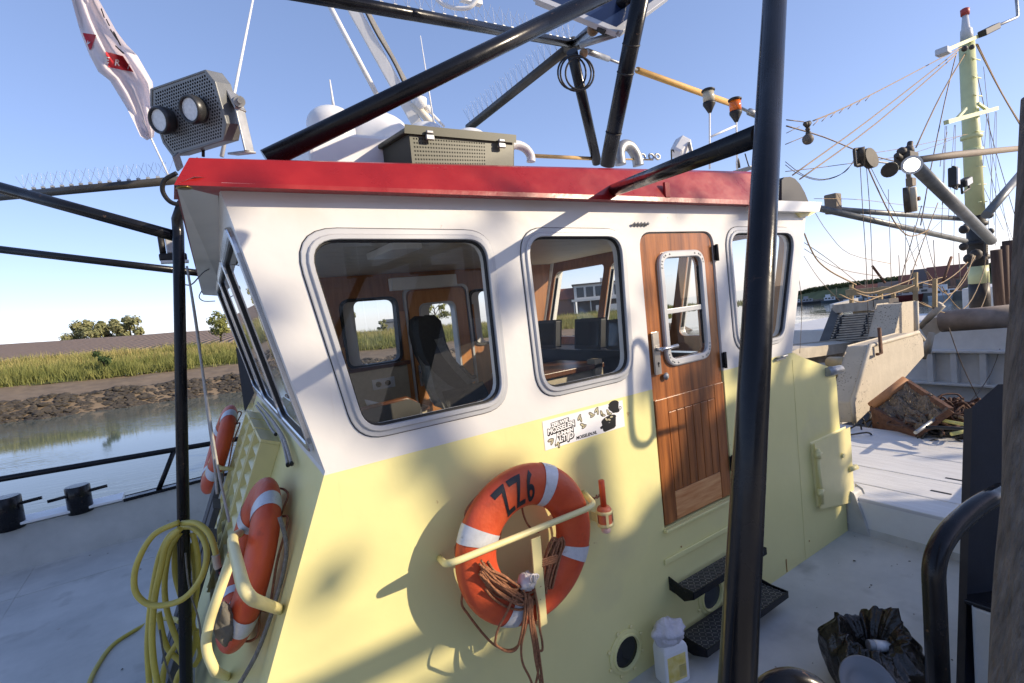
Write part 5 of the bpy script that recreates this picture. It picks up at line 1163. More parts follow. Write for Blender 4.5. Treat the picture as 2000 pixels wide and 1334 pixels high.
# water
m = bpy.data.materials.new('harbour_water'); m.use_nodes = True; n, l, b = nodes(m)
b.inputs['Base Color'].default_value = (.105,.130,.118,1); b.inputs['Roughness'].default_value = .04; b.inputs['IOR'].default_value = 1.33
tc = n.new('ShaderNodeTexCoord'); mp = n.new('ShaderNodeMapping'); mp.inputs['Scale'].default_value = (.7,2.6,1); mp.inputs['Rotation'].default_value = (0,0,.35); l.new(tc.outputs['Object'], mp.inputs[0])
nz = n.new('ShaderNodeTexNoise'); nz.inputs['Scale'].default_value = 2.2; nz.inputs['Detail'].default_value = 3; nz.inputs['Distortion'].default_value = .6; l.new(mp.outputs[0], nz.inputs['Vector'])
n2 = n.new('ShaderNodeTexNoise'); n2.inputs['Scale'].default_value = .12; n2.inputs['Detail'].default_value = 2; l.new(tc.outputs['Object'], n2.inputs['Vector'])
mr = n.new('ShaderNodeMapRange'); mr.inputs[1].default_value = .40; mr.inputs[2].default_value = .62; mr.inputs[3].default_value = .02; mr.inputs[4].default_value = .30; l.new(n2.outputs[0], mr.inputs[0])
bp = n.new('ShaderNodeBump'); bp.inputs['Distance'].default_value = .03; l.new(mr.outputs[0], bp.inputs['Strength']); l.new(nz.outputs[0], bp.inputs['Height']); l.new(bp.outputs[0], b.inputs['Normal'])
q = MB(); q.add([(-900,-.8,-1),(1500,-.8,-1),(1500,1500,-1),(-900,1500,-1)], [(0,1,2,3)]); env(struct(q.build('water', m)))
# bank strips: one sheet each
def strip(name, v0, v1, u0, u1, du, dv, m, amp, fr, lift_=0.):
    nu, nv = int((u1-u0)/du), max(2, int((v1-v0)/dv)); q = MB(); vs = []
    for i in range(nu+1):
        for j in range(nv+1):
            u, v = u0+(u1-u0)*i/nu, v0+(v1-v0)*j/nv
            h = amp*(noise.noise(Vector((u*fr,v*fr,3)))+.5*noise.noise(Vector((u*fr*2.7,v*fr*2.7,7))))
            vs.append(BK(u, v+.25*noise.noise(Vector((u*.4,2,1))), gz(u,v)+h+lift_))
    q.add(vs, [(i*(nv+1)+j,(i+1)*(nv+1)+j,(i+1)*(nv+1)+j+1,i*(nv+1)+j+1) for i in range(nu) for j in range(nv)], smooth=True)
    return env(struct(q.build(name, m)))
MUD = mat('river_mud', (.13,.095,.060), .75, col2=(.22,.165,.105), scale=1.4, bump=.5, bscale=8)
strip('mud_bank', -6, 7.6, -70, 64, .8, .5, MUD, .10, .5)
GRND = mat('grass_ground', (.075,.085,.025), .95, col2=(.16,.14,.055), scale=.5)
strip('grass_slope', 7.2, 18.5, -70, 74, 1.2, .8, GRND, .16, .35, .02)
# ploughed field with ridges
m = bpy.data.materials.new('ploughed_field'); m.use_nodes = True; n, l, b = nodes(m)
tc = n.new('ShaderNodeTexCoord'); sp = n.new('ShaderNodeSeparateXYZ'); l.new(tc.outputs['Object'], sp.inputs[0])
wv = n.new('ShaderNodeTexWave'); wv.inputs['Scale'].default_value = .42; wv.inputs['Distortion'].default_value = .6; wv.inputs['Detail'].default_value = 1; mp = n.new('ShaderNodeMapping'); mp.inputs['Rotation'].default_value = (0,0,.30); l.new(tc.outputs['Object'], mp.inputs[0]); l.new(mp.outputs[0], wv.inputs['Vector'])
cr = n.new('ShaderNodeValToRGB'); cr.color_ramp.elements[0].color = (.13,.088,.066,1); cr.color_ramp.elements[1].color = (.27,.20,.15,1); l.new(wv.outputs[0], cr.inputs[0]); l.new(cr.outputs[0], b.inputs['Base Color']); b.inputs['Roughness'].default_value = .95
bp = n.new('ShaderNodeBump'); bp.inputs['Strength'].default_value = .8; bp.inputs['Distance'].default_value = .3; l.new(wv.outputs[0], bp.inputs['Height']); l.new(bp.outputs[0], b.inputs['Normal'])
strip('ploughed_field', 18, 150, -160, 44, 3, 4, m, .12, .1, .0)
strip('meadow', 18, 140, 42, 112, 6, 10, GRND, .2, .1, .0)
# revetment blocks along the low water line
rnd = random.Random(11)
ICO = None
bmi = __import__('bmesh').new(); __import__('bmesh').ops.create_icosphere(bmi, subdivisions=1, radius=1); IV = [v.co.copy() for v in bmi.verts]; IF = [tuple(v.index for v in f.verts) for f in bmi.faces]; bmi.free()
q = MB()
for k in range(5200):
    u = rnd.uniform(-22, 42) if k < 4300 else rnd.uniform(42,63); v = rnd.uniform(-.5,2.3); s_ = rnd.uniform(.09,.24); sx, sy, sz = s_*rnd.uniform(.8,1.5), s_*rnd.uniform(.7,1.1), s_*rnd.uniform(.45,.8); a = rnd.uniform(0,6.3); c = BK(u, v, gz(u,v)+.02+.08*math.sin(u*1.9))
    ca, sa = math.cos(a), math.sin(a)
    q.add([c+Vector(((p.x*ca-p.y*sa)*sx, (p.x*sa+p.y*ca)*sx*.8, p.z*sz))*(1+.25*noise.noise(p*2+c)) for p in IV], IF)
o = q.build('revetment_stones', mat('dark_stones', (.020,.017,.014), .8, col2=(.075,.062,.046), scale=1.6, bump=.5, bscale=10)); tag(o, 'strip of dark rubble stones along the low waterline of the far bank', 'stones', kind='stuff'); env(o)
# grass and reeds: thousands of blades
def blades(name, cnt, u0, u1, v0, v1, h0, h1, wd, m, label, seed, clump=.35):
    rnd = random.Random(seed); q = MB(); k = 0; tries = 0
    while k < cnt and tries < cnt*6:
        tries += 1; u = rnd.uniform(u0,u1); v = rnd.uniform(v0,v1)
        if noise.noise(Vector((u*.22,v*.5,seed))) < rnd.uniform(-.9,.3)*clump: continue
        z = gz(u,v); hh = rnd.uniform(h0,h1)*(1+.55*noise.noise(Vector((u*.5,v*.7,seed+2))))
        for _ in range(4):
            a = rnd.uniform(0,6.28); lean = rnd.uniform(.1,.8)*hh; p = BK(u+rnd.uniform(-.25,.25), v+rnd.uniform(-.25,.25), z-.05); sd = Vector((math.cos(a),math.sin(a),0))
            tp = p+Vector((rnd.uniform(-1,1)*lean, rnd.uniform(-1,1)*lean, hh*rnd.uniform(.55,1.1)))
            q.add([p-sd*wd, p+sd*wd, p.lerp(tp,.6)+sd*wd*.7, tp], [(0,1,2),(0,2,3)])
        k += 1
    o = q.build(name, m); tag(o, label, 'grass', kind='stuff'); return env(o)
def leafm(name, c1, c2, sc=.6):
    m = mat(name, c1, .8, col2=c2, scale=sc); n, l, b = nodes(m)
    tr = n.new('ShaderNodeBsdfTranslucent'); ms = n.new('ShaderNodeMixShader'); ms.inputs[0].default_value = .3
    src = b.inputs['Base Color'].links[0].from_socket; l.new(src, tr.inputs[0]); l.new(b.outputs[0], ms.inputs[1]); l.new(tr.outputs[0], ms.inputs[2]); l.new(ms.outputs[0], n['Material Output'].inputs[0]); return m
GREEN = leafm('reed_green', (.15,.18,.042), (.31,.30,.095)); STRAW = leafm('dry_straw', (.46,.37,.15), (.36,.34,.11)); 
blades('reed_bed', 14000, -24, 70, 7.2, 12.2, .45, 1.05, .034, GREEN, 'tall green reed bed along the foot of the far bank', 21, .8)
blades('dry_grass', 17000, -26, 70, 11.0, 18.5, .35, .80, .030, STRAW, 'straw coloured dry grass higher up the far bank', 22, .9)
blades('meadow_grass', 6000, -24, 74, 9.0, 19, .4, .85, .036, GREEN, 'green grass mixed through the dry grass below the ploughed field', 23, 1.1)
blades('far_reed_bed', 4000, 66, 112, 12, 45, .6, 1.2, .08, leafm('far_reed', (.11,.145,.035), (.24,.22,.075), .3), 'far reed and grass bank running on towards the harbour', 24, .5)
# trees: tapered trunk with limbs, crown of leaf clumps
def tree(name, base, h, wd, label, cat='tree', seed=1, lm=None, cards=1500, grp=None, ls=.30, low=.25, flat=1.):
    rnd = random.Random(seed); base = Vector(base); t = thing(name, base, label, cat, grp)
    q = MB(); q.tube([base+Vector((0,0,-.2)), base+Vector((.05*h*.1,0,h*.35)), base+Vector((-.02*h,0,h*.72))], [h*.035,h*.026,h*.010], 8); cl = []
    for k in range(11):
        a = rnd.uniform(0,6.28); z = rnd.uniform(low+.05,.86); rr = wd*.5*rnd.uniform(.35,.85)*(1-.5*abs(z-.55)); c = base+Vector((math.cos(a)*rr, math.sin(a)*rr*flat, h*z)); cl.append((c, h*rnd.uniform(.12,.21)))
        q.tube([base+Vector((0,0,h*max(.1,z-.28))), base.lerp(c,.6)+Vector((0,0,h*z*.35)), c], [h*.014,h*.009,h*.003], 5)
    q.build('trunk', mat('bark', (.10,.08,.06), .9, var=.3, scale=8), t)
    q = MB()
    for k in range(cards):
        c, r = cl[rnd.randrange(len(cl))]
        d = Vector((rnd.gauss(0,1),rnd.gauss(0,1),rnd.gauss(0,.8))).normalized()*r*rnd.uniform(.35,1.08); p = c+d
        nrm_ = (d.normalized()+Vector((rnd.uniform(-.7,.7),rnd.uniform(-.7,.7),rnd.uniform(-.2,.9)))).normalized(); a1 = nrm_.orthogonal().normalized(); a2 = nrm_.cross(a1); th = rnd.uniform(0,6.28); e1, e2 = a1*math.cos(th)+a2*math.sin(th), a2*math.cos(th)-a1*math.sin(th); s_ = ls*rnd.uniform(.6,1.3)
        q.add([p-e1*s_, p-e2*s_*.55, p+e1*s_, p+e2*s_*.55], [(0,1,2,3)])
    q.build('crown', lm or GREEN, t); return env(t)
OLV = leafm('willow_leaf', (.19,.21,.085), (.36,.34,.16), .5)
for px, dist, hh, wd, sd_, lab in ((148,170,7.4,6.0,31,'dense rounded tree at the left end of the row on the field crest'),(178,168,8.0,5.8,32,'taller tree second from the left in the row on the field crest'),(214,172,7.4,6.2,33,'lower tree just right of the gap in the row on the field crest'),(256,166,8.2,6.8,34,'tree with pale crown standing alone at the right of the crest row')):
    b0 = ED(px, 664, dist); g_ = b0.copy(); g_.z = 4.0+ (0 if px < 200 else .6)
    tree('bank_tree', g_, hh, wd, lab, seed=sd_, lm=OLV, cards=2600, grp='trees on the field crest', ls=.42, low=.06)
p = ED(432,665,58); p.z = 2.9; tree('bank_bush', p, 2.9, 2.6, 'dark green bush at the grass edge just left of the raked windows', 'bush', 41, GREEN, 1200, ls=.13, low=.1)
p = ED(205,738,49); p.z = .9; tree('bank_bush', p, 1.8, 1.5, 'small dark green shrub sticking out of the reeds on the far bank', 'bush', 42, leafm('dark_shrub', (.035,.075,.02),(.08,.12,.035)), 700, ls=.10, low=.05)
for k, (px, dist, hh, wd, z, lab) in enumerate(((850,92,4.6,7,3.0,'broad bush seen through the pane of the far cabin door'),(672,88,4.4,4,2.6,'tall bush at the left edge of the far cabin window'),(742,150,3.4,4,2.6,'distant shrub left of the grey shed'),(905,120,3.6,9,2.8,'distant hedge bush right of the far cabin door'),(1070,150,6.5,12,3.0,'dark tree left of the white house'))):
    p = ED(px, 620, dist); p.z = z; tree('meadow_bush', p, hh, wd, lab, 'bush', 50+k, OLV if k else GREEN, 1300, ls=.22, low=.08)
# grey shed and white house beyond the far bank
def bx_env(t, nm, lo, hi, m, X, Y, O, bev=0): 
    q = MB(); c = (Vector(lo)+Vector(hi))/2; h_ = (Vector(hi)-Vector(lo))/2
    q.obox(O+X*c.x+Y*c.y+Vector((0,0,c.z)), X*h_.x, Y*h_.y, (0,0,h_.z)); return q.build(nm, m, t)
def facing(o): d = Vector((o.x,o.y,0)).normalized(); return Vector((d.y,-d.x,0)), d
SHED = mat('grey_shed_boards', (.16,.17,.18), .8, var=.1); ROOFR = mat('red_tile_roof', (.20,.075,.05), .8, var=.15); HWHITE = mat('white_render', (.66,.64,.60), .8, var=.05); DGL = mat('dark_window_glass', (.03,.035,.04), .1); HDARK = mat('dark_timber', (.12,.10,.09), .7, var=.15)
O = ED(768,634,190); O.z = 2.4; X, Y = facing(O); t = thing('shed', O, 'grey low shed seen through the far cabin window', 'shed')
bx_env(t,'wall',(-3.2,-2,0),(6,2,3.4),SHED,X,Y,O); q = MB(); q.prism([O+X*-3.5+Y*-2.4+Vector((0,0,3.4)),O+X*-3.5+Y*2.4+Vector((0,0,3.4)),O+X*-3.5+Vector((0,0,4.4))], X*10); q.build('roof', mat('slate', (.10,.11,.12), .7), t); bx_env(t,'door',(0,-2.05,0),(1.6,-2.0,2.4),HDARK,X,Y,O); env(t)
O = ED(1150,602,118); O.z = 2.6; X, Y = facing(O); t = thing('white_house', O, 'white two storey house with terrace and red tiled wing beyond the far bank', 'house')
bx_env(t,'upper_storey',(-3,-3,3.0),(8,5,6.4),HWHITE,X,Y,O); bx_env(t,'lower_storey',(-2.5,-2.4,0),(7.6,5,3.0),HDARK,X,Y,O); bx_env(t,'flat_roof',(-3.4,-3.4,6.4),(8.4,5.4,6.7),HDARK,X,Y,O); bx_env(t,'balcony',(-3.6,-4.4,2.8),(8.4,-3.0,3.3),HWHITE,X,Y,O)
for k in range(5): w_ = bx_env(t,'window',(-2.4+k*2.05,-3.06,3.7),(-.8+k*2.05,-3.0,5.9),DGL,X,Y,O)
for k in range(4): bx_env(t,'post',(-3.2+k*3.6,-4.2,0),(-3.0+k*3.6,-4.0,2.8),HWHITE,X,Y,O)
bx_env(t,'side_wing',(-10,-2,0),(-3,4,3.6),HDARK,X,Y,O); q = MB(); q.prism([O+X*-10.4+Y*-2.6+Vector((0,0,3.6)),O+X*-10.4+Y*4.6+Vector((0,0,3.6)),O+X*-10.4+Y*1+Vector((0,0,6.2))], X*7.4); q.build('wing_roof', ROOFR, t); bx_env(t,'chimney',(3,0,6.7),(3.8,.8,7.8),HWHITE,X,Y,O)
bx_env(t,'fence',(1.5,-8,0),(12,-7.9,1.6),HWHITE,X,Y,O); env(t)

# ================================================================ far harbour shore at the right
ridge = [(1480,581,420),(1545,576,400),(1557,573,390),(1580,566,380),(1610,561,360),(1647,556,330),(1685,551,300),(1730,547,270),(1775,542,240),(1820,535,215),(1860,529,200),(1920,522,190),(2040,510,180)]
q = MB(); q.loft([[ED(x,y,d) for x, y, d in ridge], [ED(x,y+ (590-y)*.35,d-12) for x, y, d in ridge], [ED(x,590,d-30)*1 for x, y, d in ridge], [Vector((ED(x,590,d-40).x, ED(x,590,d-40).y, -1.4)) for x, y, d in ridge]], closed=False, smooth=True)
HILL = mat('far_hill', (.07,.085,.032), .95, col2=(.15,.16,.06), scale=.08); env(struct(q.build('far_hill', HILL)))
rnd = random.Random(5); q = MB()
for k in range(2600):
    i = rnd.randrange(len(ridge)-1); f_ = rnd.random(); x = ridge[i][0]*(1-f_)+ridge[i+1][0]*f_; y = ridge[i][1]*(1-f_)+ridge[i+1][1]*f_; d = ridge[i][2]*(1-f_)+ridge[i+1][2]*f_
    p = ED(x, y+rnd.uniform(-1.5,5), d-rnd.uniform(0,8)); s_ = rnd.uniform(.5,1.5); a = rnd.uniform(0,6.28); e1 = Vector((math.cos(a),math.sin(a),rnd.uniform(-.4,.4))); e2 = Vector((-.3*math.sin(a),.3*math.cos(a),.9))
    q.add([p-e1*s_, p-e2*s_*.6, p+e1*s_, p+e2*s_*.8], [(0,1,2,3)])
tag(env(q.build('far_wood', leafm('far_wood_leaf', (.030,.045,.018), (.09,.105,.04), .2))), 'dark scrub and trees along the crest of the far harbour hill', 'wood', kind='stuff')
q = MB(); QW = [ED(x,591,d) for x, d in ((1556,300),(1700,236),(1830,170),(2050,130))]
for a, c in zip(QW[:-1], QW[1:]): q.prism([Vector((a.x,a.y,-1.5)),Vector((c.x,c.y,-1.5)),Vector((c.x,c.y,.8)),Vector((a.x,a.y,.8))], Vector((.3,1,0))*8)
tag(env(q.build('harbour_wall', mat('dark_quay_stone', (.10,.095,.08), .9, var=.25, scale=.5))), 'long dark stone harbour wall below the far hill', 'wall')
for k, (px, py, d, wd, hh, roof, lab) in enumerate(((1700,571,250,9,4,ROOFR,'small house with red roof at the left end of the harbour row'),(1792,563,195,8,5,ROOFR,'brick house with steep roof beside the moored red ship'),(1822,556,188,9,6,HDARK,'tall dark roofed house behind the rigging'),(1852,552,180,8,6,ROOFR,'red roofed house nearest the yellow mast'),(1745,567,225,8,4,HDARK,'low dark roofed harbour shed'))):
    O = ED(px, py+14, d); O.z = .6; X, Y = facing(O); t = thing('harbour_house', O, lab, 'house', 'houses on the far harbour')
    bx_env(t,'wall',(-wd/2,-2,0),(wd/2,4,hh*.6),mat('brick_wall', (.26,.15,.11), .85, var=.15, scale=2) if k % 2 else HWHITE,X,Y,O)
    q = MB(); q.prism([O+X*(-wd/2-.3)+Y*-2.4+Vector((0,0,hh*.6)),O+X*(-wd/2-.3)+Y*4.4+Vector((0,0,hh*.6)),O+X*(-wd/2-.3)+Y*1+Vector((0,0,hh*1.15))], X*(wd+.6)); q.build('roof', roof, t)
    for j in range(3): bx_env(t,'window',(-wd*.36+j*wd*.28,-2.05,hh*.2),(-wd*.36+j*wd*.28+1.1,-2.0,hh*.48),DGL,X,Y,O)
    env(t)
def ship(px, py, d, L, col, lab, mast=8., cabin=(.1,.5), hullh=1.1, dirn=1, cc=(.7,.7,.7)):
    O = EZ(px, py, -1.0); O = Vector((O.x,O.y,-1)).normalized()*0+ED(px,py,d); O.z = -1; X, Y = facing(O); X = X*dirn; t = thing('moored_boat', O, lab, 'boat', 'boats in the far harbour')
    q = MB(); B = L*.16; secs = []
    for s_, wv_, rs in ((-.5,.75,0),(-.3,1,0),(.1,1,.05),(.35,.7,.2),(.5,.05,.45)): secs.append([O+X*(s_*L)+Y*(-B*wv_*.55)+Vector((0,0,-.2)), O+X*(s_*L*1.03)+Y*(-B*wv_)+Vector((0,0,hullh*(1+rs))), O+X*(s_*L*1.03)+Y*(B*wv_)+Vector((0,0,hullh*(1+rs))), O+X*(s_*L)+Y*(B*wv_*.55)+Vector((0,0,-.2))])
    q.loft(secs, closed=True); q.add(secs[0], [(3,2,1,0)]); q.build('hull', mat('hull_%d' % int(px), col, .4, var=.1), t)
    m_ = mat('cabin_%d' % int(px), cc, .4, var=.05)
    c0, c1 = cabin; bx_env(t,'cabin',(-.5*L+c0*L,-B*.65,hullh*.9),(-.5*L+c1*L,B*.65,hullh+1.3),m_,X,Y,O); bx_env(t,'wheel_shelter',(-.5*L+(c0+.05)*L,-B*.5,hullh+1.3),(-.5*L+(c0+c1)*.55*L,B*.5,hullh+2.4),m_,X,Y,O)
    for j in range(3): bx_env(t,'window',(-.5*L+c0*L+.3+j*(c1-c0)*L*.3,-B*.66-.02,hullh+.5),(-.5*L+c0*L+.3+j*(c1-c0)*L*.3+(c1-c0)*L*.2,-B*.65,hullh+1.05),DGL,X,Y,O)
    if mast: q = MB(); q.tube([O+X*(.05*L)+Vector((0,0,hullh)), O+X*(.05*L)+Vector((0,0,hullh+mast))], .09, 6); q.tube([O+X*(.05*L)+Vector((0,0,hullh+1.6)), O+X*(-.3*L)+Vector((0,0,hullh+2.0))], .06, 6); q.build('mast', mat('dark_spar', (.13,.10,.08), .6), t)
    env(t)
ship(1563,592,262,7,(.10,.10,.11),'small dark motor boat at the left end of the far harbour',0)
ship(1588,592,258,10,(.06,.06,.07),'long dark hulled motor cruiser with grey cabin in the far harbour',0,cc=(.30,.30,.32))
ship(1632,590,250,10,(.10,.13,.15),'grey blue launch moored below the green slope',5)
ship(1688,593,222,12,(.68,.70,.72),'white motor yacht with blue windows behind the sorting rig',6,cabin=(.15,.6))
ship(1722,594,210,9,(.62,.66,.70),'smaller white boat just right of the motor yacht',0)
ship(1765,592,188,11,(.10,.10,.12),'dark fishing boat with brown mast behind the rigging',12,dirn=-1)
ship(1822,596,165,15,(.16,.035,.03),'dark red hulled cutter moored under the houses',13,cc=(.45,.40,.36),hullh=1.6)
ship(1872,598,150,10,(.55,.60,.64),'pale work boat moored close beside the yellow mast',9)
# quay the photographer stands on, and the houses behind it that show in the window panes
QUAY = mat('quay_paving', (.56,.52,.45), .9, var=.25, scale=3, bump=.4, bscale=20)
q = MB(); q.box((-40,-40,-3),(90,-.12,.62)); struct(q.build('quay', QUAY, bevel=.03))
t = thing('quay_house', (2,-24.5,.62), 'pale boarded house front with many windows standing across the quay, mirrored in the panes', 'house')
CLAD = mat('pale_cladding', (.66,.65,.62), .75, var=.06)
for k in range(22):
    q = MB(); q.box((-16,-25.0+.012*(k % 2),.62+k*.32),(19,-24.6,.62+k*.32+.305)); q.build('board', CLAD, t)
q = MB(); q.box((-16,-32,.62),(19,-25.02,7.6)); q.build('core', HDARK, t); q = MB(); q.prism([(-16.5,-24.2,7.66),(-16.5,-32.5,7.66),(-16.5,-28.3,10.2)], (36,0,0)); q.build('roof', ROOFR, t)
for i in range(9):
    for z in (1.6,4.6):
        x = -14+i*3.7; q = MB(); q.box((x,-24.62,z),(x+1.5,-24.56,z+1.8)); w_ = q.build('window', DGL, t); q = MB()
        for a in ((x-.08,-24.6,z-.08,x+1.58,-24.5,z),(x-.08,-24.6,z+1.8,x+1.58,-24.5,z+1.88),(x-.08,-24.6,z,x,-24.5,z+1.8),(x+1.5,-24.6,z,x+1.58,-24.5,z+1.8),(x+.72,-24.6,z,x+.78,-24.5,z+1.8)): q.box(a[:3], a[3:])
        q.build('frame', WHITE, w_)
# ================================================================ fore deck: mast, derricks, rigging, dredge gear
YM = 3.85
ms_ = thing('mast', (14.8, YM, 1.2), 'pale yellow steel mast with black bands, crosstrees and many stays on the fore deck', 'mast')
def MZ(y): return PY(1900, y, YM).z
mt, mb = PY(1888,84,YM), PY(1914,596,YM)
def MP(y): f_ = (y-84)/(596-84); return mt.lerp(mb, f_)
def mrad(y): return .135+(.185-.135)*(y-84)/(596-84)
for y0, y1, m, nm in ((84,416,MASTY,'upper_tube'),(416,516,mat('mast_black_band', (.022,.021,.020), .5, var=.3),'black_band'),(516,551,MASTY,'yellow_band'),(551,600,mat('mast_brown_band', (.035,.028,.022), .5, var=.3),'lower_band')):
    q = MB(); q.tube([MP(y0), MP(y1)], [mrad(y0), mrad(y1)], 28); q.build(nm, m, ms_)
q = MB(); q.tube([PY(1889,84,YM), PY(1887,58,YM), PY(1886,56,YM), PY(1885,30,YM)], [.115,.10,.075,.05], 20); q.build('topmast', mat('light_grey_paint', (.55,.57,.60), .4), ms_)
q = MB(); q.lathe([(.075,0),(.08,.12),(.05,.14)], PY(1885,30,YM), n=16); q.build('truck', mat('red_cap', (.40,.05,.04), .5), ms_)
q = MB(); q.bar(PY(1836,103,YM-.1), PY(1922,66,YM-.1), .08, .07); q.build('top_arm', MASTY, ms_)
q = MB(); q.bar(PY(1848,239,YM-.22), PY(1946,212,YM-.22), .08, .08); q.build('crosstree', MASTY, ms_)
for a, c in (((1867,234),(1886,212)),((1930,216),(1910,202))): q = MB(); q.bar(PY(*a,YM-.22), PY(*c,YM-.2), .05, .05); q.build('brace', MASTY, ms_)
def lamp_box(p, w_, h_, m, nm): q = MB(); q.box(p+Vector((-w_,-.1,-h_)), p+Vector((w_,.1,h_))); return q.build(nm, m, ms_, bevel=.02)
lamp_box(PY(1842,101,YM-.2),.10,.06,MATS['light_grey_paint'],'lamp')
q = MB(); q.bar(PY(1918,66,YM-.2), PY(1946,52,YM-.2), .15, .13); q.build('lamp', BLACKM, ms_, bevel=.02)
q = MB(); q.tube(bend([PY(1944,52,YM-.2), PY(1988,33,YM-.2), PY(1984,-12,YM-.2)], .1), .03, 8); q.build('aerial', GALV, ms_)
for k in range(9):
    y = 120+k*34; p = MP(y); q = MB(); q.tube([p+Vector((-.24,-.12,0)), p+Vector((.24,-.14,.02))], .014, 6); q.build('rung', MASTY, ms_)
for y in (262,290,433,470,500): q = MB(); p = MP(y); q.lathe([(mrad(y)+.01,-.05),(mrad(y)+.035,-.04),(mrad(y)+.035,.04),(mrad(y)+.01,.05)], p, n=24); q.build('band', BLACKM if y > 400 else MASTY, ms_)
for (x, y, r) in ((1883,448,.16),(1882,482,.14),(1932,420,.14),(1934,452,.13),(1906,497,.20),(1893,505,.18),(1884,95,.10),(1898,92,.09)):
    q = MB(); q.ball(PY(x,y,YM-.32), r*.55, 10); q.build('block', mat('greased_block', (.05,.042,.035), .6, var=.4, scale=12), ms_)
q = MB(); 
for k in range(9): q.tube([PY(1926,470+k*4,YM-.3)+Vector((.06*math.cos(a),0,.07*math.sin(a))) for a in [2*math.pi*i/8 for i in range(8)]], .02, 5, closed=True)
q.build('chain', MATS['greased_block'], ms_)
TUB = mat('grey_boom_tube', (.16,.17,.175), .4, .3, var=.25, scale=6)
for a, c, r, nm, lab in ((PY(1596,406,YM+.3), PY(1886,471,YM), .052,'boom','lower long grey boom reaching from the wheelhouse roof to the mast'),(PY(1606,407,YM+.9), PY(1888,428,YM+.2), .052,'boom','upper long grey boom reaching from the wheelhouse roof to the mast'),(PY(1786,322,3.0), PY(1936,470,3.3), .09,'derrick','thick grey derrick tube slanting down from the lit lamp to the mast foot'),(PY(2000,332,YM-.4), PY(1926,420,YM-.3), .085,'derrick','grey derrick tube slanting up to the right picture edge')):
    q = MB(); q.tube([a, c], r, 20); t = tag(q.build(nm, TUB, at=a), lab, 'boom')
q = MB(); p = PY(1627,400,YM+.5); q.box(p+Vector((-.10,-.1,-.15)), p+Vector((.10,.1,.18))); tag(q.build('boom_crutch', mat('crutch_wood', (.20,.16,.12), .7), at=p, bevel=.02), 'small weathered crutch block standing on the upper boom', 'block')
q = MB(); q.tube([PY(1795,312,3.1), PY(1860,303,3.2), PY(1990,290,3.4)], [.05,.06,.06], 12); tag(q.build('spreader', MATS['crutch_wood'], at=PY(1860,303,3.2)), 'thin brown spreader bar level with the lit lamp', 'bar')
# head fitting with lamp and block
hd = thing('lamp_fitting', PY(1775,320,3.0), 'dark derrick head fitting carrying a lit work lamp and a small cowl', 'fitting')
q = MB(); c = PY(1772,315,3.0); q.box(c+Vector((-.18,-.10,-.10)), c+Vector((.12,.10,.11))); q.ball(c+Vector((.06,0,.15)), .075, 10); q.ball(c+Vector((-.17,0,.12)), .065, 10); q.tube([c+Vector((.06,0,.1)), c+Vector((.14,0,.28))], .04, 8); q.tube([c+Vector((.12,0,.0)), c+Vector((.36,.05,-.02))], .05, 8); q.tube([c+Vector((-.18,0,.02)), c+Vector((-.36,.0,.06))], .04, 8); q.build('bracket', MATS['greased_block'], hd, bevel=.03)
lp_ = PY(1781,322,2.80); dl2 = (EYE-lp_).normalized()
q = MB(); q.lathe([(.07,-.12),(.115,-.03),(.12,0)], lp_, dl2, 20); q.build('lamp_shell', ALU, hd)
m = bpy.data.materials.new('lit_lamp'); m.use_nodes = True; n, l, b = nodes(m); b.inputs['Emission Color'].default_value = (1,.93,.75,1); b.inputs['Emission Strength'].default_value = 4
q = MB(); q.lathe([(1e-5,.01),(.07,.004),(.108,-.005)], lp_, dl2, 20); q.build('lens', m, hd)
q = MB(); c = PY(1737,331,3.0); q.lathe([(.02,-.10),(.06,-.07),(.105,.015),(.09,.02)], c, (-.7,-.5,-.45), 16); q.tube([c+Vector((.05,.04,.03)), c+Vector((.30,.08,.10))], .032, 8); q.build('cowl', MATS['greased_block'], hd)
pb_ = thing('pulley_block', PY(1780,388,3.0), 'large cream cargo block hanging below the lit lamp', 'pulley')
c = PY(1781,390,3.0)
q = MB(); q.lathe([(.20,-.06),(.20,.06)], c, (.3,-1,0), 24, sx=.62); q.build('cheek', mat('cream_block', (.56,.50,.40), .6, var=.12, scale=8), pb_, bevel=.02)
q = MB(); q.lathe([(.205,-.04),(.205,.04)], c+Vector((-.075,.03,.0)), (.3,-1,0), 24, sx=.62); q.build('sheave', MATS['greased_block'], pb_)
q = MB(); q.cyl(c+Vector((.03,-.085,0)), c+Vector((.03,.07,0)), .03); q.build('pin', RUST, pb_)
q = MB(); q.tube([c+Vector((-.02,0,.18)), PY(1774,335,3.0)], .03, 8); q.box(c+Vector((-.07,-.04,.19)), c+Vector((.06,.04,.30))); q.build('hook', MATS['crutch_wood'], pb_)
p2 = thing('pulley_block', PY(1690,308,3.6), 'small two sided pulley block on the stay left of the lit lamp', 'pulley')
c = PY(1688,308,3.6); q = MB(); q.lathe([(.16,-.05),(.16,.05)], c+Vector((-.12,0,0)), (.5,-1,0), 18, sx=.6); q.lathe([(.17,-.05),(.17,.05)], c+Vector((.16,0,0)), (-.2,-1,0), 18, sx=.7); q.build('cheek', MATS['greased_block'], p2); q = MB(); q.tube(bend([c+Vector((-.16,0,.12)), c+Vector((-.32,0,.10)), c+Vector((-.30,0,-.14)), c+Vector((-.16,0,-.1))], .03), .022, 6); q.build('becket', MATS['greased_block'], p2)
p3 = thing('shackle_chain', PY(1577,250,YM), 'bunch of rusty shackles with a round weight hanging from the stay beside the gantry post', 'shackle')
q = MB(); c = PY(1577,243,3.4)
for dx, dz, r in ((0,0,.042),(.04,.02,.032),(-.05,.0,.03),(0,-.06,.03),(.01,-.11,.034)): q.ball(c+Vector((dx,0,dz)), r, 10)
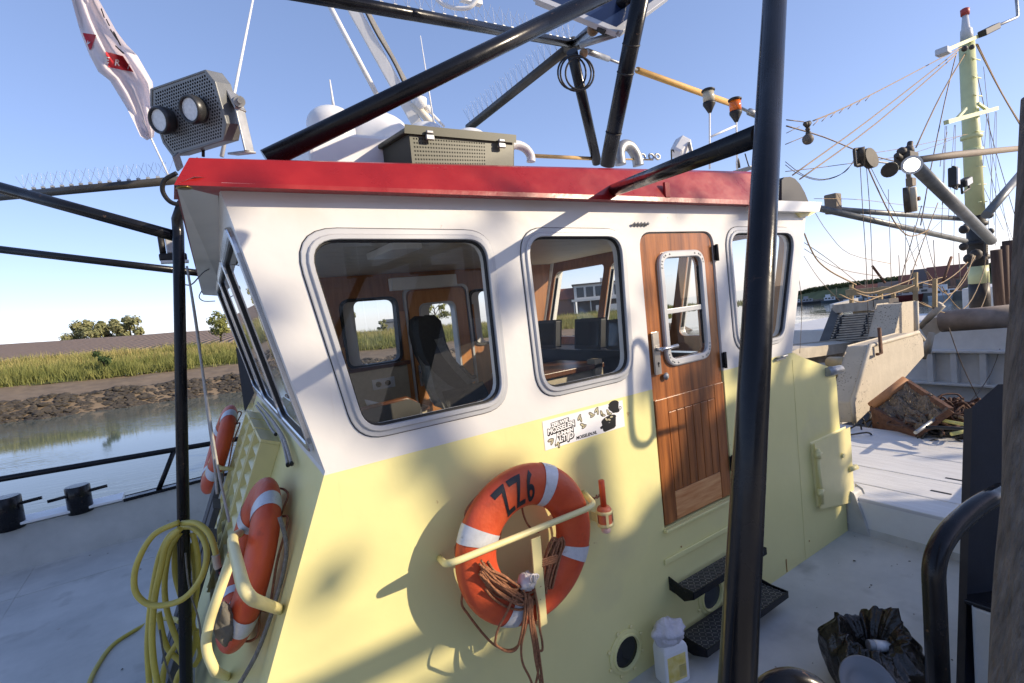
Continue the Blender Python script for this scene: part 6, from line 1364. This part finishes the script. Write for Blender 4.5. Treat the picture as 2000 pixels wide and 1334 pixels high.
q.build('links', MATS['greased_block'], p3); q = MB(); q.ball(c+Vector((-.01,0,-.185)), .068, 14); q.build('weight', mat('round_weight', (.12,.10,.085), .6, var=.3), p3)
# stays and ropes, each one a part of the rigging
rg_ = thing('rigging', PY(1760,330,YM), 'web of tan ropes and thin wires running between mast, booms and dredge gear', 'rigging')
def rope(L, r=.016, m=RIG, Y=YM, nm='stay', k=4):
    pts = [PY(x, y, Y if len(a)==0 else a[0]) for x, y, *a in L]; q = MB(); q.tube(spline(pts, k) if len(pts) > 2 else pts, r*.50, 6); q.build(nm, m, rg_)
rope([(1878,92),(1740,165),(1650,210),(1588,236)], .020, RIGT)
for k in range(7): rope([(1700-k*17,186+k*8.2),(1690-k*17,197+k*8.0)], .012, RIGT, nm='frayed_end')
for L in ([(1872,98),(1700,232),(1548,342)],[(1868,106),(1715,238),(1562,350)]): rope(L, .022, RIGT)
rope([(1889,98),(1838,185),(1789,288)], .026, RIGT); rope([(1868,104),(1845,200),(1818,330),(1798,440)], .020)
for L in ([(1906,86),(1955,180),(2003,262)],[(1909,86),(1958,184),(2006,262)]): rope(L, .026, RIGT)
rope([(1905,130),(1930,240),(1955,330),(1985,430)], .014); rope([(1536,246),(1610,268),(1690,300),(1760,318)], .020); rope([(1536,234),(1570,238)], .014); rope([(1536,260),(1562,247)], .010); rope([(1534,282),(1568,268)], .012)
rope([(1690,312),(1730,318),(1762,320)], .03, GALV); rope([(1690,315),(1712,365),(1738,418),(1758,448),(1778,461),(1800,456),(1815,448)], .022, RIGT)
rope([(1695,315),(1725,375),(1760,440),(1790,520)], .010); rope([(1680,320),(1685,410),(1692,520),(1697,680)], .011); rope([(1692,322),(1700,430),(1706,600)], .011)
rope([(1534,322),(1560,340),(1600,352),(1640,342),(1672,312)], .010, RUBBER); rope([(1534,316),(1570,342),(1610,350),(1650,336),(1668,312)], .010, RUBBER)
rope([(1534,335),(1640,322),(1780,300),(1885,262)], .010); rope([(1690,300),(1760,290),(1890,262)], .009, RIGT)
rope([(1571,456),(1583,485),(1598,510),(1622,530),(1650,545),(1672,556)], .022, RIGT); rope([(1571,474),(1620,508),(1670,548),(1690,560)], .010); rope([(1590,412),(1618,455),(1660,496),(1740,515)], .009, RIGT); rope([(1571,486),(1640,525),(1720,540)], .009); rope([(1570,500),(1600,545),(1640,588)], .008); rope([(1560,540),(1566,600),(1562,690)], .007)
rope([(1800,402),(1778,480),(1752,575)], .016); rope([(1832,396),(1800,480),(1768,570)], .018, RIGT); rope([(1786,440),(1800,510),(1828,580)], .010); rope([(1800,420),(1818,500),(1846,590)], .010); rope([(1765,520),(1800,470),(1840,430)], .008)
rope([(1590,388),(1680,390),(1780,402),(1880,410)], .008, RIGT)
for x0, y0, x1, y1 in ((1846,246,1840,400),(1849,246,1838,460),(1864,244,1852,430),(1866,244,1862,560),(1928,222,1912,420),(1930,222,1942,440),(1946,218,1944,480),(1944,218,1926,520),(1921,130,1938,300),(1938,300,1972,470),(1912,250,1945,380),(1945,380,1990,500),(1905,330,1960,450),(1770,330,1768,560),(1735,370,1742,590)): rope([(x0,y0),(x1,y1)], .009)
for L in ([(1672,572),(1710,580),(1760,568),(1800,552),(1848,540)],[(1790,588),(1830,600),(1870,560),(1905,500)],[(1800,590),(1850,612),(1890,596),(1918,540),(1926,500)],[(1840,560),(1870,600),(1905,615),(1926,575),(1930,530)],[(1660,560),(1690,572),(1725,566),(1775,548),(1790,540)],[(1800,552),(1830,556),(1865,536),(1890,512)],[(1640,575),(1680,590),(1720,578)],[(1810,530),(1850,575),(1885,545),(1900,500)]): rope(L, .017, RIGT, 3.4, nm='slack_rope')
for L in ([(1853,640),(1880,715),(1916,790)],[(1965,640),(1935,730),(1882,800)]): rope(L, .014, RIG, 3.0)
rope([(1850,258),(1840,300),(1836,325)], .012); 
# two work lamps hanging in the rigging
for x, y, ang, lab in ((1862,346,1.5,'upright grey work lamp hanging in the rigging'),(1884,356,.25,'level grey work lamp hanging in the rigging')):
    c = PY(x, y, YM-.5); t = thing('rigging_lamp', c, lab, 'lamp'); u_ = Vector((math.cos(ang),0,math.sin(ang))); q = MB(); q.bar(c-u_*.17, c+u_*.17, .13, .13, up=(0,1,0)); q.build('housing', BLACKM, t, bevel=.02); q = MB(); q.bar(c-u_*.14+Vector((0,-.07,0)), c+u_*.14+Vector((0,-.07,0)), .02, .11, up=(math.sin(ang),0,-math.cos(ang))); q.build('lens', ALU, t)
    q = MB(); v_ = Vector((-u_.z,0,u_.x)); q.tube([c-u_*.18+v_*.02, c-u_*.20+v_*-.16, c+u_*.20+v_*-.16, c+u_*.18+v_*.02], .02, 6); q.build('yoke', BLACKM, t)
# fore castle bulkhead, white deckhouse, brown posts
FB = 12.6
fo_ = thing('forecastle', (FB,4,0), 'white painted forecastle bulkhead with ribs and a long brown tube along its top', 'bulkhead')
FWH = mat('forecastle_white', (.62,.61,.585), .5, var=.07, bump=.05, bscale=6)
zA = PX(1880,640,FB).z; q = MB(); q.box((FB,-.4,-.7),(FB+3.5,7.6,zA)); q.build('bulkhead', FWH, fo_, bevel=.02)
for px, py in ((1900,682),(1900,747)):
    z = PX(px,py,FB).z; q = MB(); q.box((FB-.22,-.4,z-.05),(FB-.001,7.6,z)); q.build('ledge', FWH, fo_, bevel=.01)
for px in (1868,1822,1925): y = PX(px,710,FB).y; q = MB(); q.box((FB-.16,y-.05,PX(1900,747,FB).z),(FB-.001,y+.05,PX(1900,682,FB).z-.051)); q.build('rib', FWH, fo_, bevel=.01)
a_, c_ = PX(1838,628,FB-1.2), PX(1990,616,FB-1.2); q = MB(); q.tube([a_, c_], .19, 20); q.build('tube', mat('brown_tube', (.25,.20,.165), .6, var=.25, scale=6), fo_)
q = MB(); f_ = [PX(1800,640,FB-1.3),PX(1808,626,FB-1.3),PX(1838,620,FB-1.3),PX(1856,612,FB-1.3),PX(1856,640,FB-1.3),PX(1836,646,FB-1.3),PX(1812,660,FB-1.3)]; q.prism(f_, (.5,.1,0)); q.build('flared_socket', STEELB, fo_, bevel=.02)
for L in (((1796,640),(1838,592)),((1808,628),(1842,596)),((1803,700),(1818,655)),((1812,690),(1820,650))): q = MB(); q.tube([PX(*L[0],FB-1.75), PX(*L[1],FB-1.75)], .045, 10); q.build('strut', STEELB, fo_)
p0, p1_ = PY(1893,563,YM+.6), PY(1942,606,YM-.4); q = MB(); q.box((p0.x, YM-.5, zA+.001), (p0.x+1.6, YM+.75, p0.z)); tag(q.build('mast_house', FWH, at=(p0.x,YM,zA), bevel=.03), 'low white deckhouse around the foot of the yellow mast', 'deckhouse')
for x0, y0, x1, w_, lab in ((1945,488,1953,.16,'dark brown post with bent top just right of the mast'),(1962,480,1964,.12,'slim brown post nearest the timber pile'),(1972,470,1975,.22,'broad reddish brown post behind the navy post')):
    q = MB(); q.tube([PY(x0,y0,3.3), PY(x1,612,3.3)], w_*.55, 12); tag(q.build('timber_post', mat('brown_timber', (.085,.05,.035), .85, var=.3, stretch=(6,6,.6), scale=4), at=PY(x1,610,3.3)), lab, 'post')
# dredge chute: two speckled side plates
ds = thing('dredge_chute', (7.6,3.05,.2), 'beige speckled steel dredge chute with two big slanting side plates', 'chute')
m = mat('speckled_beige_steel', (.50,.44,.345), .7, var=.10, scale=4, bump=.15, bscale=18); n, l, b = nodes(m)
src = b.inputs['Base Color'].links[0].from_socket; ge = n.new('ShaderNodeNewGeometry'); vz = n.new('ShaderNodeTexNoise'); vz.inputs['Scale'].default_value = 48; vz.inputs['Detail'].default_value = 2; l.new(ge.outputs['Position'], vz.inputs['Vector']); n6 = n.new('ShaderNodeTexNoise'); n6.inputs['Scale'].default_value = 1.3; l.new(ge.outputs['Position'], n6.inputs['Vector'])
ad = n.new('ShaderNodeMath'); ad.operation = 'MULTIPLY'; l.new(vz.outputs[0], ad.inputs[0]); l.new(n6.outputs[0], ad.inputs[1]); rp = n.new('ShaderNodeMapRange'); rp.inputs[1].default_value = .37; rp.inputs[2].default_value = .41; rp.inputs[3].default_value = 0; rp.inputs[4].default_value = .75; l.new(ad.outputs[0], rp.inputs[0])
mx = n.new('ShaderNodeMix'); mx.data_type = 'RGBA'; mx.inputs[7].default_value = (.10,.085,.07,1); l.new(rp.outputs[0], mx.inputs[0]); l.new(src, mx.inputs[6]); l.new(mx.outputs[2], b.inputs['Base Color'])
SPK = m; YS = 3.05
def pp(L, Y): return [PY(x, y, Y) for x, y in L]
q = MB(); q.prism(pp([(1699,675),(1793,649),(1802,663),(1804,694),(1765,738),(1669,826),(1665,786)], YS), (-.10,.22,0)); q.build('lower_plate', SPK, ds, bevel=.015)
q = MB(); q.prism(pp([(1763,592),(1787,589),(1790,646),(1747,657)], YS+.25), (-.12,.3,0)); q.build('upper_plate', SPK, ds, bevel=.015)
q = MB(); q.tube(pp([(1789,588),(1790,648),(1803,664)], YS+.1), .035, 8); q.tube(pp([(1669,826),(1665,786),(1699,675),(1793,649)], YS), .03, 8); q.build('edge_bar', STEELB, ds)
q = MB(); q.tube(pp([(1717,640),(1721,690),(1713,692)], YS-.06), .022, 6); q.build('hook', RUST, ds)
# sorting rack with slats and rollers
sr = thing('sorting_rack', (8.2,4.2,.6), 'sloping slatted sorting rack with rollers beside the beige chute', 'rack')
TL_, TR_, BR_, BL_ = PY(1636,606,4.9), PY(1748,596,3.55), PY(1735,666,3.45), PY(1610,676,4.7)
SLW = mat('weathered_slats', (.36,.31,.25), .8, var=.25, scale=6)
for k in range(13): t_ = k/12; q = MB(); q.bar(TL_.lerp(BL_, .18+.8*t_), TR_.lerp(BR_, .18+.8*t_), .05, .028); q.build('slat', SLW, sr)
q = MB(); dn_ = Vector((.05,.10,-.10)); q.add([TL_+dn_,TR_+dn_,BR_+dn_,BL_+dn_], [(0,1,2,3)]); q.build('shade_backing', BLACKM, sr)  # added sheet, black in place of the shade behind the slats
for a, c in ((TL_,BL_),(TR_,BR_)): q = MB(); q.bar(a, c, .16, .14); q.build('side_rail', mat('dark_grey_rail', (.10,.095,.085), .6, var=.2), sr)
for f_ in (.08,): q = MB(); q.bar(TL_.lerp(BL_,f_)+Vector((0,0,.08)), TR_.lerp(BR_,f_)+Vector((0,0,.08)), .14, .16); q.build('head_beam', SLW, sr)
q = MB(); q.bar(PY(1660,620,4.6)+Vector((0,-.1,.1)), PY(1735,626,3.7)+Vector((0,-.1,.1)), .10, .10); q.build('cross_beam', STEELB, sr)
for f0_ in (.08,.55,.92):
    q = MB()
    for k in range(7): p = TL_.lerp(BL_,.35+.09*k).lerp(TR_.lerp(BR_,.35+.09*k), f0_); q.tube([p+Vector((0,-.05,.05)), p+Vector((.02,-.10,.10)), p+Vector((.12,-.14,.10))], .022, 6)
    q.build('tines', BLACKM, sr)['kind'] = 'stuff'
q = MB(); q.prism(pp([(1545,690),(1560,683),(1690,668),(1694,680),(1556,700)], 4.0), (.2,.5,0)); q.build('tray_lip', STEELB, sr, bevel=.02)
q = MB(); q.prism(pp([(1556,690),(1690,672),(1690,700),(1570,712)], 4.3), (.1,.6,0)); q.build('tray_side', SLW, sr)
for y in (708,725,750,776): q = MB(); q.tube([PY(1622,y,3.7), PY(1672,y+1,3.25)], .085, 14); q.build('roller', mat('ochre_roller', (.34,.27,.15), .5, .2, var=.2), sr)
q = MB(); q.box(PY(1634,700,4.2), PY(1672,822,3.9)+Vector((.1,.4,0))); q.build('roller_bed', BLACKM, sr)
q = MB(); q.prism(pp([(1641,790),(1660,784),(1662,820),(1643,826)], 3.35), (.1,.2,0)); q.build('white_block', FWH, sr, bevel=.02)
# beam and posts over the rack
bg_ = thing('dredge_gantry', (9.5,4,1), 'weathered timber and steel cross frame standing above the sorting rack', 'frame')
q = MB(); q.bar(PY(1654,572,4.6), PY(1792,562,3.4), .08, .12); q.build('beam', mat('ochre_timber', (.33,.25,.14), .8, var=.25, scale=5), bg_, bevel=.01)
for x, y0, y1, Y in ((1663,556,600,4.6),(1720,560,600,4.0),(1745,565,596,3.8),(1788,532,590,3.4),(1826,545,600,3.2)): q = MB(); q.bar(PY(x,y0,Y), PY(x,y1,Y), .055, .055, up=(0,1,0)); q.build('post', MATS['ochre_timber'], bg_)
for L in (((1704,520),(1728,552),4.4),((1842,548),(1858,502),3.3)): q = MB(); q.tube([PY(*L[0],L[2]), PY(*L[1],L[2])], .022, 8); q.build('rod', RUST, bg_)
q = MB(); q.bar(PY(1625,598,5.0), PY(1672,586,4.8), .10, .08); q.build('arm', FWH, bg_)
# rusty dredge basket with chain net
db = thing('mussel_dredge', PZ(1770,800,.45), 'rusty mussel dredge frame with brown chain net lying in the hold', 'dredge')
D0, D1, D2, D3 = PZ(1702,797,.50), PZ(1770,745,.80), PZ(1858,802,.62), PZ(1792,848,.34)
q = MB(); q.tube([D0+Vector((0,0,.02)), D1+Vector((0,0,.02))], .055, 14); q.build('roller', mat('orange_timber_roller', (.42,.20,.09), .7, var=.2, scale=8), db)
for a, c in ((D1,D2),(D2,D3),(D3,D0)): q = MB(); q.bar(a, c, .045, .06); q.build('frame_bar', RUST, db)
q = MB(); q.prism([D0,D3,D3+Vector((0,0,-.30)),D0+Vector((0,0,-.30))], (.04,.02,0)); q.build('side_plate', RUST, db)
def NET(u, v): p = D0.lerp(D1,u).lerp(D3.lerp(D2,u), v); return p+Vector((0,0,-.10*abs(math.sin(math.pi*u))**.7*abs(math.sin(math.pi*v))**.7+.11*noise.noise(Vector((u*6,v*6,1)))))
for dir_ in (0,1):
    q = MB()
    for k in range(34):
        s_ = k/33; q.tube([NET((s_+t_)%1.0 if False else s_*.98+.01+.012*math.sin(t_*60+k*3), t_) if dir_ == 0 else NET(t_, s_*.98+.01+.012*math.sin(t_*60+k*3)) for t_ in [i/26 for i in range(27)]], .011, 4, caps=False)
    q.build('chain_net', mat('brown_chain', (.19,.15,.115), .7, .3, var=.5, scale=20), db)['kind'] = 'stuff'
for L, m, lab in ((((1815,800),(1902,822)),RIGT,'tan pole lying across the dredge net'),(((1822,818),(1900,832)),mat('yellow_pole', (.55,.50,.16), .5),'yellow pole lying beside the dredge net'),(((1800,834),(1905,838)),BLACKM,'dark pole lying on the hold edge'),(((1788,845),(1835,812)),GALV,'bright steel rod leaning over the dredge frame'),(((1858,848),(1905,838)),MATS.get('yellow_pole'),'short yellow pole end at the hatch edge')):
    q = MB(); q.tube([PZ(*L[0],.50), PZ(*L[1],.52)], .018, 10); tag(q.build('pole', m or MATS['yellow_pole'], at=PZ(*L[0],.42)), lab, 'pole')
p = PZ(1862,812,.45); rnd = random.Random(8); q = MB()
for k in range(90):
    L = []; a0 = rnd.uniform(0,6.28); c_ = p+Vector((rnd.gauss(0,.22),rnd.gauss(0,.20),0)); hz_ = max(0.,.30-.55*((c_-p).length))
    for j in range(7): a0 += rnd.uniform(.3,1.3); L.append(c_+Vector((math.cos(a0)*rnd.uniform(.06,.20), math.sin(a0)*rnd.uniform(.06,.18), hz_*rnd.uniform(.2,1.)-.05)))
    q.tube(spline(L, 4), .011, 5)
tag(q.build('net_heap', mat('rusty_net', (.10,.05,.03), .9, var=.5, scale=20), at=p), 'heap of rust brown netting at the far side of the dredge', 'net')
p = PZ(1832,838,.30); q = MB()
for k in range(80):
    L = []; a0 = rnd.uniform(0,6.28); c_ = p+Vector((rnd.gauss(0,.22),rnd.gauss(0,.30),0))
    for j in range(7): a0 += rnd.uniform(.3,1.3); L.append(c_+Vector((math.cos(a0)*rnd.uniform(.06,.22), math.sin(a0)*rnd.uniform(.06,.22), rnd.uniform(-.05,.10))))
    q.tube(spline(L, 4), .010, 5)
tag(q.build('wet_net_heap', mat('dark_net', (.04,.036,.03), .7, var=.5, scale=20), at=p), 'dark wet netting heaped behind the white hatch boards', 'net')
# grit, flakes of paint and scraps on the deck
q = MB(); rnd = random.Random(4)
for k in range(64):
    c_ = (Vector((rnd.uniform(2.2,4.6),rnd.uniform(.95,2.08),.001)) if k < 34 else Vector((rnd.uniform(-2.2,.1),rnd.uniform(3.4,7.3),.001))); s_ = rnd.uniform(.003,.011)
    q.add([c_+Vector((math.cos(a)*s_*rnd.uniform(.5,1.3), math.sin(a)*s_*rnd.uniform(.5,1.3), rnd.uniform(.0005,.006))) for a in (0,1.3,2.6,3.9,5.1)], [(0,1,2,3,4)])
tag(q.build('deck_grit', mat('grit', (.09,.08,.065), .9, var=.6, scale=30)), 'scattered grit and paint flakes on the grey deck', 'grit', kind='stuff')
# ================================================================ unseen, on the quay: added casters and a tree that shade the house side
CASTERW = mat('white_caster_boards', (.78,.76,.70), .7, var=.05)  # white so the added block bounces skylight into the shaded side
SV = Vector((1.02,-1,.585))
def SHP(x, z, t_): return Vector((x, YW, z))+SV*t_
t = thing('shadow_frame', SHP(6,0,8)*1, 'unseen added frame whose level jib standing right of the photographer', 'shadow caster')  # added out of view, only to lay a level shadow band on the wall
a_, c_ = SHP(-1.5,.80,6.5), SHP(3.0,.80,6.5); q = MB(); q.box(Vector((a_.x,a_.y-.05,a_.z-.05)), Vector((c_.x,a_.y+.05,c_.z+.05))); q.build('crossbar', GALV, t)
q = MB(); q.box(Vector((c_.x+.001,a_.y-.12,.62)), Vector((c_.x+.25,a_.y+.12,c_.z+.4))); q.build('mast', GALV, t)
t = thing('shadow_block', SHP(2,0,8.2)*1, 'unseen stepped white block added to shade the lower house side', 'building')  # unseen block, stepped to shape the broad shadow low on the wall and deck
b0, b1, b2 = SHP(.86,.58,7.6), SHP(3.05,.58,7.6), SHP(4.45,1.45,7.6)
q = MB(); q.box((b0.x,b0.y-3,.62),(b1.x-.001,b0.y,b0.z)); q.build('wall', CASTERW, t); q = MB(); q.box((b1.x,b0.y-3,.62),(b2.x,b0.y+.02,b2.z)); q.build('tall_end', CASTERW, t)
q = MB(); q.box((b0.x-.02,b0.y-3.1,b0.z+.001),(b1.x-.002,b0.y+.02,b0.z+.05)); q.build('roof', HDARK, t); q = MB(); q.box((b1.x+.6,b0.y+.021,.63),(b1.x+1.1,b0.y+.05,2.6)); q.build('door', HDARK, t)
tree('quay_tree', (13.5,-9.5,.62), 11.0, 9.5, 'sparse leafed tree on the quay whose shade dapples the house side', seed=77, cards=270, ls=.17, low=.35, flat=.6)
# unseen closed hoop, its outline traced back from the loop shadow by the door
t = thing('shadow_hoop', (4.0,.55,2.2), 'unseen oval hand hoop on an arm, added for its loop shadow', 'hoop')
hl_ = [W2(*p) for p in ((1232,690),(1241,668),(1254,672),(1266,700),(1272,760),(1277,820),(1276,850),(1262,868),(1243,866),(1234,840),(1230,760))]
q = MB(); q.tube(spline([Vector((x,YW,z))+SV*1.72 for x, z in hl_], 5, True), .019, 10, closed=True); q.build('loop', BLACK, t)
p = Vector((hl_[6][0],YW,hl_[6][1]))+SV*1.72; q = MB(); q.tube([p, p+Vector((.5,0,-.02)), p+Vector((.5,0,-2.6))], .019, 10); q.build('arm', BLACK, t)
